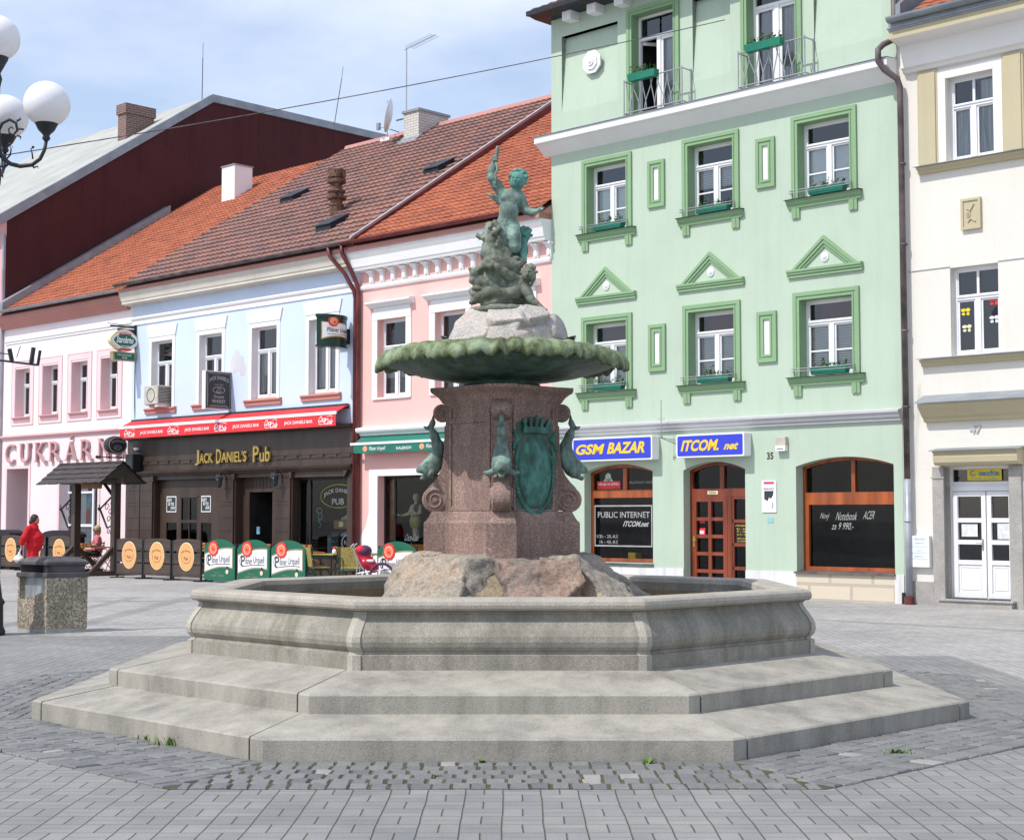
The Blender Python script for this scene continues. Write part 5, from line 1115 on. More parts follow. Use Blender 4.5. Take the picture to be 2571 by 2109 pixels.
MB().profile([(-.3, 8.30), (-.3, 8.62), (8.2, 14.18), (8.2, 13.7)], -15.40, -15.27).build('verge', 'maroon_metal', rf); MB().profile([(8.1, 13.95), (8.2, 14.16), (8.3, 13.95)], -25.8, -15.36).build('ridge', 'dusty_rose', rf)
m_ = MB().profile([(-.3, 8.62), (-.3, 8.66), (8.2, 14.24), (8.2, 14.19)], -15.44, -15.37).build('verge_mortar', 'grey_trim', rf)
for a, b, y_ in ((-23.6, -22.95, 3.75), (-17.98, -17.35, .65), (-16.75, -16.15, 3.45)):          # roof hatches
    z_ = lambda y: 8.46 + (y + .44) * SL; m_ = MB().profile([(y_, z_(y_) + .02), (y_, z_(y_) + .20), (y_ + .62, z_(y_ + .62) + .16), (y_ + .62, z_(y_ + .62) + .02)], a, b); m_.profile([(y_ - .05, z_(y_) + .20), (y_ - .05, z_(y_) + .225), (y_ + .66, z_(y_ + .66) + .175), (y_ + .66, z_(y_ + .66) + .155)], a - .04, b + .04); m_.build('roof_hatch', 'dark_metal', rf)
z0 = 8.46 + (1.87 + .44) * SL; m_ = MB().lathe([(r_v, z_v * .70) for r_v, z_v in [(.19, -.15), (.19, .35), (.21, .36), (.21, .40), (.17, .42), (.17, .60), (.27, .64), (.29, .74), (.2, .76), (.2, .86), (.25, .92), (.25, .98), (.17, 1.02), (.17, 1.22), (.26, 1.28), (.27, 1.42), (.2, 1.44), (.25, 1.5), (.26, 1.80), (.23, 1.80), (.2, 1.5)]], c=(-18.62, 1.9, z0), n=20)
m_.build('vent_pipe', 'terracotta2', rf)
ch = MB().box(-21.95, -21.25, 7.4, 8.7, 12.9, 14.42).build('chimney', 'white_brick', rf); MB().box(-22.0, -21.20, 7.35, 8.75, 14.42, 14.50).build('chimney_cap', 'grey_metal', rf); MB().profile([(7.1, 13.33), (7.1, 13.37), (7.45, 13.68), (7.45, 13.3)], -22.05, -21.15).build('chimney_flashing', 'grey_metal', rf)
# pub front
pub = wall_mesh(-25.87, -15.45, 0, 3.93, [(-24.41, -21.20, 0, 2.66), (-20.45, -18.72, 0, 2.66), (-17.94, -15.72, .50, 2.62)], .34, -.08)
pf = pub.build('pub_front', 'pub_wood', B)
m_ = MB().profile([(-.08, 2.76), (-.14, 2.77), (-.16, 2.82), (-.20, 2.84), (-.22, 2.90), (-.08, 2.94)], -25.9, -15.45); m_.profile([(-.08, 3.84), (-.16, 3.86), (-.22, 3.93), (-.08, 3.96)], -25.87, -15.45); m_.box(-25.2, -15.6, -.10, -.08, 3.20, 3.215); m_.box(-25.2, -15.6, -.10, -.08, 3.10, 3.115)
for i in range(18): x = -25.1 + i * .54; m_.box(x, x + .34, -.105, -.08, 3.125, 3.19)
for a, b in ((-25.86, -25.12), (-25.08, -24.46), (-21.15, -20.50), (-18.68, -17.99)):
    m_.box(a, b, -.13, -.08, 0, 2.74)
    for z in (2.62, 2.35, 2.0, 1.9, 1.55, 1.2, .8): m_.box(a + .08, b - .08, -.142, -.13, z, z + .02)
for a, b in ((-24.41, -21.20), (-20.45, -18.72), (-17.94, -15.72)): m_.prism([(a - .10, 2.76), (a + .02, 2.60), (a + .05, 2.60), (a + .05, 2.76)], -.17, -.08); m_.prism([(b + .10, 2.76), (b - .02, 2.60), (b - .05, 2.60), (b - .05, 2.76)], -.17, -.08)
m_.build('moulding', 'pub_wood', pf)
y = .10; m_ = MB().box(-24.41, -21.20, y + .02, y + .06, 2.25, 2.66); hl = [(-24.05, -23.52, .3, .78), (-24.05, -23.52, .86, 1.42), (-23.30, -22.52, .3, .78), (-23.30, -22.52, .86, 1.42), (-23.30, -22.52, 1.50, 2.12), (-22.32, -21.82, .3, .78), (-22.32, -21.82, .86, 1.42)]
m_ = wall_mesh(-24.41, -21.20, 0, 2.66, hl, .05, y); 
for z in (1.50, .86, .3): m_.box(-22.925, -22.895, y + .0, y + .04, z, z + (.62 if z == 1.5 else .56 if z > .8 else .48))
m_.box(-23.36, -22.46, y - .02, y, 2.14, 2.19); dw = m_.build('folding_doors', 'pub_wood', pf)
for h in hl: pane(dw, *h, y + .03, 'glass_shop')
room(dw, -24.41, -21.20, 0, 2.66, y + .051, 1.5)
for a, b in ((-24.03, -23.54), (-22.30, -21.84)):
    q_ = MB().box(a, b, y - .012, y, 1.72, 2.18).build('event_poster', 'sign_white', dw); MB().box(a + .03, b - .03, y - .015, y - .0125, 1.75, 2.15).build('poster_field', 'ink', dw)
    t_ = MB(); t_.text('KDY', a + .06, a + .28, 2.02, 2.11, y - .018, .03); t_.text('SI TO', a + .10, b - .10, 1.91, 2.0, y - .018, .03); t_.text('JACK', a + .22, b - .05, 1.78, 1.89, y - .018, .03); t_.build('poster_lettering', 'sign_white', dw)
y = .15; m_ = MB(); m_.box(-20.45, -18.72, y, y + .06, 2.28, 2.66); m_.box(-20.45, -20.12, y, y + .06, 0, 2.28); m_.box(-19.10, -18.72, y, y + .06, 0, 2.28); m_.box(-20.15, -19.05, y - .02, y, 2.26, 2.30)
for i in range(6): m_.box(-19.98 + i * .15, -19.96 + i * .15, y - .008, y, 2.36, 2.60)
dr = m_.build('pub_entrance', 'pub_wood', pf); room(dr, -20.12, -19.10, 0, 2.28, y + .06, 2.2); MB().box(-19.92, -19.78, y + .1, y + .11, 1.12, 1.32).build('sticker', 'poster_teal', dr)
y = .12; m_ = MB(); frame_box(m_, -17.94, -15.72, .50, 2.62, .07, y, y + .06); m_.box(-17.48, -17.43, y, y + .06, .57, 2.55); dw = m_.build('pub_window', 'pub_dark', pf); pane(dw, -17.9, -15.75, .52, 2.6, y + .03, 'glass_shop'); room(dw, -17.94, -15.72, .45, 2.62, y + .061, 1.3, 'interior')
MB().ring((-16.42, 2.12), .74, .31, .022, y + .10, y + .12, 44).build('neon_ring', 'neon_yellow', dw); t_ = MB(); t_.text("JACK DANIEL'S", -17.02, -15.83, 2.06, 2.20, y + .10, .012, 0, .13); t_.text('PUB', -16.68, -16.2, 1.90, 2.06, y + .10, .012); t_.build('window_lettering', 'sign_white', dw)
m_ = MB(); m_.ring((-17.2, 1.75), .12, .07, .018, y + .1, y + .12, 20); m_.ring((-17.16, 1.60), .09, .10, .018, y + .1, y + .12, 20); m_.tube([(-17.24, y + .1, 1.5), (-17.12, y + .1, 1.38), (-17.2, y + .1, 1.3)], .012, 6); m_.build('neon_squiggle', 'neon_teal', dw)
MB().box(-16.75, -15.9, y + .22, y + .6, 1.28, 1.5).build('crate', 'wood_shelf', dw); MB().box(-16.52, -16.34, y + .2, y + .219, 1.33, 1.46).build('crate_label', 'pale_yellow', dw)
g = SDF((-16.6, .2, 1.46), (-15.7, .6, 1.86), .02); g.chain([(-16.48, .4, 1.53), (-16.25, .4, 1.57), (-16.05, .4, 1.62), (-15.98, .4, 1.70)], [.035, .07, .06, .05], .04); g.ell((-15.93, .4, 1.76), (.06, .05, .055), .02); g.chain([(-16.0, .36, 1.62), (-15.88, .34, 1.54)], [.03, .025], .02); g.mesh().build('lying_figurine', 'figurine', dw, smooth=True)
MB().box(-17.1, -16.78, y + .3, y + .5, .6, 1.1).build('framed_picture', 'wood_shelf', dw); MB().box(-17.06, -16.82, y + .285, y + .299, .66, 1.04).build('picture_field', 'poster_teal', dw)
q_ = MB().box(-16.38, -15.78, y + .12, y + .15, .58, 1.22).build('barrel_sign', 'black_gloss', dw); m_ = MB(); m_.ring((-16.08, .92), .22, .22, .035, y + .105, y + .12, 28); m_.text("Jack Daniel's", -16.30, -15.86, 1.08, 1.16, y + .104, .02, 0, .05); m_.text('Pub', -16.19, -15.98, .87, .99, y + .104, .02); m_.box(-16.32, -15.85, y + .104, y + .118, .62, .66); m_.build('barrel_lettering', 'sign_white', dw)
m_ = MB().box(-16.72, -16.42, y + .12, y + .15, .58, 1.20).build('narrow_sign', 'ink', dw); m_ = MB(); [m_.text(t, -16.68, -16.46, z, z + .07, y + .10) for t, z in (('JACK', 1.05), ('No.7', .92), ('BAR', .79), ('PUB', .66))]; m_.build('narrow_lettering', 'sign_grey', dw)
m_ = MB().tube([(-15.98, -.54, 8.42), (-15.96, -.50, 8.20), (-15.62, -.30, 7.75), (-15.45, -.12, 7.3), (-15.42, -.10, 7.1), (-15.42, -.10, 0)], .055, 10); m_.build('downpipe', 'maroon_metal', B, smooth=True)

# ---- pale pink confectioner's house
Q = thing('pale_pink_house', 'pale pink house with rose framed narrow windows and an orange roof below the maroon gable', 'house', (-29.7, 0, 0))
qw = [(-32.78, -31.86, 4.86, 6.44), (-31.02, -30.08, 4.86, 6.44), (-29.24, -28.32, 4.86, 6.44), (-27.52, -26.60, 4.86, 6.44)]
wall_mesh(-33.62, -25.83, 4.2, 7.9, qw, .34, .0, 8.).build('wall', 'pale_pink', Q)
lw = wall_mesh(-33.62, -25.87, 0, 4.2, [(-33.22, -31.82, 0, 3.16), (-29.86, -27.60, .62, 3.13)], .32, .0); lw.build('ground_floor_wall', 'rose_wall' if 0 else 'pale_rose' if 'pale_rose' in MATS else 'pale_pink', Q)
MB().profile([(0, 7.80), (-.12, 7.81), (-.14, 7.88), (-.22, 7.97), (-.34, 8.06), (-.36, 8.16), (0, 8.20)], -33.62, -25.95).build('cornice', 'dusty_rose', Q)
MB().profile([(0, 7.30), (-.03, 7.30), (-.03, 7.36), (-.06, 7.38), (-.06, 7.42), (0, 7.43)], -33.5, -25.84).build('string_course', 'white_trim', Q)
MB().profile([(0, 4.12), (-.05, 4.13), (-.06, 4.17), (-.10, 4.20), (-.10, 4.24), (0, 4.28)], -33.62, -26.0).build('storey_band', 'rose_trim', Q)
for i, (a, b, c, d) in enumerate(qw):
    w = sash(Q, a, b, c, d, .28, .66, .07, 'white_paint', rm='room_wall', mull=True)
    m_ = MB(); frame_box(m_, a - .22, b + .22, c - .24, d + .24, .19, -.02, 0); frame_box(m_, a - .26, b + .26, c - .28, d + .28, .04, -.03, 0); m_.box(a, a + .006, -.02, .28, c, d - .006); m_.box(a, b, -.02, .28, d - .006, d); m_.box(b - .006, b, -.02, .28, c, d - .006); m_.build('surround', 'rose_pale' if 'rose_pale' in MATS else 'rose_wall', w)
    m_ = MB().profile([(.28, c + .04), (0, c + .0), (-.12, c - .02), (-.12, c - .04), (-.06, c - .08), (-.04, c - .18), (0, c - .18)], a - .06, b + .06); m_.build('sill', 'rose_trim', w)
m_ = MB(); frame_box(m_, -33.34, -31.70, 0, 3.28, .12, -.025, 0, 'lrt'); frame_box(m_, -29.98, -27.48, .5, 3.25, .12, -.025, 0, 'lrt'); m_.box(-29.9, -27.55, -.06, .02, .56, .62); m_.build('opening_band', 'rose_wall', Q)
m_ = MB(); m_.box(-33.22, -33.214, 0, .85, 0, 3.16); m_.box(-33.22, -31.82, 0, .85, 3.154, 3.16); m_.build('porch_reveal', 'rose_wall', Q)
m_ = MB(); frame_box(m_, -33.2, -31.83, 0, 3.15, .09, .80, .86); m_.box(-32.52, -32.45, .8, .86, 0, 2.4); m_.box(-33.1, -31.9, .79, .86, 2.35, 2.45); dr = m_.build('shop_door', 'white_paint', Q); pane(dr, -33.1, -31.9, .2, 3.1, .83); room(dr, -33.2, -31.83, 0, 3.15, .861, .8, 'room_wall')
m_ = MB(); frame_box(m_, -29.86, -27.60, .62, 3.13, .07, .26, .32); m_.box(-28.35, -28.27, .25, .32, .69, 3.06); m_.box(-29.8, -28.35, .25, .32, 1.28, 1.36); m_.box(-29.8, -28.35, .25, .32, 2.32, 2.38); sw = m_.build('shop_window', 'white_paint', Q); pane(sw, -29.8, -27.65, .65, 3.1, .30, 'glass_shop'); room(sw, -29.86, -27.6, .6, 3.13, .321, .9, 'room_wall')
MB().box(-29.8, -28.9, .42, .44, .7, 3.05).build('grey_backing', 'bare_plaster', sw)
for (a, b, c, d, mm) in ((-28.88, -28.36, 1.37, 2.31, 'poster_teal'), (-28.26, -27.66, 1.5, 3.0, 'poster_teal'), (-28.26, -27.66, .7, 1.48, 'pale_cyan'), (-28.9, -28.36, .7, 1.27, 'curtain')): MB().box(a, b, .36, .37, c, d).build('window_poster', mm, sw)
for (cx, cz, rx, rz, mm) in ((-28.74, 1.62, .15, .22, 'poster_red'), (-28.62, 1.72, .10, .22, 'khaki_line'), (-28.5, 1.95, .07, .10, 'hair_brown'), (-28.5, 1.90, .05, .08, 'skin'), (-28.46, 1.6, .10, .2, 'paper'), (-28.0, 2.0, .13, .16, 'hair_brown'), (-27.98, 1.95, .08, .11, 'skin'), (-27.80, 1.55, .1, .22, 'paper'), (-27.82, 1.5, .06, .12, 'poster_red'), (-28.12, 1.25, .12, .2, 'neon_teal'), (-27.86, 1.0, .12, .2, 'paper'), (-27.9, .95, .05, .25, 'sign_red'), (-28.15, .85, .08, .1, 'poster_yellow'), (-27.95, 2.6, .1, .3, 'pale_cyan')):
    MB().disc((cx, cz), rx, rz, .352 - (.004 if mm == 'skin' else 0), .3565 - (.004 if mm == 'skin' else 0), 16).build('poster_print', mm, sw)
rf = MB().profile([(-.36, 8.12), (-.36, 8.2), (8.1, 13.66), (8.3, 13.66), (16, 8.4)], -33.60, -25.87).build('roof', 'dusty_rose', Q)
t_ = tiled_roof(-33.35, -25.82, -.40, 8.30, 8.2, 8.30 + 8.6 * SL, .205, .29, .030, .030); build_tiles(t_, 'roof_tiles', 'orange_tiles', rf); gutter(MB(), -33.7, -26.0, -.48, 8.36, .08).build('gutter', 'grey_metal', rf)
m_ = MB().profile([(-.3, 8.35), (-.3, 8.68), (6.2, 12.87), (6.2, 12.5)], -33.58, -33.22); m_.build('abutment_flashing', 'grey_metal', rf)
ch = MB().box(-29.95, -29.2, 6.1, 6.85, 12.3, 13.72).build('chimney', 'white_trim', rf); MB().box(-29.98, -29.17, 6.07, 6.88, 13.72, 13.76).build('chimney_cap', 'grey_metal', rf)

# ---- tall house with the maroon gable wall
T = thing('maroon_gable_house', 'tall house whose windowless maroon gable wall rises above the roofs, with a grey sheet roof', 'house', (-40, 0, 0))
MB().box(-46, -33.64, .0, 8., 0, 11.55).build('wall', 'pink_wall', T)
MB().profile([(0, 7.9), (0, 11.55), (8.2, 17.12), (18, 17.12), (18, 7.9)], -33.64, -33.60).build('gable_wall', 'maroon_wall', T)
MB().box(-34.1, -33.63, -.06, 0, 0, 11.2).build('corner_pilaster', 'rose_trim', T); m_ = MB().tube([(-33.66, -.07, 0), (-33.66, -.07, 11.2)], .05, 10).build('downpipe', 'zinc', T)
MB().profile([(0, 11.0), (-.3, 11.3), (-.35, 11.5), (0, 11.55)], -46, -33.6).build('cornice', 'rose_trim', T)
rf = MB().profile([(-.6, 11.30), (-.6, 11.42), (8.2, 17.36), (18, 17.36), (18, 17.14), (8.25, 17.14), (-.1, 11.46)], -46, -33.75).build('roof', 'roof_sheet', T)
MB().profile([(-.62, 11.28), (-.62, 11.46), (8.2, 17.42), (18, 17.42), (18, 17.13), (8.25, 17.13), (-.1, 11.44)], -33.75, -33.54).build('verge_flashing', 'grey_metal', rf)
ch = MB().box(-35.55, -35.0, 5.4, 6.6, 14.6, 16.6).build('chimney', 'brick', rf); MB().box(-35.6, -34.95, 5.35, 6.65, 16.45, 16.82).build('chimney_head', 'brick', rf)

# ------------------------------------------------------------------ SIGNS, AWNINGS AND SMALL THINGS ON THE HOUSES
def rounded(x0, x1, z0, z1, r, n=5):
    P = []
    for cx, cz, a0 in ((x1 - r, z1 - r, 0), (x0 + r, z1 - r, 90), (x0 + r, z0 + r, 180), (x1 - r, z0 + r, 270)):
        for i in range(n + 1): a = R(a0 + 90 * i / n); P.append((cx + r * math.cos(a), cz + r * math.sin(a)))
    return P
def boxsign(x0, x1, z0, z1, name, lab, words):
    o = thing(name, lab, 'shop sign', ((x0 + x1) / 2, 0, z0), group=None)
    MB().prism(rounded(x0, x1, z0, z1, .035), -.26, -.01).build('sign_case', 'sign_white', o, bevel=.01)
    MB().prism(rounded(x0 + .035, x1 - .035, z0 + .035, z1 - .035, .03), -.264, -.26).build('sign_face', 'sign_blue', o)
    m_ = MB()
    for w in words: m_.text(w[0], w[1], w[2], w[3], w[4], -.268, .035, .07)
    m_.build('sign_lettering', 'sign_yellow', o); return o
boxsign(-7.92, -5.69, 2.78, 3.29, 'box_sign', 'blue box sign reading GSM BAZAR in yellow beside the pedestal', [('GSM', -7.84, -6.99, 2.93, 3.15), ('BAZAR', -6.92, -5.82, 2.93, 3.17)])
boxsign(-5.06, -3.36, 2.79, 3.27, 'box_sign', 'blue box sign reading ITCOM.net in yellow over the wooden shop door', [('ITCOM.', -4.94, -3.92, 2.92, 3.15), ('net', -3.86, -3.47, 2.93, 3.07)])
o = thing('alarm_box', 'small beige alarm box with white lower half on green wall right of number 35', 'alarm box', (-2.61, 0, 2.87)); MB().box(-2.73, -2.50, -.10, -.005, 2.98, 3.15).build('upper_case', 'ac_case', o, bevel=.008); MB().box(-2.73, -2.50, -.115, -.005, 2.87, 2.98).build('lower_case', 'sign_white', o, bevel=.008); MB().box(-2.69, -2.54, -.119, -.115, 2.91, 2.925).build('siren_slot', 'ink', o)
o = thing('wall_poster', 'white piano poster with a magenta strip on the green wall between door and display window', 'poster', (-2.95, 0, 1.68)); MB().box(-3.12, -2.78, -.02, -.004, 1.68, 2.30).build('poster_board', 'sign_white', o); MB().box(-3.07, -2.83, -.024, -.0205, 2.235, 2.28).build('magenta_strip', 'paper_pink', o)
m_ = MB(); m_.text('PIANO', -3.07, -2.83, 2.12, 2.16, -.024, .01); m_.add([(-3.06, -.023, 1.94), (-2.98, -.023, 1.90), (-2.95, -.023, 1.97), (-2.90, -.023, 1.95), (-2.85, -.023, 2.02), (-2.84, -.023, 2.10), (-3.06, -.023, 2.10)], [tuple(range(7))]); m_.ring((-2.88, 1.82), .03, .06, .012, -.026, -.022, 16, -90, 90); m_.build('poster_print', 'ink', o); m_.v = []
MB().box(-3.0, -2.86, -.008, -.003, 1.48, 1.57).build('wall_sticker', 'pale_cyan', None, (-2.93, 0, 1.48), label='small pale blue sticker on green wall below the piano poster', cat='sticker')
o = thing('aerial', 'thin vertical metal aerial on a bracket between the two blue box signs', 'aerial', (-5.35, 0, 3.0))
MB().tube([(-5.40, -.32, 3.22), (-5.40, -.32, 4.0)], .009, 6).tube([(-5.52, -.32, 3.62), (-5.28, -.32, 3.62)], .005, 5).tube([(-5.50, -.32, 3.58), (-5.30, -.32, 3.58)], .005, 5).build('mast', 'steel', o)
MB().tube([(-5.12, -.02, 3.05), (-5.26, -.2, 3.14), (-5.40, -.32, 3.22)], .012, 6).tube([(-5.12, -.02, 3.16), (-5.40, -.32, 3.22)], .008, 6).box(-5.14, -5.10, -.03, -.0, 2.98, 3.22).sphere((-5.40, -.32, 3.24), .03, 10, 6).build('bracket', 'steel', o)
o = thing('meter_cabinet', 'dented white metal cabinet with faded blue print on the cream wall left of door', 'cabinet', (.37, 0, .68)); MB().box(.17, .56, -.09, .01, .68, 1.25).build('cabinet_case', 'white_paint', o, bevel=.006)
m_ = MB(); m_.text('OBCHOD', .25, .48, 1.17, 1.21, -.093, .005); m_.text('SERVIS', .27, .46, 1.10, 1.13, -.093)
for z in (1.05, .93, .83): m_.box(.2, .53, -.093, -.0905, z, z + .008)
m_.text('plyn', .30, .43, .96, 1.0, -.093); m_.text('elektro', .26, .46, .86, .9, -.093); m_.build('faded_print', 'pale_cyan', o)

# window boxes with seedlings
def flower_box(w, org, lab, dense=26, yb=-.10, hgt=.15):
    o = thing('flower_box', lab, 'flower box', org, group='green flower boxes of the green house', local=True)
    MB().loft([[(-w / 2 + .02, -.08, 0), (w / 2 - .02, -.08, 0), (w / 2 - .02, .06, 0), (-w / 2 + .02, .06, 0)], [(-w / 2, -.10, hgt), (w / 2, -.10, hgt), (w / 2, .08, hgt), (-w / 2, .08, hgt)], [(-w / 2 + .015, -.085, hgt), (w / 2 - .015, -.085, hgt), (w / 2 - .015, .065, hgt), (-w / 2 + .015, .065, hgt)], [(-w / 2 + .015, -.085, hgt - .03), (w / 2 - .015, -.085, hgt - .03), (w / 2 - .015, .065, hgt - .03), (-w / 2 + .015, .065, hgt - .03)]]).build('trough', 'green_plastic', o)
    m_ = MB(); r_ = random.Random(hash(lab) % 999)
    for i in range(dense):
        x = r_.uniform(-w / 2 + .03, w / 2 - .03); y = r_.uniform(-.06, .04); h = r_.uniform(.05, .17) * (1.25 if r_.random() < .3 else .8)
        m_.tube([(x, y, hgt - .03), (x + r_.uniform(-.03, .03), y + r_.uniform(-.02, .02), hgt + h)], .003, 4)
        for k in range(4):
            a = r_.uniform(0, 6.28); s_ = r_.uniform(.015, .032); z = hgt + h * r_.uniform(.4, 1); m_.add([(x, y, z), (x + s_ * math.cos(a), y + s_ * math.sin(a) - .0, z + s_ * .8), (x + 1.7 * s_ * math.cos(a + .4), y + 1.7 * s_ * math.sin(a + .4), z + s_ * .4), (x + s_ * math.cos(a + .9), y + s_ * math.sin(a + .9), z - s_ * .2)], [(0, 1, 2, 3)])
    m_.build('plants', 'leaf', o); return o
nm = ['left', 'middle', 'right']
for i, (a, b, c, d) in enumerate(upw + low):
    xm = (a + b) / 2 + .10; zs = c - .03
    flower_box(.80, (xm, -.045, zs + .035), 'long green flower box with sparse seedlings on the sill of the %s %s window' % (nm[i % 3], 'second floor' if i < 3 else 'first floor'), 26, hgt=.13)
flower_box(.74, (-5.78, -.38, 10.80), 'green flower box hooked over the railing of the left balcony door', 30)
flower_box(.86, (-2.70, -.38, 10.80), 'green flower box hooked over the railing of the right balcony door', 34)

# red awning of the pub
x0, x1 = -25.68, -15.72; o = thing('awning', 'red awning with white trim and soft drink lettering above the dark pub front', 'awning', (-20.4, 0, 3.8))
MB().profile([(-.02, 4.46), (-.45, 4.24), (-.45, 4.22), (-.02, 4.43)], x0, x1).build('canvas', 'awning_red', o); MB().profile([(-.445, 4.25), (-.48, 4.25), (-.48, 4.17), (-.445, 4.17)], x0 - .02, x1 + .02).build('front_bar', 'white_paint', o)
MB().box(x0, x1, -.470, -.462, 3.88, 4.17).build('valance', 'awning_red', o)
m_ = MB(); m_.profile([(-.02, 4.46), (-.12, 4.46), (-.14, 4.38), (-.02, 4.34)], x0 + .05, x1 - .02); m_.build('roller_box', 'dark_metal', o)
u0 = -25.48
for k in range(5):
    xa = u0 + k * 2.26
    m_ = MB().text('Coca', xa, xa + .40, 3.985, 4.14, -.474, .022, .10); m_.text('Cola', xa + .24, xa + .66, 3.92, 4.07, -.4745, .022, .10); m_.tube([(xa + .05, -.473, 3.95), (xa + .16, -.473, 3.925), (xa + .30, -.473, 3.95)], .010, 5); m_.tube([(xa + .38, -.473, 4.12), (xa + .5, -.473, 4.145), (xa + .6, -.473, 4.12)], .008, 5); m_.build('drink_logo', 'sign_white', o)
    if k < 4: MB().text('JACK DANIELS BAR', xa + .88, xa + 2.06, 3.96, 4.07, -.474, .015).build('bar_lettering', 'sign_white', o)
x0, x1 = -15.30, -11.6; o = thing('awning', 'green awning with white bar and small beer logos over the salmon house shop', 'awning', (-13.4, 0, 3.18))
MB().profile([(-.02, 3.60), (-.30, 3.42), (-.30, 3.40), (-.02, 3.57)], x0 + .1, x1).build('canvas', 'awning_green', o); MB().profile([(-.295, 3.43), (-.33, 3.43), (-.33, 3.37), (-.295, 3.37)], x0 - .02, x1 + .02).build('front_bar', 'white_paint', o)
m_ = MB(); xx = x0 + .08
while xx < x1 - .3:
    w_ = 1.02; P = [(xx, 3.37), (xx + w_, 3.37), (xx + w_, 3.20), (xx + w_ * .94, 3.17), (xx + w_ * .5, 3.155), (xx + w_ * .06, 3.17), (xx, 3.20)]; m_.prism(P, -.316, -.309); xx += w_
m_.build('valance', 'awning_green', o); m_ = MB(); 

for x in (-14.62, -12.55): MB().text('Pilsner Urquell', x, x + .62, 3.20, 3.32, -.32, .008, .03).build('beer_lettering', 'sign_white', o); MB().disc((x - .14, 3.27), .085, .07, -.320, -.317, 20).build('seal_mark', 'seal_orange', o)
MB().text('KALENOV', -13.6, -13.05, 3.22, 3.29, -.32, .015).build('name_lettering', 'sign_white', o)
# gilt letters and rose letters
o = thing('pub_lettering', 'gold raised lettering JACK DANIEL\'S PUB on the dark brown pub fascia', 'lettering', (-20.55, 0, 3.04))
for t, a, b, c, d in (('J', -22.28, -22.08, 3.03, 3.46), ('ACK', -22.06, -21.44, 3.08, 3.36), ('D', -21.26, -21.04, 3.06, 3.46), ("ANIEL'S", -21.02, -19.88, 3.08, 3.38), ('P', -19.58, -19.32, 3.06, 3.50), ('u', -19.28, -19.08, 3.06, 3.30), ('b', -19.04, -18.84, 3.06, 3.46)):
    MB().text(t, a, b, c, d, -.16, .012, depth=.05).build('letter', 'gold', o)
o = thing('shop_lettering', 'large rose serif letters spelling CUKRÁRNA on the pale pink wall', 'lettering', (-29.7, 0, 3.34))
mat('letter_side', (.50, .38, .38), .6, 0, .1, 4); mat('letter_face', (.60, .27, .29), .6, 0, .1, 5)
for t, a, b, sf in (('C', -33.24, -32.62, ''), ('U', -32.26, -31.64, 'tt'), ('K', -31.28, -30.66, 'tbfF'), ('R', -30.38, -29.76, 'tbF'), ('Á', -29.42, -28.80, 'bF'), ('R', -28.50, -27.90, 'tbF'), ('N', -27.48, -26.84, 'tbFT'), ('A', -26.56, -25.98, 'bF')):
    top = 4.10 if t == 'Á' else 3.97; w = b - a
    for nm_, yy, mm, dp_, s_ in (('letter', -.10, 'letter_side', .08, 0.), ('letter_front', -.108, 'letter_face', .006, .0)):
        m_ = MB(); m_.text(t, a + .03, b - .03, 3.34, top, yy, -.012, depth=dp_)
        se = lambda x, z, ww=.19: m_.box(x - ww / 2, x + ww / 2, yy + .001, yy + dp_ - .001, z, z + .035)
        if t in 'KRN': se(a + .07, 3.935); se(a + .07, 3.34)
        if t in 'KRÁA': se(b - .04, 3.34)
        if t in 'ÁA': se(a + .04, 3.34)
        if t in 'UN': se(b - .06, 3.935)
        if t == 'U': se(a + .06, 3.935)
        if t == 'K': se(b - .06, 3.935)
        if nm_ == 'letter': l = m_.build('letter', mm, o)
        else: m_.build('letter_front', mm, l)
# hanging signs, each on its own frame turned to face along the street
o = thing('hanging_sign', 'oval green and white beer sign with red scrolls on an iron bracket', 'hanging sign', (-25.62, -.02, 0), rz=math.pi / 2)     # local x runs towards the wall, -y faces right along the street
def outl(c, rx, rz, k=1.): return [(c[0] + rx * k * (math.cos(a)) * (1 + .06 * math.cos(4 * a)), c[1] + rz * k * math.sin(a) * (1 + .05 * math.cos(4 * a))) for a in [2 * math.pi * i / 40 for i in range(40)]]
c = (-.42, 6.80); MB().prism(outl(c, .46, .32), -.09, .09).build('oval_case', 'pale_yellow', o); MB().prism(outl(c, .41, .275), -.095, -.09).build('oval_white', 'sign_white', o); MB().prism(outl(c, .35, .20), -.10, -.095).build('oval_green', 'sign_green', o)
m_ = MB().prism([(-.79, 6.20), (-.05, 6.20), (-.02, 6.46), (-.82, 6.46)], -.085, .085); m_.build('lower_plate_case', 'khaki_line', o); MB().box(-.75, -.09, -.09, -.086, 6.235, 6.42).build('lower_plate', 'sign_green', o)
m_ = MB(); m_.ring(c, .34, .25, .055, -.105, -.1, 30, 50, 130); m_.prism([(-.66, 6.50), (-.18, 6.50), (-.26, 6.57), (-.58, 6.57)], -.103, -.098); m_.build('red_scroll', 'sign_red', o)
m_ = MB(); m_.text('Starobrno', -.72, -.12, 6.72, 6.92, -.107, .03, .03); m_.text('PATRONIC', -.66, -.18, 6.34, 6.385, -.094, .005); m_.text('PUB', -.50, -.34, 6.26, 6.31, -.094, .01); m_.ring((-.42, 6.98), .16, .04, .02, -.107, -.104, 20, 20, 160); m_.ring((-.42, 6.66), .16, .04, .02, -.107, -.104, 20, 200, 340); m_.build('sign_lettering', 'sign_white', o)
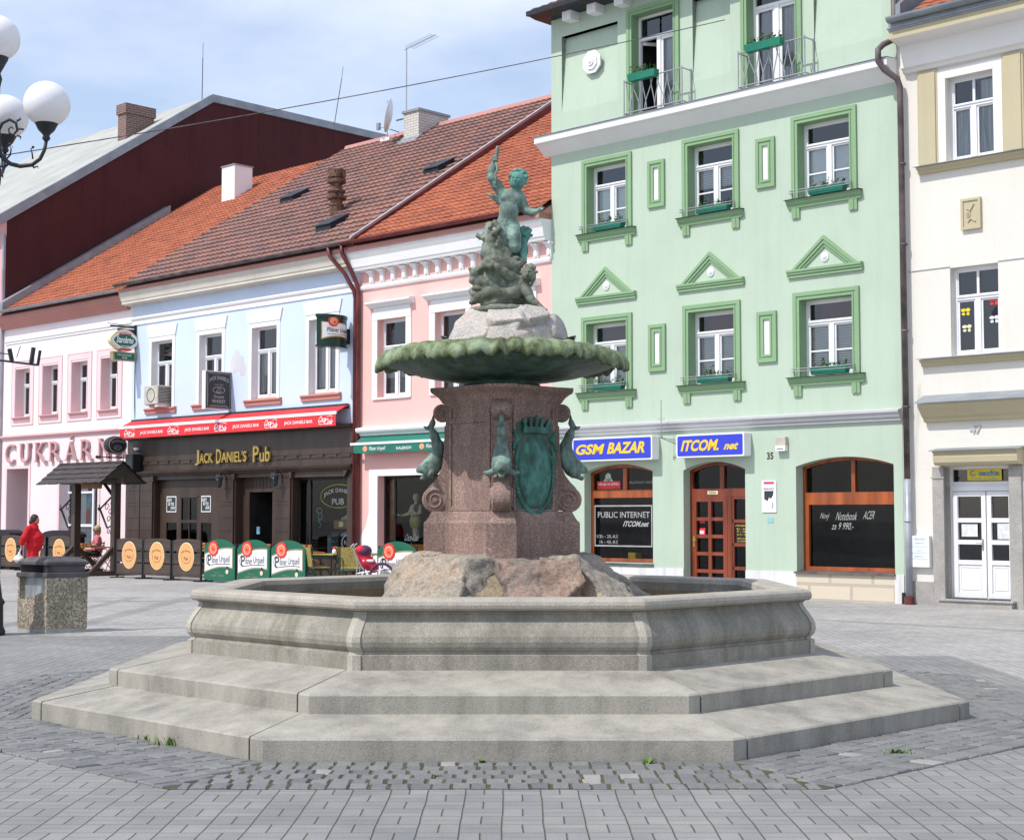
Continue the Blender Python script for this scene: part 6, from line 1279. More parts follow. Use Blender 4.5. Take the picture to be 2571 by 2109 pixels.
m_ = MB(); m_.tube([(-.95, 0, 7.28), (.0, 0, 7.26)], .012, 6); m_.box(-.86, .0, -.03, .03, 7.19, 7.24); m_.box(-.03, .0, -.04, .04, 6.6, 7.3); P = [(0, 6.65), (0, 7.16), (-.62, 7.16), (-.62, 7.10), (-.3, 7.02)]; m_.prism(P, -.012, .012); m_.ring((-.13, 6.95), .10, .10, .03, -.025, .025); m_.tube([(-.01, 0, 6.6), (-.01, 0, 5.1), (.02, 0, 4.5)], .012, 6); m_.build('bracket', 'dark_metal', o)
o = thing('hanging_sign', 'flat black whiskey label sign with white print projecting below the second blue house window', 'hanging sign', (-20.86, -.02, 0), rz=math.pi / 2)
MB().box(-.86, .03, -.075, .075, 4.53, 5.58).build('sign_case', 'sign_white', o); MB().box(-.835, .005, -.079, -.075, 4.555, 5.555).build('sign_face', 'sign_black', o)
m_ = MB(); frame_box(m_, -.80, -.03, 4.59, 5.52, .012, -.082, -.079); m_.text('JACK DANIEL\'S', -.74, -.09, 5.24, 5.38, -.083, .02, 0, .08); m_.text('OLD TIME', -.56, -.27, 5.19, 5.22, -.083); m_.ring((-.415, 5.06), .20, .095, .014, -.083, -.08, 30); m_.text('Old', -.47, -.36, 5.07, 5.12, -.083, .01); m_.text('No.7', -.50, -.33, 4.98, 5.05, -.083, .01); m_.text('Tennessee', -.62, -.21, 4.84, 4.92, -.083, .01, .05); m_.text('WHISKEY', -.64, -.19, 4.70, 4.80, -.083, .02); m_.box(-.7, -.13, -.083, -.08, 4.64, 4.65); m_.box(-.72, -.11, -.083, -.08, 4.61, 4.617)
for x in (-.785, -.05): 
    for z in np.arange(4.63, 5.46, .05): m_.box(x, x + .018, -.083, -.08, z, z + .022)
m_.build('sign_print', 'sign_grey', o); m_ = MB(); 
for z in (4.62, 5.5): m_.tube([(-.8, 0, z), (.25 * 0 + .02, 0, z)], .02, 6)
m_.box(.0, .025, -.05, .05, 4.5, 5.6); m_.build('bracket', 'steel', o)
# curved beer sign by the downpipes: green tub shape with a white label
o = thing('hanging_sign', 'rounded green beer sign with white label and red seal beside the red downpipes', 'hanging sign', (-15.86, -.02, 0), rz=math.pi / 2)
def arcp(r, t0, t1, c, n=16): return [(c[0] + r * math.sin(R(t0 + (t1 - t0) * i / n)), c[1] - r * math.cos(R(t0 + (t1 - t0) * i / n))) for i in range(n + 1)]
cc = (-.58, .32); outer = arcp(.66, -48, 48, cc); innr = arcp(.40, 48, -48, cc)
MB().plan(outer + innr, 5.88, 6.58).plan(arcp(.68, -50, 50, cc) + arcp(.38, 50, -50, cc), 6.58, 6.66).plan(arcp(.68, -50, 50, cc) + arcp(.38, 50, -50, cc), 5.84, 5.88).build('curved_case', 'sign_dark_green', o)
def wrap_curve(mb, r):                                           # bend flat artwork (x = arc length) onto the curved front
    mb.v = [(cc[0] + (r + (0 - p[1])) * math.sin(p[0] / r), cc[1] - (r + (0 - p[1])) * math.cos(p[0] / r), p[2]) for p in mb.v]; return mb
def grid(mb, x0, x1, z0f, z1f, y, n=16):
    for i in range(n):
        a, b = x0 + (x1 - x0) * i / n, x0 + (x1 - x0) * (i + 1) / n; mb.add([(a, y, z0f(a)), (b, y, z0f(b)), (b, y, z1f(b)), (a, y, z1f(a))], [(0, 1, 2, 3)])
    return mb
m_ = grid(MB(), -.44, .52, lambda x: 6.0 + .10 * math.sin((x + .5) * 2.8), lambda x: 6.46 - .02 * x, -.004); wrap_curve(m_, .66).build('label_edge', 'gold', o)
m_ = grid(MB(), -.41, .50, lambda x: 6.03 + .10 * math.sin((x + .5) * 2.8), lambda x: 6.44 - .02 * x, -.007); wrap_curve(m_, .66).build('label', 'sign_white', o)
m_ = MB().text('Pilsner Urquell', -.30, .46, 6.18, 6.33, -.011, .012, .02); grid(m_, -.28, .46, lambda x: 6.155 + .01 * x, lambda x: 6.165 + .015 * x, -.011); m_.text('1842', .30, .44, 6.09, 6.12, -.011); wrap_curve(m_, .66).build('label_lettering', 'ink', o)
m_ = MB().add([(-.12 + .155 * math.cos(2 * math.pi * i / 24) * (1 + .05 * math.sin(i * 2.6)), -.014, 6.49 + .145 * math.sin(2 * math.pi * i / 24) * (1 + .05 * math.sin(i * 2.6))) for i in range(24)], [tuple(range(24))]); wrap_curve(m_, .66).build('seal', 'sign_red', o)
m_ = MB().add([(-.12 + .105 * math.cos(2 * math.pi * i / 24), -.017, 6.49 + .10 * math.sin(2 * math.pi * i / 24)) for i in range(24)], [tuple(range(24))]); wrap_curve(m_, .66).build('seal_disc', 'seal_orange', o)
MB().box(-.12, .02, -.12, .30, 5.98, 6.36).build('sign_arm', 'black_gloss', o)
# barrel head sign
o = thing('hanging_sign', 'round black barrel head sign standing on a scrolled iron rod left of pub', 'hanging sign', (-25.60, -.02, 0), rz=math.pi / 2)
c = (-.645, 3.69); m_ = MB(); n = 32
m_.loft([[(c[0] + r * math.cos(2 * math.pi * i / n), y, c[1] + r * .80 * math.sin(2 * math.pi * i / n)) for i in range(n)] for y, r in ((-.13, .30), (-.11, .33), (0, .345), (.11, .33), (.13, .30))]); m_.build('barrel_body', 'sign_black', o)
m_ = MB(); m_.ring(c, .30, .24, .02, -.138, -.13); m_.text('Jack Daniel\'s', -.86, -.43, 3.72, 3.80, -.137, .01, 0, .05); m_.ring((-.645, 3.61), .13, .07, .012, -.137, -.134); m_.text('Old No.7', -.73, -.56, 3.58, 3.64, -.137); m_.build('barrel_print', 'sign_grey', o)
m_ = MB(); m_.tube([(-1.25, 0, 3.33), (.0, 0, 3.33)], .018, 6); m_.sphere((-1.25, 0, 3.33), .05, 10, 6); m_.tube([(-1.18, 0, 3.27), (-1.15, 0, 3.39)], .02, 6)
for sx in (-1, 1):
    for dz in (-1, 1):
        sp = [(c[0] + sx * (.20 - .13 * t * math.cos(t * 5)), 0, 3.33 + dz * (.05 + .07 * math.sin(t * 5) + .0)) for t in [i / 14 for i in range(15)]]; m_.tube(sp, .010, 5)
m_.box(-.02, .02, -.03, .03, 3.2, 3.5); m_.build('scroll_bracket', 'dark_metal', o)
o = thing('speaker', 'black outdoor loudspeaker on the left corner of the dark pub front', 'loudspeaker', (-25.3, -.1, 2.95)); MB().box(-25.45, -25.05, -.42, -.12, 2.90, 3.42).build('case', 'black_gloss', o, bevel=.02); MB().box(-25.42, -25.08, -.428, -.42, 2.93, 3.39).build('grille', 'sign_black', o); MB().box(-25.3, -25.2, -.13, -.08, 3.05, 3.3).build('mount', 'dark_metal', o)
o = thing('floodlight', 'small round white floodlight above the loudspeaker on the pub fascia', 'floodlight', (-25.15, -.1, 3.5)); MB().lathe([(.02, 0), (.06, .02), (.09, .08), (.085, .085)], c=(-25.12, -.26, 3.52), n=16).build('lamp_head', 'white_plastic', o); MB().tube([(-25.12, -.08, 3.5), (-25.12, -.26, 3.52)], .015, 6).build('arm', 'dark_metal', o)
for i, x in enumerate((-20.82, -18.33)):                         # wall lanterns
    o = thing('wall_lantern', ('old style metal wall lantern left of the pub entrance', 'old style metal wall lantern right of the pub entrance')[i], 'lantern', (x, -.13, 2.4), group='lanterns on the pub front', local=True)
    MB().lathe([(.01, -.02), (.03, 0), (.055, .02), (.085, .24), (.09, .25), (.13, .255), (.02, .35), (.015, .38), (.03, .40), (.004, .43)], c=(0, -.22, 0), n=6).build('lantern_body', 'dark_metal', o); MB().lathe([(.05, .03), (.078, .23)], c=(0, -.225, 0), n=6, cap=False).build('lantern_glass', 'bin_metal', o)
    MB().tube([(0, 0, .18), (.03, -.05, .30), (.02, -.15, .40), (0, -.22, .36)], .013, 6).box(-.03, .03, -.015, .0, .1, .32).build('lantern_arm', 'dark_metal', o)
o = thing('air_conditioner', 'beige air conditioner box standing on the sill of the leftmost blue house window', 'air conditioner', (-24.1, 0, 4.8)); MB().box(-24.50, -23.80, -.42, .10, 4.84, 5.38).build('casing', 'ac_case', o, bevel=.015)
m_ = MB(); 
for k in range(11): m_.box(-23.799, -23.788, -.38, .06, 4.88 + k * .043, 4.90 + k * .043)
m_.ring((-24.15, 5.1), .20, .20, .02, -.428, -.42); m_.build('grille', 'dark_metal', o); MB().box(-24.45, -24.3, -.38, .05, 4.76, 4.84).box(-24.0, -23.85, -.38, .05, 4.76, 4.84).build('feet', 'white_paint', o)
# roof aerials and the dish
def roof_thing(name, lab, cat, org): return thing(name, lab, cat, org, local=True)
o = roof_thing('lightning_rod', 'thin lightning rod rising from the peak of the maroon gable roof', 'rod', (-33.8, 7.9, 17.2)); MB().tube([(0, 0, 0), (0.02, 0, 1.6)], .018, 5).tube([(.02, 0, 1.6), (.03, 0, 2.15)], .010, 5).build('rod', 'old_pipe', o)
o = roof_thing('lightning_rod', 'leaning thin rod on the maroon roof edge left of the satellite dish', 'rod', (-33.7, 14.2, 17.3)); MB().tube([(0, 0, 0), (.10, .3, 2.0)], .018, 5).tube([(.1, .3, 2.0), (.13, .35, 2.5)], .010, 5).build('rod', 'old_pipe', o)
o = roof_thing('television_aerial', 'comb shaped television aerial on a mast beside the white brick chimney', 'aerial', (-22.05, 7.6, 13.9)); MB().tube([(0, 0, 0), (0, 0, 2.75)], .02, 6).build('mast', 'steel', o)
m_ = MB().tube([(-.08, -.02, 2.68), (1.25, .10, 2.92)], .012, 5)
for k in range(13): x = .15 + k * .085; m_.tube([(x, -.22 + x * .09, 2.70 + x * .18), (x, .22 + x * .09, 2.70 + x * .18)], .006, 4)
m_.build('comb', 'steel', o)
o = roof_thing('satellite_dish', 'white satellite dish seen almost edge on beside the white brick chimney', 'satellite dish', (-22.1, 7.6, 14.3))
n = 28; m_ = MB(); rings = []
for r, dd in ((.02, 0.), (.2, .015), (.4, .06), (.55, .12), (.56, .13), (.55, .135), (.4, .075), (.2, .03), (.02, .015)): rings.append([(-.45 - dd * 1., r * .8 * math.cos(2 * math.pi * i / n), .05 + r * math.sin(2 * math.pi * i / n) - dd * 0) for i in range(n)])
m_.loft(rings); Mx = Matrix.Rotation(R(14), 4, 'Y') @ Matrix.Rotation(R(38), 4, 'Z'); m_.v = [tuple(Mx @ Vector(p)) for p in m_.v]; m_.build('reflector', 'white_plastic', o, smooth=True)
MB().tube([(-.3, 0, -.35), (-.95, 0, -.1), (-1.25, 0, .0)], .018, 6).box(-1.36, -1.24, -.05, .05, -.10, .12).tube([(-.42, 0, .05), (.02, 0, .05)], .025, 6).build('feed_arm', 'grey_metal', o)
o = roof_thing('roof_pole', 'short white pole with a flat foot on the old tiled roof ridge', 'pole', (-23.3, 7.9, 13.85)); MB().tube([(0, 0, .05), (0, 0, 1.35)], .015, 5).build('pole', 'steel', o); MB().box(-.22, .22, -.12, .12, 0, .10).build('foot', 'sign_white', o)

# ------------------------------------------------------------------ PUB TERRACE
def fence_panel(x, y, lab, w=1.24, grp='brown pub fence panels with orange ovals'):
    o = thing('fence_panel', lab, 'fence panel', (x, y, 0), group=grp, local=True)
    for k, (z0, z1) in enumerate(((.10, .38), (.42, .68), (.73, .98))):
        if k == 2: P = [(.04, z0), (w - .04, z0), (w - .04, z1)] + [(w / 2 + (w / 2 - .04) * math.cos(a), z1 + .06 * math.sin(a)) for a in [math.pi * i / 10 for i in range(1, 10)]] + [(.04, z1)]; MB().prism(P, -.012, .012).build('board', 'fence_wood', o)
        else: MB().box(.04, w - .04, -.012, .012, z0, z1).build('board', 'fence_wood', o, bevel=.004)
    for xx in (.02, w - .02): MB().box(xx - .018, xx + .018, -.015, .03, .03, 1.0).box(xx - .03, xx + .03, -.2, .22, .0, .03).build('post', 'dark_metal', o)
    mz = .60; d_ = MB().disc((w / 2, mz), .335, .355, -.022, -.012, 40).build('oval_rim', 'pale_yellow', o); MB().disc((w / 2, mz), .315, .335, -.026, -.022, 40).build('oval', 'medal_orange', o)
    m_ = MB(); m_.text('Jack Daniel\'s', w / 2 - .20, w / 2 + .20, mz + .06, mz + .13, -.030, .015, 0, .05); m_.text('Pub', w / 2 - .09, w / 2 + .09, mz - .09, mz - .0, -.030, .015); m_.ring((w / 2, mz - .04), .19, .13, .012, -.030, -.027, 30, 150, 390); m_.build('oval_print', 'medal_ink', o); return o
yF = -3.24
fp = fence_panel(-21.30, yF, 'brown fence panel with orange oval, next to the right post of the tiled gateway')
def dupf(src, org, lab, grp=None):
    c = copy_tree(src); put(c, org); c['label'] = lab; return c
dupf(fp, (-20.02, yF, 0), 'brown fence panel with orange oval, middle of the three left of green boards'); dupf(fp, (-18.72, yF, 0), 'brown fence panel with orange oval, directly left of the first green beer board')
dupf(fp, (-26.62, -2.20, 0), 'brown fence panel with orange oval, directly left of the tiled gateway'); dupf(fp, (-28.0, -2.20, 0), 'brown fence panel with orange oval, behind the person in red'); dupf(fp, (-29.42, -2.20, 0), 'brown fence panel with orange oval, left of the person in red'); dupf(fp, (-30.85, -2.20, 0), 'brown fence panel with orange oval, cut by the left edge of the picture')
def beer_board(x, y, lab):
    w = 1.30; o = thing('beer_board', lab, 'board', (x, y, 0), group='green beer boards round the terrace', local=True)
    top = lambda t: .86 + .20 * math.sqrt(max(0, 1 - (2 * t / w - 1) ** 2)) ** 1.0
    n = 16; P = [(.02, .10), (.16, .05), (w - .16, .05), (w - .02, .10)] + [(w - .02 - (w - .04) * i / n, .84 + .21 * (1 - (2 * i / n - 1) ** 2) ** .8) for i in range(n + 1)]
    MB().prism(P, -.015, .015).build('board', 'sign_green', o)
    lo = lambda x_: .25 + .15 * math.sin(min(1, (x_ / w)) * 2.4); hi = lambda x_: .62 + .20 * math.sin(min(1, x_ / w * .9 + .08) * 2.)
    grid(MB(), .035, w - .10, lambda q_: lo(q_) - .03, lambda q_: hi(q_) + .035, -.017).build('label_edge', 'khaki_line', o); grid(MB(), .06, w - .125, lo, hi, -.020).build('label', 'sign_white', o)
    m_ = MB(); m_.text('P', .18, .33, .42, .67, -.024, .012); m_.text('ilsner', .35, .62, .47, .63, -.024, .0); m_.text('Urquell', .66, 1.08, .445, .66, -.024, .0); m_.ring((.22, .55), .10, .13, .02, -.024, -.021, 16, 60, 300)
    grid(m_, .22, 1.10, lambda q_: .40 + .05 * math.sin((q_ - .2) * 2.4), lambda q_: .415 + .052 * math.sin((q_ - .2) * 2.4), -.024); m_.box(.95, 1.02, -.024, -.021, .33, .40); m_.build('label_lettering', 'ink', o)
    m_ = MB().prism([(.42 + .20 * math.cos(2 * math.pi * i / 30) * (1 + .05 * math.sin(i * 2.1)), .82 + .185 * math.sin(2 * math.pi * i / 30) * (1 + .05 * math.sin(i * 2.1))) for i in range(30)], -.032, -.02); m_.build('seal', 'sign_red', o)
    MB().disc((.42, .82), .145, .135, -.036, -.032, 24).build('seal_disc', 'seal_orange', o); m_ = MB().ring((.42, .82), .085, .08, .014, -.040, -.036, 24); m_.prism([(.37, .78), (.47, .78), (.46, .86), (.44, .82), (.42, .87), (.40, .82), (.38, .86)], -.040, -.036); m_.build('seal_mark', 'sign_red', o)
    m_ = MB().text('PLZEŇ , ČESKO', .32, .86, .145, .20, -.020, .01); m_.text('Pilsner', .46, .70, .225, .255, -.020); m_.build('board_print', 'khaki_line', o); MB().disc((.98, .27), .055, .055, -.026, -.02, 16).build('small_seal', 'seal_pale', o)
    for xx in (.03, w - .03): MB().box(xx - .02, xx + .02, .016, .045, 0, .95).box(xx - .025, xx + .025, -.2, .24, .0, .03).build('post', 'dark_metal', o)
    return o
bb = beer_board(-17.36, yF, 'green board with white beer label and red seal, leftmost of three beside the brown panels')
dupf(bb, (-16.00, yF, 0), 'green board with white beer label, middle one of the three in a row'); dupf(bb, (-14.68, yF, 0), 'green board with white beer label and red seal, rightmost of three, next to rattan chairs')
dupf(bb, (-11.66, -2.6, 0), 'green board with white beer label half hidden by the fountain rocks, behind the pushchair')
# tiled gateway
GX0, GX1, GY = -24.62, -22.57, -2.5
o = thing('gateway', 'dark timber gateway with little shingled roof and braced feet between the fence panels', 'gateway', (-23.6, GY, 0))
for x in (GX0, GX1): MB().box(x - .10, x + .10, GY - .10, GY + .10, 0, 2.62).build('post', 'pub_wood', o, bevel=.01); MB().box(x - .07, x + .07, GY - .85, GY + .85, 0, .12).build('foot_beam', 'pub_wood', o)
for x in (GX0, GX1):
    for s_ in (-1, 1): MB().loft([[(x - .05, GY + s_ * .80, .10), (x + .05, GY + s_ * .80, .10), (x + .05, GY + s_ * .66, .10), (x - .05, GY + s_ * .66, .10)], [(x - .05, GY + s_ * .10, .78), (x + .05, GY + s_ * .10, .78), (x + .05, GY + s_ * .08, .62), (x - .05, GY + s_ * .08, .62)]]).build('foot_brace', 'pub_wood', o)
MB().box(-25.3, -22.1, GY - .08, GY + .08, 2.5, 2.64).build('beam', 'pub_wood', o); m_ = MB().bar((GX1 - .62, GY, 2.52), (GX1, GY, 2.05), .09).build('brace', 'pub_wood', o)
pf_ = MB().profile([(GY - .62, 2.52), (GY - .62, 2.56), (GY, 3.07), (GY + .62, 2.56), (GY + .62, 2.52), (GY, 3.02)], -25.45, -22.25).build('roof_deck', 'pub_dark', o)
t_ = tiled_roof(-25.55, -22.2, GY - .70, 2.50, GY, 3.08, .16, .215, .012, .03); build_tiles(t_, 'roof_shingles', 'dark_shingles', o)
t_ = tiled_roof(-25.55, -22.2, GY - .70, 2.50, GY, 3.08, .16, .215, .012, .03); t_.v = [(p[0], 2 * GY - p[1], p[2]) for p in t_.v]; build_tiles(t_, 'roof_shingles', 'dark_shingles', o)
MB().prism([(-24.15, 2.36), (-23.15, 2.36), (-23.15, 2.50), (-24.15, 2.50)], GY - .12, GY - .08).build('name_board', 'wood_shelf', o)
for x in (GX0, GX1):
    m_ = MB(); a = Vector((x - .10, GY, 2.20)); b = Vector((x - .80, GY, 1.80)); c = Vector((x - .42, GY, 1.28)); m_.tube([a, b], .025, 6); m_.tube([b, c], .03, 6); m_.tube([c, (x - .10, GY, 1.38)], .02, 6); m_.sphere(tuple(b + Vector((-.03, 0, .0))), .05, 8, 6); m_.tube([(x - .86, GY, 1.92), (x - .80, GY, 1.80), (x - .9, GY, 1.84)], .015, 5)
    for cx_, cz_, r_ in ((x - .45, 1.85, .12), (x - .28, 1.72, .10), (x - .35, 1.52, .10), (x - .2, 1.95, .08), (x - .36, 1.18, .08), (x - .22, 1.14, .06)): m_.tube([(cx_ + r_ * (1 - .06 * k) * math.cos(k * .6), GY, cz_ + r_ * (1 - .06 * k) * math.sin(k * .6)) for k in range(12)], .011, 5)
    m_.build('wrought_lantern_frame', 'dark_metal', o)
# furniture
def folding_chair(org, rz, lab, frame='F'):
    o = thing('folding_chair', lab, 'chair', org, frame, rz, group='orange slatted folding chairs on the terrace')
    for z in (.62, .70, .78): MB().box(-.21, .21, .19, .205, z, z + .055).build('back_slat', 'cafe_wood', o)
    for y in (-.18, -.08, .02, .12): MB().box(-.21, .21, y, y + .07, .44, .455).build('seat_slat', 'cafe_wood', o)
    for x in (-.2, .2): MB().tube([(x, -.22, 0), (x, .10, .45), (x, .20, .86)], .011, 6).build('leg', 'furniture_green', o); MB().tube([(x * .9, .24, 0), (x * .9, -.18, .45)], .011, 6).build('leg', 'furniture_green', o)
    MB().tube([(-.2, -.12, .14), (.2, -.12, .14)], .008, 5).tube([(-.2, .14, .18), (.2, .14, .18)], .008, 5).build('stretcher', 'furniture_green', o); return o
def cafe_table(org, lab, m='cafe_wood', w=.62, rz=0, h=.73, grp='square cafe tables on the terrace'):
    o = thing('cafe_table', lab, 'table', org, 'F', rz or .001, group=grp)
    MB().box(-w / 2, w / 2, -w / 2, w / 2, h - .03, h).build('table_top', m, o, bevel=.005)
    for s_ in (-1, 1):
        MB().tube([(s_ * w * .36, -w * .4, 0), (-s_ * w * .1 + s_ * .12, 0, h * .5), (s_ * w * .36, w * .4, h - .03)], .012, 6).build('leg', 'furniture_green', o); MB().tube([(s_ * w * .36, w * .4, 0), (s_ * w * .36, -w * .4, h - .03)], .012, 6).build('leg', 'furniture_green', o)
    return o
cafe_table((-24.9, -1.25, 0), 'orange topped folding table seen through the tiled gateway', w=.75)
ch0 = folding_chair((-25.2, -1.7, 0), R(200), 'orange slatted folding chair with its back to the gateway, left of the gateway table')
def dupc(org, rz, lab): c = copy_tree(ch0); put(c, org, 'F', rz); c['label'] = lab; return c
dupc((-24.3, -1.2, 0), R(95), 'orange slatted folding chair at the right end of the gateway table')
dupc((-26.25, -.85, 0), R(-20), 'orange slatted folding chair on which the blonde person sits'); dupc((-24.9, -.6, 0), R(10), 'orange slatted folding chair on the wall side of the gateway table')
for i, (x, lab) in enumerate(((-20.65, 'orange slatted chair back showing over the first brown panel right of gateway'), (-19.75, 'orange slatted chair back showing over the middle brown panel'), (-18.25, 'orange slatted chair back showing over brown panel beside the green boards'), (-16.9, 'orange slatted chair back showing over the leftmost green board'), (-15.7, 'orange slatted chair back showing over the middle green board'), (-14.9, 'orange slatted chair back showing between the middle and rightmost green boards'), (-14.3, 'orange slatted chair back showing over the rightmost green board'))):
    dupc((x, -2.35 + (i % 2) * .3, .10), R(180 + (i * 37) % 23 - 11), lab)
for x, lab in ((-20.2, 'orange topped table behind the three brown panels'), (-18.6, 'orange topped table behind the last brown panel'), (-15.6, 'orange topped table behind the three green boards')): cafe_table((x, -1.55, 0), lab, w=.75)
def rattan_chair(org, rz, lab):
    o = thing('rattan_chair', lab, 'chair', org, 'F', rz, group='khaki rattan chairs beside the pushchair')
    MB().box(-.22, .22, -.22, .20, .42, .45).build('seat', 'wicker', o, bevel=.01)
    MB().loft([[(-.20, .20, .46), (.20, .20, .46), (.20, .23, .46), (-.20, .23, .46)], [(-.22, .27, .85), (.22, .27, .85), (.22, .295, .85), (-.22, .295, .85)], [(-.16, .28, .90), (.16, .28, .90), (.16, .30, .90), (-.16, .30, .90)]]).build('backrest', 'wicker', o)
    for x in (-.24, .24):
        MB().tube([(x, -.24, 0), (x, -.24, .42), (x, -.24, .62), (x, -.18, .66), (x, .22, .66), (x, .26, .60)], .014, 6).build('arm_frame', 'furniture_green', o); MB().tube([(x, .26, 0), (x, .20, .45), (x * .95, .28, .88)], .014, 6).build('leg', 'furniture_green', o)
    MB().tube([(-.24, -.24, .38), (.24, -.24, .38), (.24, .22, .38), (-.24, .22, .38), (-.24, -.24, .38)], .010, 5).build('seat_frame', 'furniture_green', o); return o
rc = rattan_chair((-13.35, -2.95, 0), R(170), 'khaki rattan chair with its back to the viewer, next to the rightmost green board')
for org, rz, lab in (((-12.85, -2.35, 0), R(120), 'khaki rattan chair turned sideways between the two dark tables'), ((-12.30, -2.80, 0), R(60), 'khaki rattan chair with dark curved arms directly left of the pushchair'), ((-13.0, -.95, 0), R(-10), 'khaki rattan chair farthest back, against the salmon wall')):
    c = copy_tree(rc); put(c, org, 'F', rz); c['label'] = lab
cafe_table((-13.6, -2.2, 0), 'wooden topped table with a jar, beside the rightmost green board', 'wicker', .85, grp='rattan set tables'); cafe_table((-13.15, -1.5, 0), 'wooden topped table with a white jar, near the red downpipe', 'wicker', .85, grp='rattan set tables')
for org, lab in (((-13.45, -2.35, .73), 'small white jar with red lid on the front rattan set table'), ((-13.15, -1.6, .73), 'small white jar with brown lid on the table near the red downpipe')):
    o = thing('jar', lab, 'jar', org, local=True); MB().lathe([(.05, 0), (.06, .03), (.05, .10), (.03, .12)], n=14).build('jar_body', 'sign_white', o, smooth=True); MB().lathe([(.045, .12), (.05, .15), (.02, .17)], n=14).build('lid', 'sign_red' if 'red lid' in lab else 'terracotta', o)
MB().lathe([(.055, 0), (.055, .2), (.045, .21)], n=14).build('menu_holder', 'black_gloss', None, (-13.75, -2.1, .73), smooth=False, label='black upright menu holder on the front rattan set table', cat='menu holder')
for org, lab, w in (((-29.45, -1.95, 0), 'dark rounded cover showing above the fence at the left edge', .55), ((-26.2, -1.95, 0), 'dark rounded cover showing above the fence left of the gateway', .85)):
    o = thing('covered_crate', lab, 'cover', org, local=True); MB().box(-w + .04, w - .04, -.2, .2, 0, 1.0).build('crate_body', 'pub_dark', o); P = [(-w, 1.0), (w, 1.0)] + [(w * math.cos(a), 1.0 + .20 * math.sin(a) ** .6) for a in [math.pi * i / 12 for i in range(1, 12)]]; MB().prism(P, -.24, .24).build('rounded_cover', 'cloth_black', o)
# pushchair
o = thing('pushchair', 'folding pushchair with red seat and purple hood beside the rattan chairs', 'pushchair', (-11.42, -3.05, 0), 'F', R(40))
for y in (-.2, .2):
    MB().tube([(-.05 - .22, y, .15), (-.22, y, .55), (-.30, y, .86), (-.38, y, .93), (-.30, y, 1.0)], .016, 6).build('frame_tube', 'steel', o); MB().tube([(-.30, y, .80), (.05, y, .18)], .015, 6).build('frame_tube', 'steel', o); MB().tube([(-.25, y, .35), (.35, y, .45), (.45, y, .14)], .015, 6).build('frame_tube', 'steel', o)
    for x in (-.27, .05, .45):
        wl = MB(); n = 20; wl.loft([[(x + r * math.cos(2 * math.pi * i / n), y + yy, .11 + r * math.sin(2 * math.pi * i / n)) for i in range(n)] for yy, r in ((-.02, .07), (-.025, .10), (.025, .10), (.02, .07))]); wl.build('wheel', 'rubber', o)
g = SDF((-.5, -.3, .3), (.6, .3, 1.1), .02); g.chain([(-.16, 0, .82), (-.05, 0, .60), (.10, 0, .48)], [.13, .14, .12], .06); g.mesh().build('seat', 'pram_red', o, smooth=True)
g = SDF((-.5, -.35, .1), (.8, .35, 1.1), .02); g.ell((-.10, 0, .84), (.16, .19, .13), .03); g.mesh().build('hood', 'pram_purple', o, smooth=True)
g = SDF((-.5, -.35, .1), (.8, .35, 1.1), .02); g.ell((-.17, -.02, .86), (.13, .18, .11), .03); g.mesh().build('head_cushion', 'pram_red', o, smooth=True)
MB().tube([(.06 + .26 * (1 - math.cos(R(a))), -.22, .30 + .27 * math.sin(R(a))) for a in range(0, 181, 12)], .03, 8).build('bumper_bar', 'pram_purple', o, smooth=True); MB().box(-.20, .10, -.16, .16, .12, .26).build('basket', 'pale_cyan', o, bevel=.03); MB().box(-.12, .12, -.15, .15, .60, .66).build('white_blanket', 'paper', o, bevel=.02)
# figurine waiter inside the salmon shop window
o = thing('waiter_figurine', 'pale waiter figurine in khaki apron behind the salmon house shop window', 'figurine', (-13.72, .46, .95), local=True)
g = SDF((-.5, -.3, .0), (.4, .3, 1.3), .018); g.ell((0, 0, 1.12), (.085, .09, .105), .01); g.cap((0, 0, 1.02), (0, 0, .95), .045, .045, .02); g.chain([(-.14, 0, .90), (-.20, -.05, .72), (-.36, -.15, .66)], [.05, .045, .03], .02); g.chain([(.14, 0, .90), (.2, -.05, .74), (.02, -.18, .68)], [.05, .045, .03], .02); g.ell((-.40, -.17, .68), (.08, .08, .02), .02); g.ell((0, 0, .80), (.15, .09, .18), .04); g.chain([(0, 0, .65), (0, 0, .4), (0, 0, .1)], [.13, .10, .08], .03); g.mesh().build('figure', 'figurine', o, smooth=True)
g = SDF((-.3, -.3, .2), (.3, .3, .75), .018); g.ell((0, -.02, .52), (.17, .13, .22), .03); g.mesh().build('apron', 'figurine_khaki', o, smooth=True); g = SDF((-.3, -.3, .65), (.3, .3, 1.05), .018); g.ell((.06, .0, .84), (.13, .105, .14), .03); g.mesh().build('jacket', 'hair_brown', o, smooth=True)

# ------------------------------------------------------------------ LITTER BIN AND STREET LAMP (world coordinates)
bx = Vector((-6.38, 21.62, 0)); ex = Vector((-.50, .35, 0)).normalized(); rzb = math.atan2(-.35, .50)
o = thing('litter_bin', 'square pebble concrete litter bin with dark canopy lid at left of the fountain', 'litter bin', (-6.62, 21.79, 0), 'W', rz=0, local=True)
# footprint: front corner F, left corner Lc, right corner Rc
Fc, Lc, Rc = Vector((-6.38, 21.60)), Vector((-6.885, 21.95)), Vector((-5.90, 21.90)); Bc = Lc + Rc - Fc; C0 = Vector((-6.62, 21.79))
def quad(k=1., dz=0): 
    cen = (Fc + Lc + Rc + Bc) / 4; return [tuple((cen + (p - cen) * k - C0)) for p in (Lc, Fc, Rc, Bc)]
m_ = MB(); m_.plan(quad(.985), 0, .06); m_.build('foot', 'bin_foot', o)
g = MB(); q0 = quad(1.0)
L_, F_, R__, B_ = [Vector(p) for p in q0]; inw = (B_ - L_)
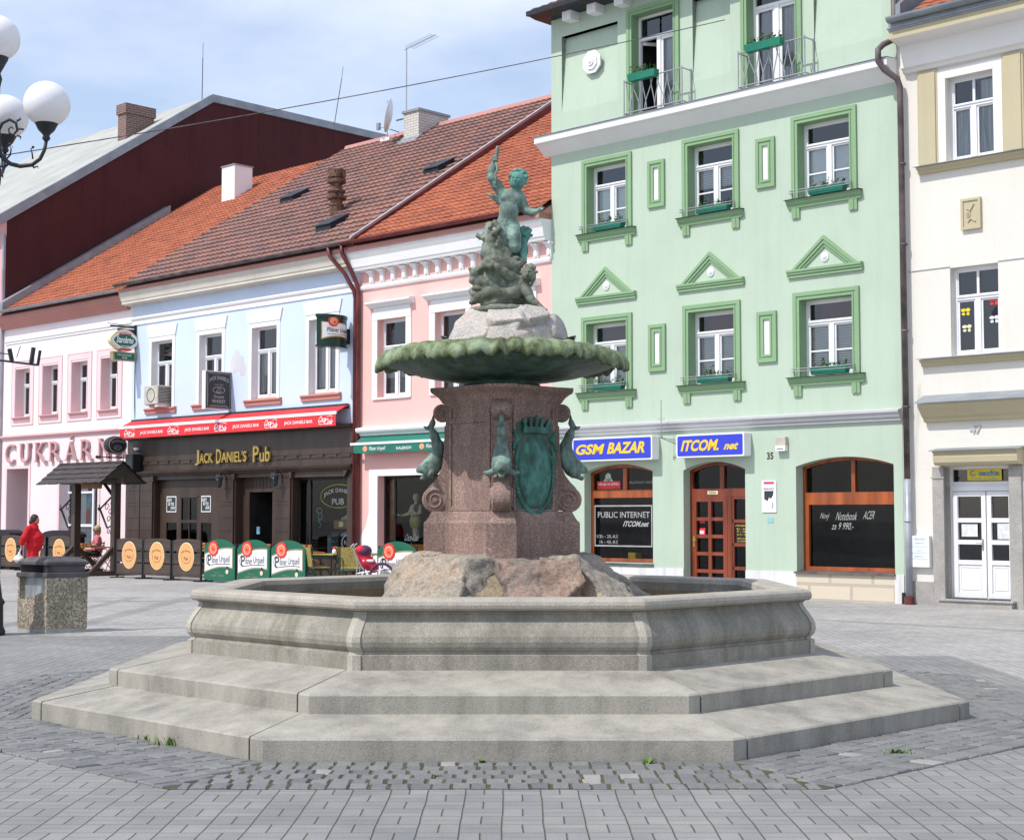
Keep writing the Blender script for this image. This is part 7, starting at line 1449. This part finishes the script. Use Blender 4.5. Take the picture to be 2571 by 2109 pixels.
# body with a recess in its left face: full block behind, ragged lower front, two cheeks
def blk(a0, a1, d0, d1, z0, z1, mb=g):                           # a along left face from L_ to F_, d depth from that face
    P = [L_ + (F_ - L_) * a0 + inw * d0, L_ + (F_ - L_) * a1 + inw * d0, L_ + (F_ - L_) * a1 + inw * d1, L_ + (F_ - L_) * a0 + inw * d1]; return mb.plan([tuple(p) for p in P], z0, z1)
blk(0, 1, .16, 1, .06, .76); blk(0, .06, .0, .16, .06, .76); blk(.93, 1, 0, .16, .06, .76)
P = [(.06, .455), (.20, .455), (.32, .485), (.48, .50), (.62, .51), (.78, .55), (.93, .56)]
for i in range(len(P) - 1):
    a, za = P[i]; b, zb = P[i + 1]; c = [L_ + (F_ - L_) * t + inw * d for t, d in ((a, 0), (b, 0), (b, .16), (a, .16))]
    g.add([(c[0].x, c[0].y, .06), (c[1].x, c[1].y, .06), (c[2].x, c[2].y, .06), (c[3].x, c[3].y, .06), (c[0].x, c[0].y, za), (c[1].x, c[1].y, zb), (c[2].x, c[2].y, zb), (c[3].x, c[3].y, za)], [(0, 3, 2, 1), (4, 5, 6, 7), (0, 1, 5, 4), (2, 3, 7, 6)])
g.build('pebble_body', 'aggregate', o); m_ = MB(); blk(.06, .93, .13, .155, .45, .76, m_); m_.build('steel_liner', 'bin_metal', o)
m_ = MB(); m_.plan(quad(1.06), .76, .825); m_.build('collar', 'concrete_cap', o, bevel=.01)
m_ = MB(); cen = (L_ + F_ + R__ + B_) / 4; S_ = lambda p, k: cen + (p - cen) * k
a, b, c, d = S_(L_, .92), S_(F_, .92), S_(R__, .92), S_(B_, .92)
m_.plan([tuple(b + (c - b) * .0), tuple(c), tuple(c + (b - c) * .0 + (d - c) * .12), tuple(b + (a - b) * .12)], .825, .93); m_.plan([tuple(a), tuple(a + (b - a) * .0 + (d - a) * .0), tuple(d), tuple(d + (a - d) * .0 + (c - d) * .2), tuple(a + (d - a) * .9 + (b - a) * .1)], .825, .93)
m_.plan([tuple(a + (b - a) * .86), tuple(b), tuple(b + (c - b) * .1), tuple(a + (b - a) * .86 + (d - a) * .1)], .825, .93); m_.build('opening_walls', 'concrete_cap', o)
m_ = MB(); q1 = [S_(p, 1.03) for p in (L_, F_, R__, B_)]; q2 = [S_(p, .72) for p in (L_, F_, R__, B_)]; m_.loft([[(*p, .93) for p in q1], [(*p, .975) for p in q1], [(*p, 1.04) for p in q2]]); m_.build('lid', 'concrete_cap', o, bevel=.008)

LX, LY = -7.12, 21.3
o = thing('street_lamp', 'dark cast iron street lamp with white globes on scrolled arms at left edge', 'street lamp', (LX, LY, 0), 'W', local=True)
MB().lathe([(.26, 0), (.27, .05), (.24, .12), (.235, .40), (.26, .44), (.22, .50), (.18, .80), (.19, .85), (.12, 1.0), (.075, 1.6), (.06, 3.5), (.075, 3.55), (.06, 3.6), (.055, 6.1), (.09, 6.15), (.10, 6.3), (.075, 6.5), (.10, 6.62), (.07, 6.8), (.05, 7.2), (.06, 7.5), (.085, 7.62), (.06, 7.7), (.10, 7.78), (.16, 7.90), (.165, 7.93), (.1, 7.94)], n=24).build('post', 'dark_metal', o, smooth=True)
MB().sphere((0, 0, 8.19), .315, 40, 24).build('globe', 'globe', o, smooth=True)
def lamp_arm(az):
    ca, sa = math.cos(az), math.sin(az); P = lambda x, z, t=0: (x * ca - t * sa, x * sa + t * ca, z)
    m_ = MB(); pts = [(.06, 6.72), (.07, 6.60), (.13, 6.50), (.23, 6.43), (.36, 6.40), (.52, 6.42), (.63, 6.50), (.69, 6.63), (.71, 6.75)]
    m_.tube([P(*p) for p in pts], [.03, .03, .03, .03, .03, .028, .026, .024, .024], 10)
    m_.tube([P(*p) for p in ((.20, 6.44), (.14, 6.38), (.08, 6.40), (.05, 6.36))], [.02, .015, .012, .004], 6); m_.tube([P(*p) for p in ((.50, 6.44), (.55, 6.38), (.60, 6.40), (.61, 6.36))], [.018, .014, .010, .003], 6)
    m_.tube([P(*p) for p in ((.17, 6.50), (.22, 6.56), (.23, 6.64), (.20, 6.70), (.26, 6.66))], [.012, .012, .010, .009, .005], 6); m_.tube([P(*p) for p in ((.53, 6.50), (.52, 6.58), (.50, 6.64), (.55, 6.67))], [.012, .010, .009, .005], 6); m_.sphere(P(.21, 6.705), .022, 8, 6); m_.sphere(P(.53, 6.665), .02, 8, 6)
    sp = [(.04, 6.66), (.04, 6.86), (.10, 7.0), (.20, 7.05), (.29, 7.0), (.31, 6.90), (.26, 6.84), (.20, 6.86), (.19, 6.92), (.23, 6.95), (.255, 6.92)]
    m_.tube([P(*p) for p in sp], [.022, .022, .024, .022, .020, .018, .016, .014, .012, .010, .008], 8)
    for x, z, dx, dz in ((.30, 7.03, .05, .06), (.33, 6.92, .07, -.02), (.31, 6.83, .05, -.06), (.06, 6.93, -.05, .05)): m_.tube([P(x, z), P(x + dx, z + dz * .4), P(x + dx * .8, z + dz)], [.016, .012, .003], 6)
    a_ = m_.build('arm', 'dark_metal', o, smooth=True)
    m_ = MB().lathe([(.024, 6.75), (.05, 6.77), (.055, 6.80), (.04, 6.82), (.06, 6.85), (.11, 6.90), (.15, 6.98), (.175, 7.02), (.18, 7.04), (.14, 7.045)], c=P(.71, 0), n=24); m_.build('globe_cup', 'dark_metal', o, smooth=True)
    MB().sphere(P(.71, 7.265), .315, 40, 24).build('globe', 'globe', o, smooth=True)
for az in (0, 97, 215): lamp_arm(R(az))
m_ = MB(); m_.tube([(0, 0, 3.74), (.64, 0, 3.66)], .018, 6); m_.tube([(0, 0, 3.84), (.30, 0, 3.80)], .008, 5); m_.bar((.30, 0, 3.70), (.26, 0, 3.88), .045); m_.bar((.56, 0, 3.68), (.58, .03, 3.90), .045); m_.bar((.62, .1, 3.66), (.65, .1, 3.87), .03); m_.tube([(.36, 0, 3.76), (.41, 0, 3.92)], .006, 5); m_.tube([(.64, 0, 3.66), (.62, .1, 3.67)], .015, 5); m_.build('basket_holder', 'dark_metal', o)
# overhead wire
pts = []; A_ = Vector((LX + .1, LY, 6.60)); B_ = Vector((3.2, 26.0, 9.35)); 
A_ = Vector((-7.0, 21.3, 6.55)); B_ = Vector((3.62, 26.2, 9.27 + .75))
for i in range(25): t = i / 24; p = A_.lerp(B_, t); p.z -= 4 * .10 * t * (1 - t); pts.append(p)
c_ = MB().tube(pts, .008, 5, cap=True).build('overhead_wire', 'old_pipe', None, (0, 0, 0), 'W', label='thin overhead wire running from the street lamp up past the green house', cat='wire')

# ------------------------------------------------------------------ PEOPLE
# person in red walking away to the right; local frame: x to the picture's right, y away from the camera
def person_red():
    o = None; K_ = .93
    g = SDF((-.5, -.4, -.02), (.5, .4, 1.75), .016)
    # body as one continuous skin surface: head, neck, torso, arms, legs, hands
    g.ell((.055, 0, 1.525), (.085, .078, .108), .02); g.ell((.10, -.01, 1.50), (.05, .055, .07), .02); g.ell((.150, -.005, 1.515), (.020, .014, .016), .012); g.ell((.135, -.005, 1.47), (.022, .024, .016), .01); g.ell((.128, 0, 1.435), (.028, .03, .022), .014); g.ell((.05, -.082, 1.515), (.018, .012, .026), .006)
    g.cap((.03, 0, 1.44), (.0, 0, 1.34), .055, .06, .03); g.ell((-.02, 0, 1.20), (.13, .17, .17), .04); g.ell((.04, 0, 1.0), (.17, .17, .18), .05); g.ell((.02, 0, .84), (.15, .16, .12), .04)
    g.chain([(-.04, -.19, 1.28), (-.13, -.23, 1.08), (-.20, -.20, .93), (-.225, -.17, .88)], [.055, .05, .035, .028], .02)
    g.ell((-.235, -.16, .835), (.028, .022, .045), .01)
    for i in range(4): g.cap((-.25 + i * .014, -.165 + i * .006, .81), (-.245 + i * .012, -.155, .775), .0095, .0085, .003)
    g.cap((-.215, -.17, .84), (-.20, -.15, .79), .011, .009, .005)
    g.chain([(-.02, .19, 1.28), (-.02, .24, 1.06), (.08, .22, .92)], [.055, .048, .034], .02); g.ell((.11, .21, .89), (.04, .025, .03), .01)
    g.chain([(.07, -.08, .78), (.06, -.08, .46), (.02, -.08, .08)], [.09, .065, .045], .02); g.chain([(-.02, .08, .78), (-.10, .09, .44), (-.20, .09, .10)], [.09, .065, .045], .02)
    b = g.mesh(); b.v = [(p[0], p[1], p[2]) for p in b.v]
    body = b.build('person', 'skin', None, (-11.98, 39.3, 0.0), 'W', smooth=True, noshift=True, label='person with short brown hair in red jacket and trousers carrying a white plastic bag', cat='person'); ORG[body.name] = (0, 0, 0)
    g = SDF((-.5, -.4, .6), (.5, .4, 1.45), .016)
    g.ell((-.01, 0, 1.24), (.155, .205, .16), .05); g.ell((.06, 0, 1.04), (.22, .215, .22), .06); g.ell((.03, 0, .86), (.21, .215, .14), .06); g.cap((-.01, 0, 1.34), (.02, 0, 1.42), .095, .078, .03)
    g.chain([(-.05, -.19, 1.29), (-.13, -.235, 1.08), (-.20, -.205, .94)], [.085, .085, .062], .035); g.chain([(-.03, .19, 1.29), (-.02, .24, 1.07), (.07, .22, .93)], [.085, .08, .06], .03); g.cap((.08, -.0, 1.40), (.14, -.02, 1.33), .03, .018, .02)
    g.rough(.016, 14.); X_, Y_, Z_ = np.meshgrid(*g.ax, indexing='ij'); g.F = np.maximum(g.F, .755 - Z_); g.mesh().build('jacket', 'red_cloth', body, smooth=True)
    g = SDF((-.5, -.4, .0), (.5, .4, .95), .016)
    g.ell((.03, 0, .80), (.17, .17, .12), .04); g.chain([(.07, -.08, .76), (.06, -.08, .44), (.03, -.08, .08)], [.115, .098, .085], .03); g.chain([(-.03, .08, .76), (-.11, .09, .44), (-.21, .09, .12)], [.115, .095, .085], .03); g.rough(.012, 12.); g.mesh().build('trousers', 'red_cloth', body, smooth=True)
    g = SDF((-.2, -.2, 1.3), (.3, .2, 1.75), .012); g.ell((.035, 0, 1.545), (.105, .098, .112), .02); g.ell((-.03, 0, 1.46), (.07, .088, .075), .03); g.ell((.125, 0, 1.49), (.055, .08, .085), .01, sub=True); g.rough(.014, 30.); g.mesh().build('hair', 'hair_brown', body, smooth=True)
    for x, y in ((.05, -.08), (-.20, .09)): MB().loft([[(x - .08, y - .04, 0), (x + .17, y - .04, 0), (x + .17, y + .04, 0), (x - .08, y + .04, 0)], [(x - .08, y - .045, .05), (x + .16, y - .045, .04), (x + .16, y + .045, .04), (x - .08, y + .045, .05)], [(x - .06, y - .04, .10), (x + .05, y - .035, .09), (x + .05, y + .035, .09), (x - .06, y + .04, .10)]]).build('shoe', 'shoe', body, bevel=.012)
    g = SDF((-.25, -.2, -.05), (.25, .2, .45), .014); g.ell((0, 0, .10), (.12, .09, .10), .03); g.cap((0, 0, .18), (.04, 0, .32), .05, .012, .03); g.cap((.02, 0, .28), (.05, 0, .36), .016, .010, .01); g.rough(.03, 16.)
    bag = g.mesh().build('plastic_bag', 'plastic_bag', None, (-11.98 - .29, 39.3 - .16, .44), 'W', smooth=True, noshift=True, label='white plastic carrier bag hanging from the hand of the person in red', cat='bag')
    return body
pr = person_red(); 
# seated person behind the gateway, facing left
g = SDF((-.4, -.7, .0), (.4, .4, 1.5), .016)
g.ell((0, 0, 1.20), (.078, .09, .108), .02); g.ell((-.0, -.085, 1.19), (.014, .02, .016), .01); g.ell((0, -.08, 1.15), (.024, .02, .012), .008); g.cap((0, .01, 1.12), (0, .02, 1.02), .05, .05, .02)
g.ell((0, .02, .86), (.165, .11, .17), .04); g.ell((0, .02, .62), (.15, .12, .16), .04); g.ell((0, 0, .50), (.17, .14, .10), .03)
for s_ in (-1, 1):
    g.chain([(s_ * .17, .02, .97), (s_ * .24, -.04, .76), (s_ * .15, -.26, .74)], [.05, .045, .03], .02); g.ell((s_ * .13, -.31, .755), (.03, .045, .02), .01)
    for i in range(4): g.cap((s_ * (.115 + i * .012), -.34, .755), (s_ * (.105 + i * .012), -.38, .745), .009, .008, .003)
    g.chain([(s_ * .09, -.02, .50), (s_ * .10, -.42, .50), (s_ * .10, -.46, .08)], [.085, .065, .045], .02); g.chain([(s_ * .10, -.44, .06), (s_ * .10, -.58, .04)], [.045, .035], .02)
st_ = g.mesh().build('person', 'skin', None, (-26.2, -.88, 0), 'F', smooth=True, rz=R(-20), noshift=True, label='person with blond hair and dark glasses in pink top sitting behind the gateway', cat='person'); ORG[st_.name] = (0, 0, 0)
g = SDF((-.4, -.4, .4), (.4, .4, 1.2), .016); g.ell((0, .02, .87), (.19, .13, .19), .04); g.ell((0, .02, .63), (.175, .145, .18), .04)
for s_ in (-1, 1): g.chain([(s_ * .17, .02, .97), (s_ * .235, -.03, .80)], [.07, .065], .03)
g.rough(.012, 14.); g.mesh().build('top', 'cloth_pink', st_, smooth=True)
g = SDF((-.4, -.7, .0), (.4, .4, .7), .016)
for s_ in (-1, 1): g.chain([(s_ * .09, 0, .50), (s_ * .10, -.42, .50), (s_ * .10, -.46, .14)], [.115, .09, .07], .03)
g.mesh().build('trousers', 'cloth_black', st_, smooth=True)
g = SDF((-.25, -.25, .95), (.25, .25, 1.45), .012); g.ell((0, .025, 1.23), (.10, .105, .115), .02); g.ell((0, .07, 1.14), (.085, .06, .10), .03); g.ell((0, -.09, 1.16), (.068, .065, .10), .01, sub=True); g.rough(.016, 26.); g.mesh().build('hair', 'hair_blond', st_, smooth=True)
MB().box(-.075, .075, -.105, -.088, 1.195, 1.235).build('sunglasses', 'black_gloss', st_, bevel=.008)

# weeds in the joints at the foot of the steps
def weed(x, y, s_, lab, grass=True):
    m_ = MB(); r_ = random.Random(int(abs(x) * 100))
    for i in range(60 if grass else 14):
        a = r_.uniform(0, 6.28); L = s_ * r_.uniform(.4, 1.); bx_, by_ = r_.gauss(0, s_ * .5) * (1.6 if grass else .2), r_.gauss(0, s_ * .12); w_ = .004 if grass else .012; tip = (bx_ + L * .6 * math.cos(a), by_ + L * .6 * math.sin(a), L * (.8 if grass else .35)); mid = (bx_ + L * .3 * math.cos(a), by_ + L * .3 * math.sin(a), L * (.55 if grass else .32)); px, py = -math.sin(a) * w_, math.cos(a) * w_
        m_.add([(bx_ - px, by_ - py, 0), (bx_ + px, by_ + py, 0), (mid[0] + px, mid[1] + py, mid[2]), (mid[0] - px, mid[1] - py, mid[2]), tip], [(0, 1, 2, 3), (3, 2, 4)])
    m_.build('grass_tuft' if grass else 'weed', 'leaf_bright', None, (x, y, .008), 'W', label=lab, cat='grass tuft' if grass else 'weed', noshift=True)
weed(-2.36, 11.05, .10, 'bright green grass tuft in the joint at the foot of the left step'); weed(-2.55, 11.28, .07, 'smaller grass tuft left of the bright one at the left step foot')
weed(.88, 10.25, .10, 'rosette weed with pointed leaves at the foot of the front step', False); weed(-.19, 10.26, .06, 'tiny weed near the middle of the front step foot', False); weed(-.46, 9.72, .05, 'tiny weed between setts in front of the fountain', False); weed(-3.55, 10.75, .05, 'low grass tuft among the setts at left'); weed(2.6, 10.66, .05, 'low grass tuft at the foot of the right step')
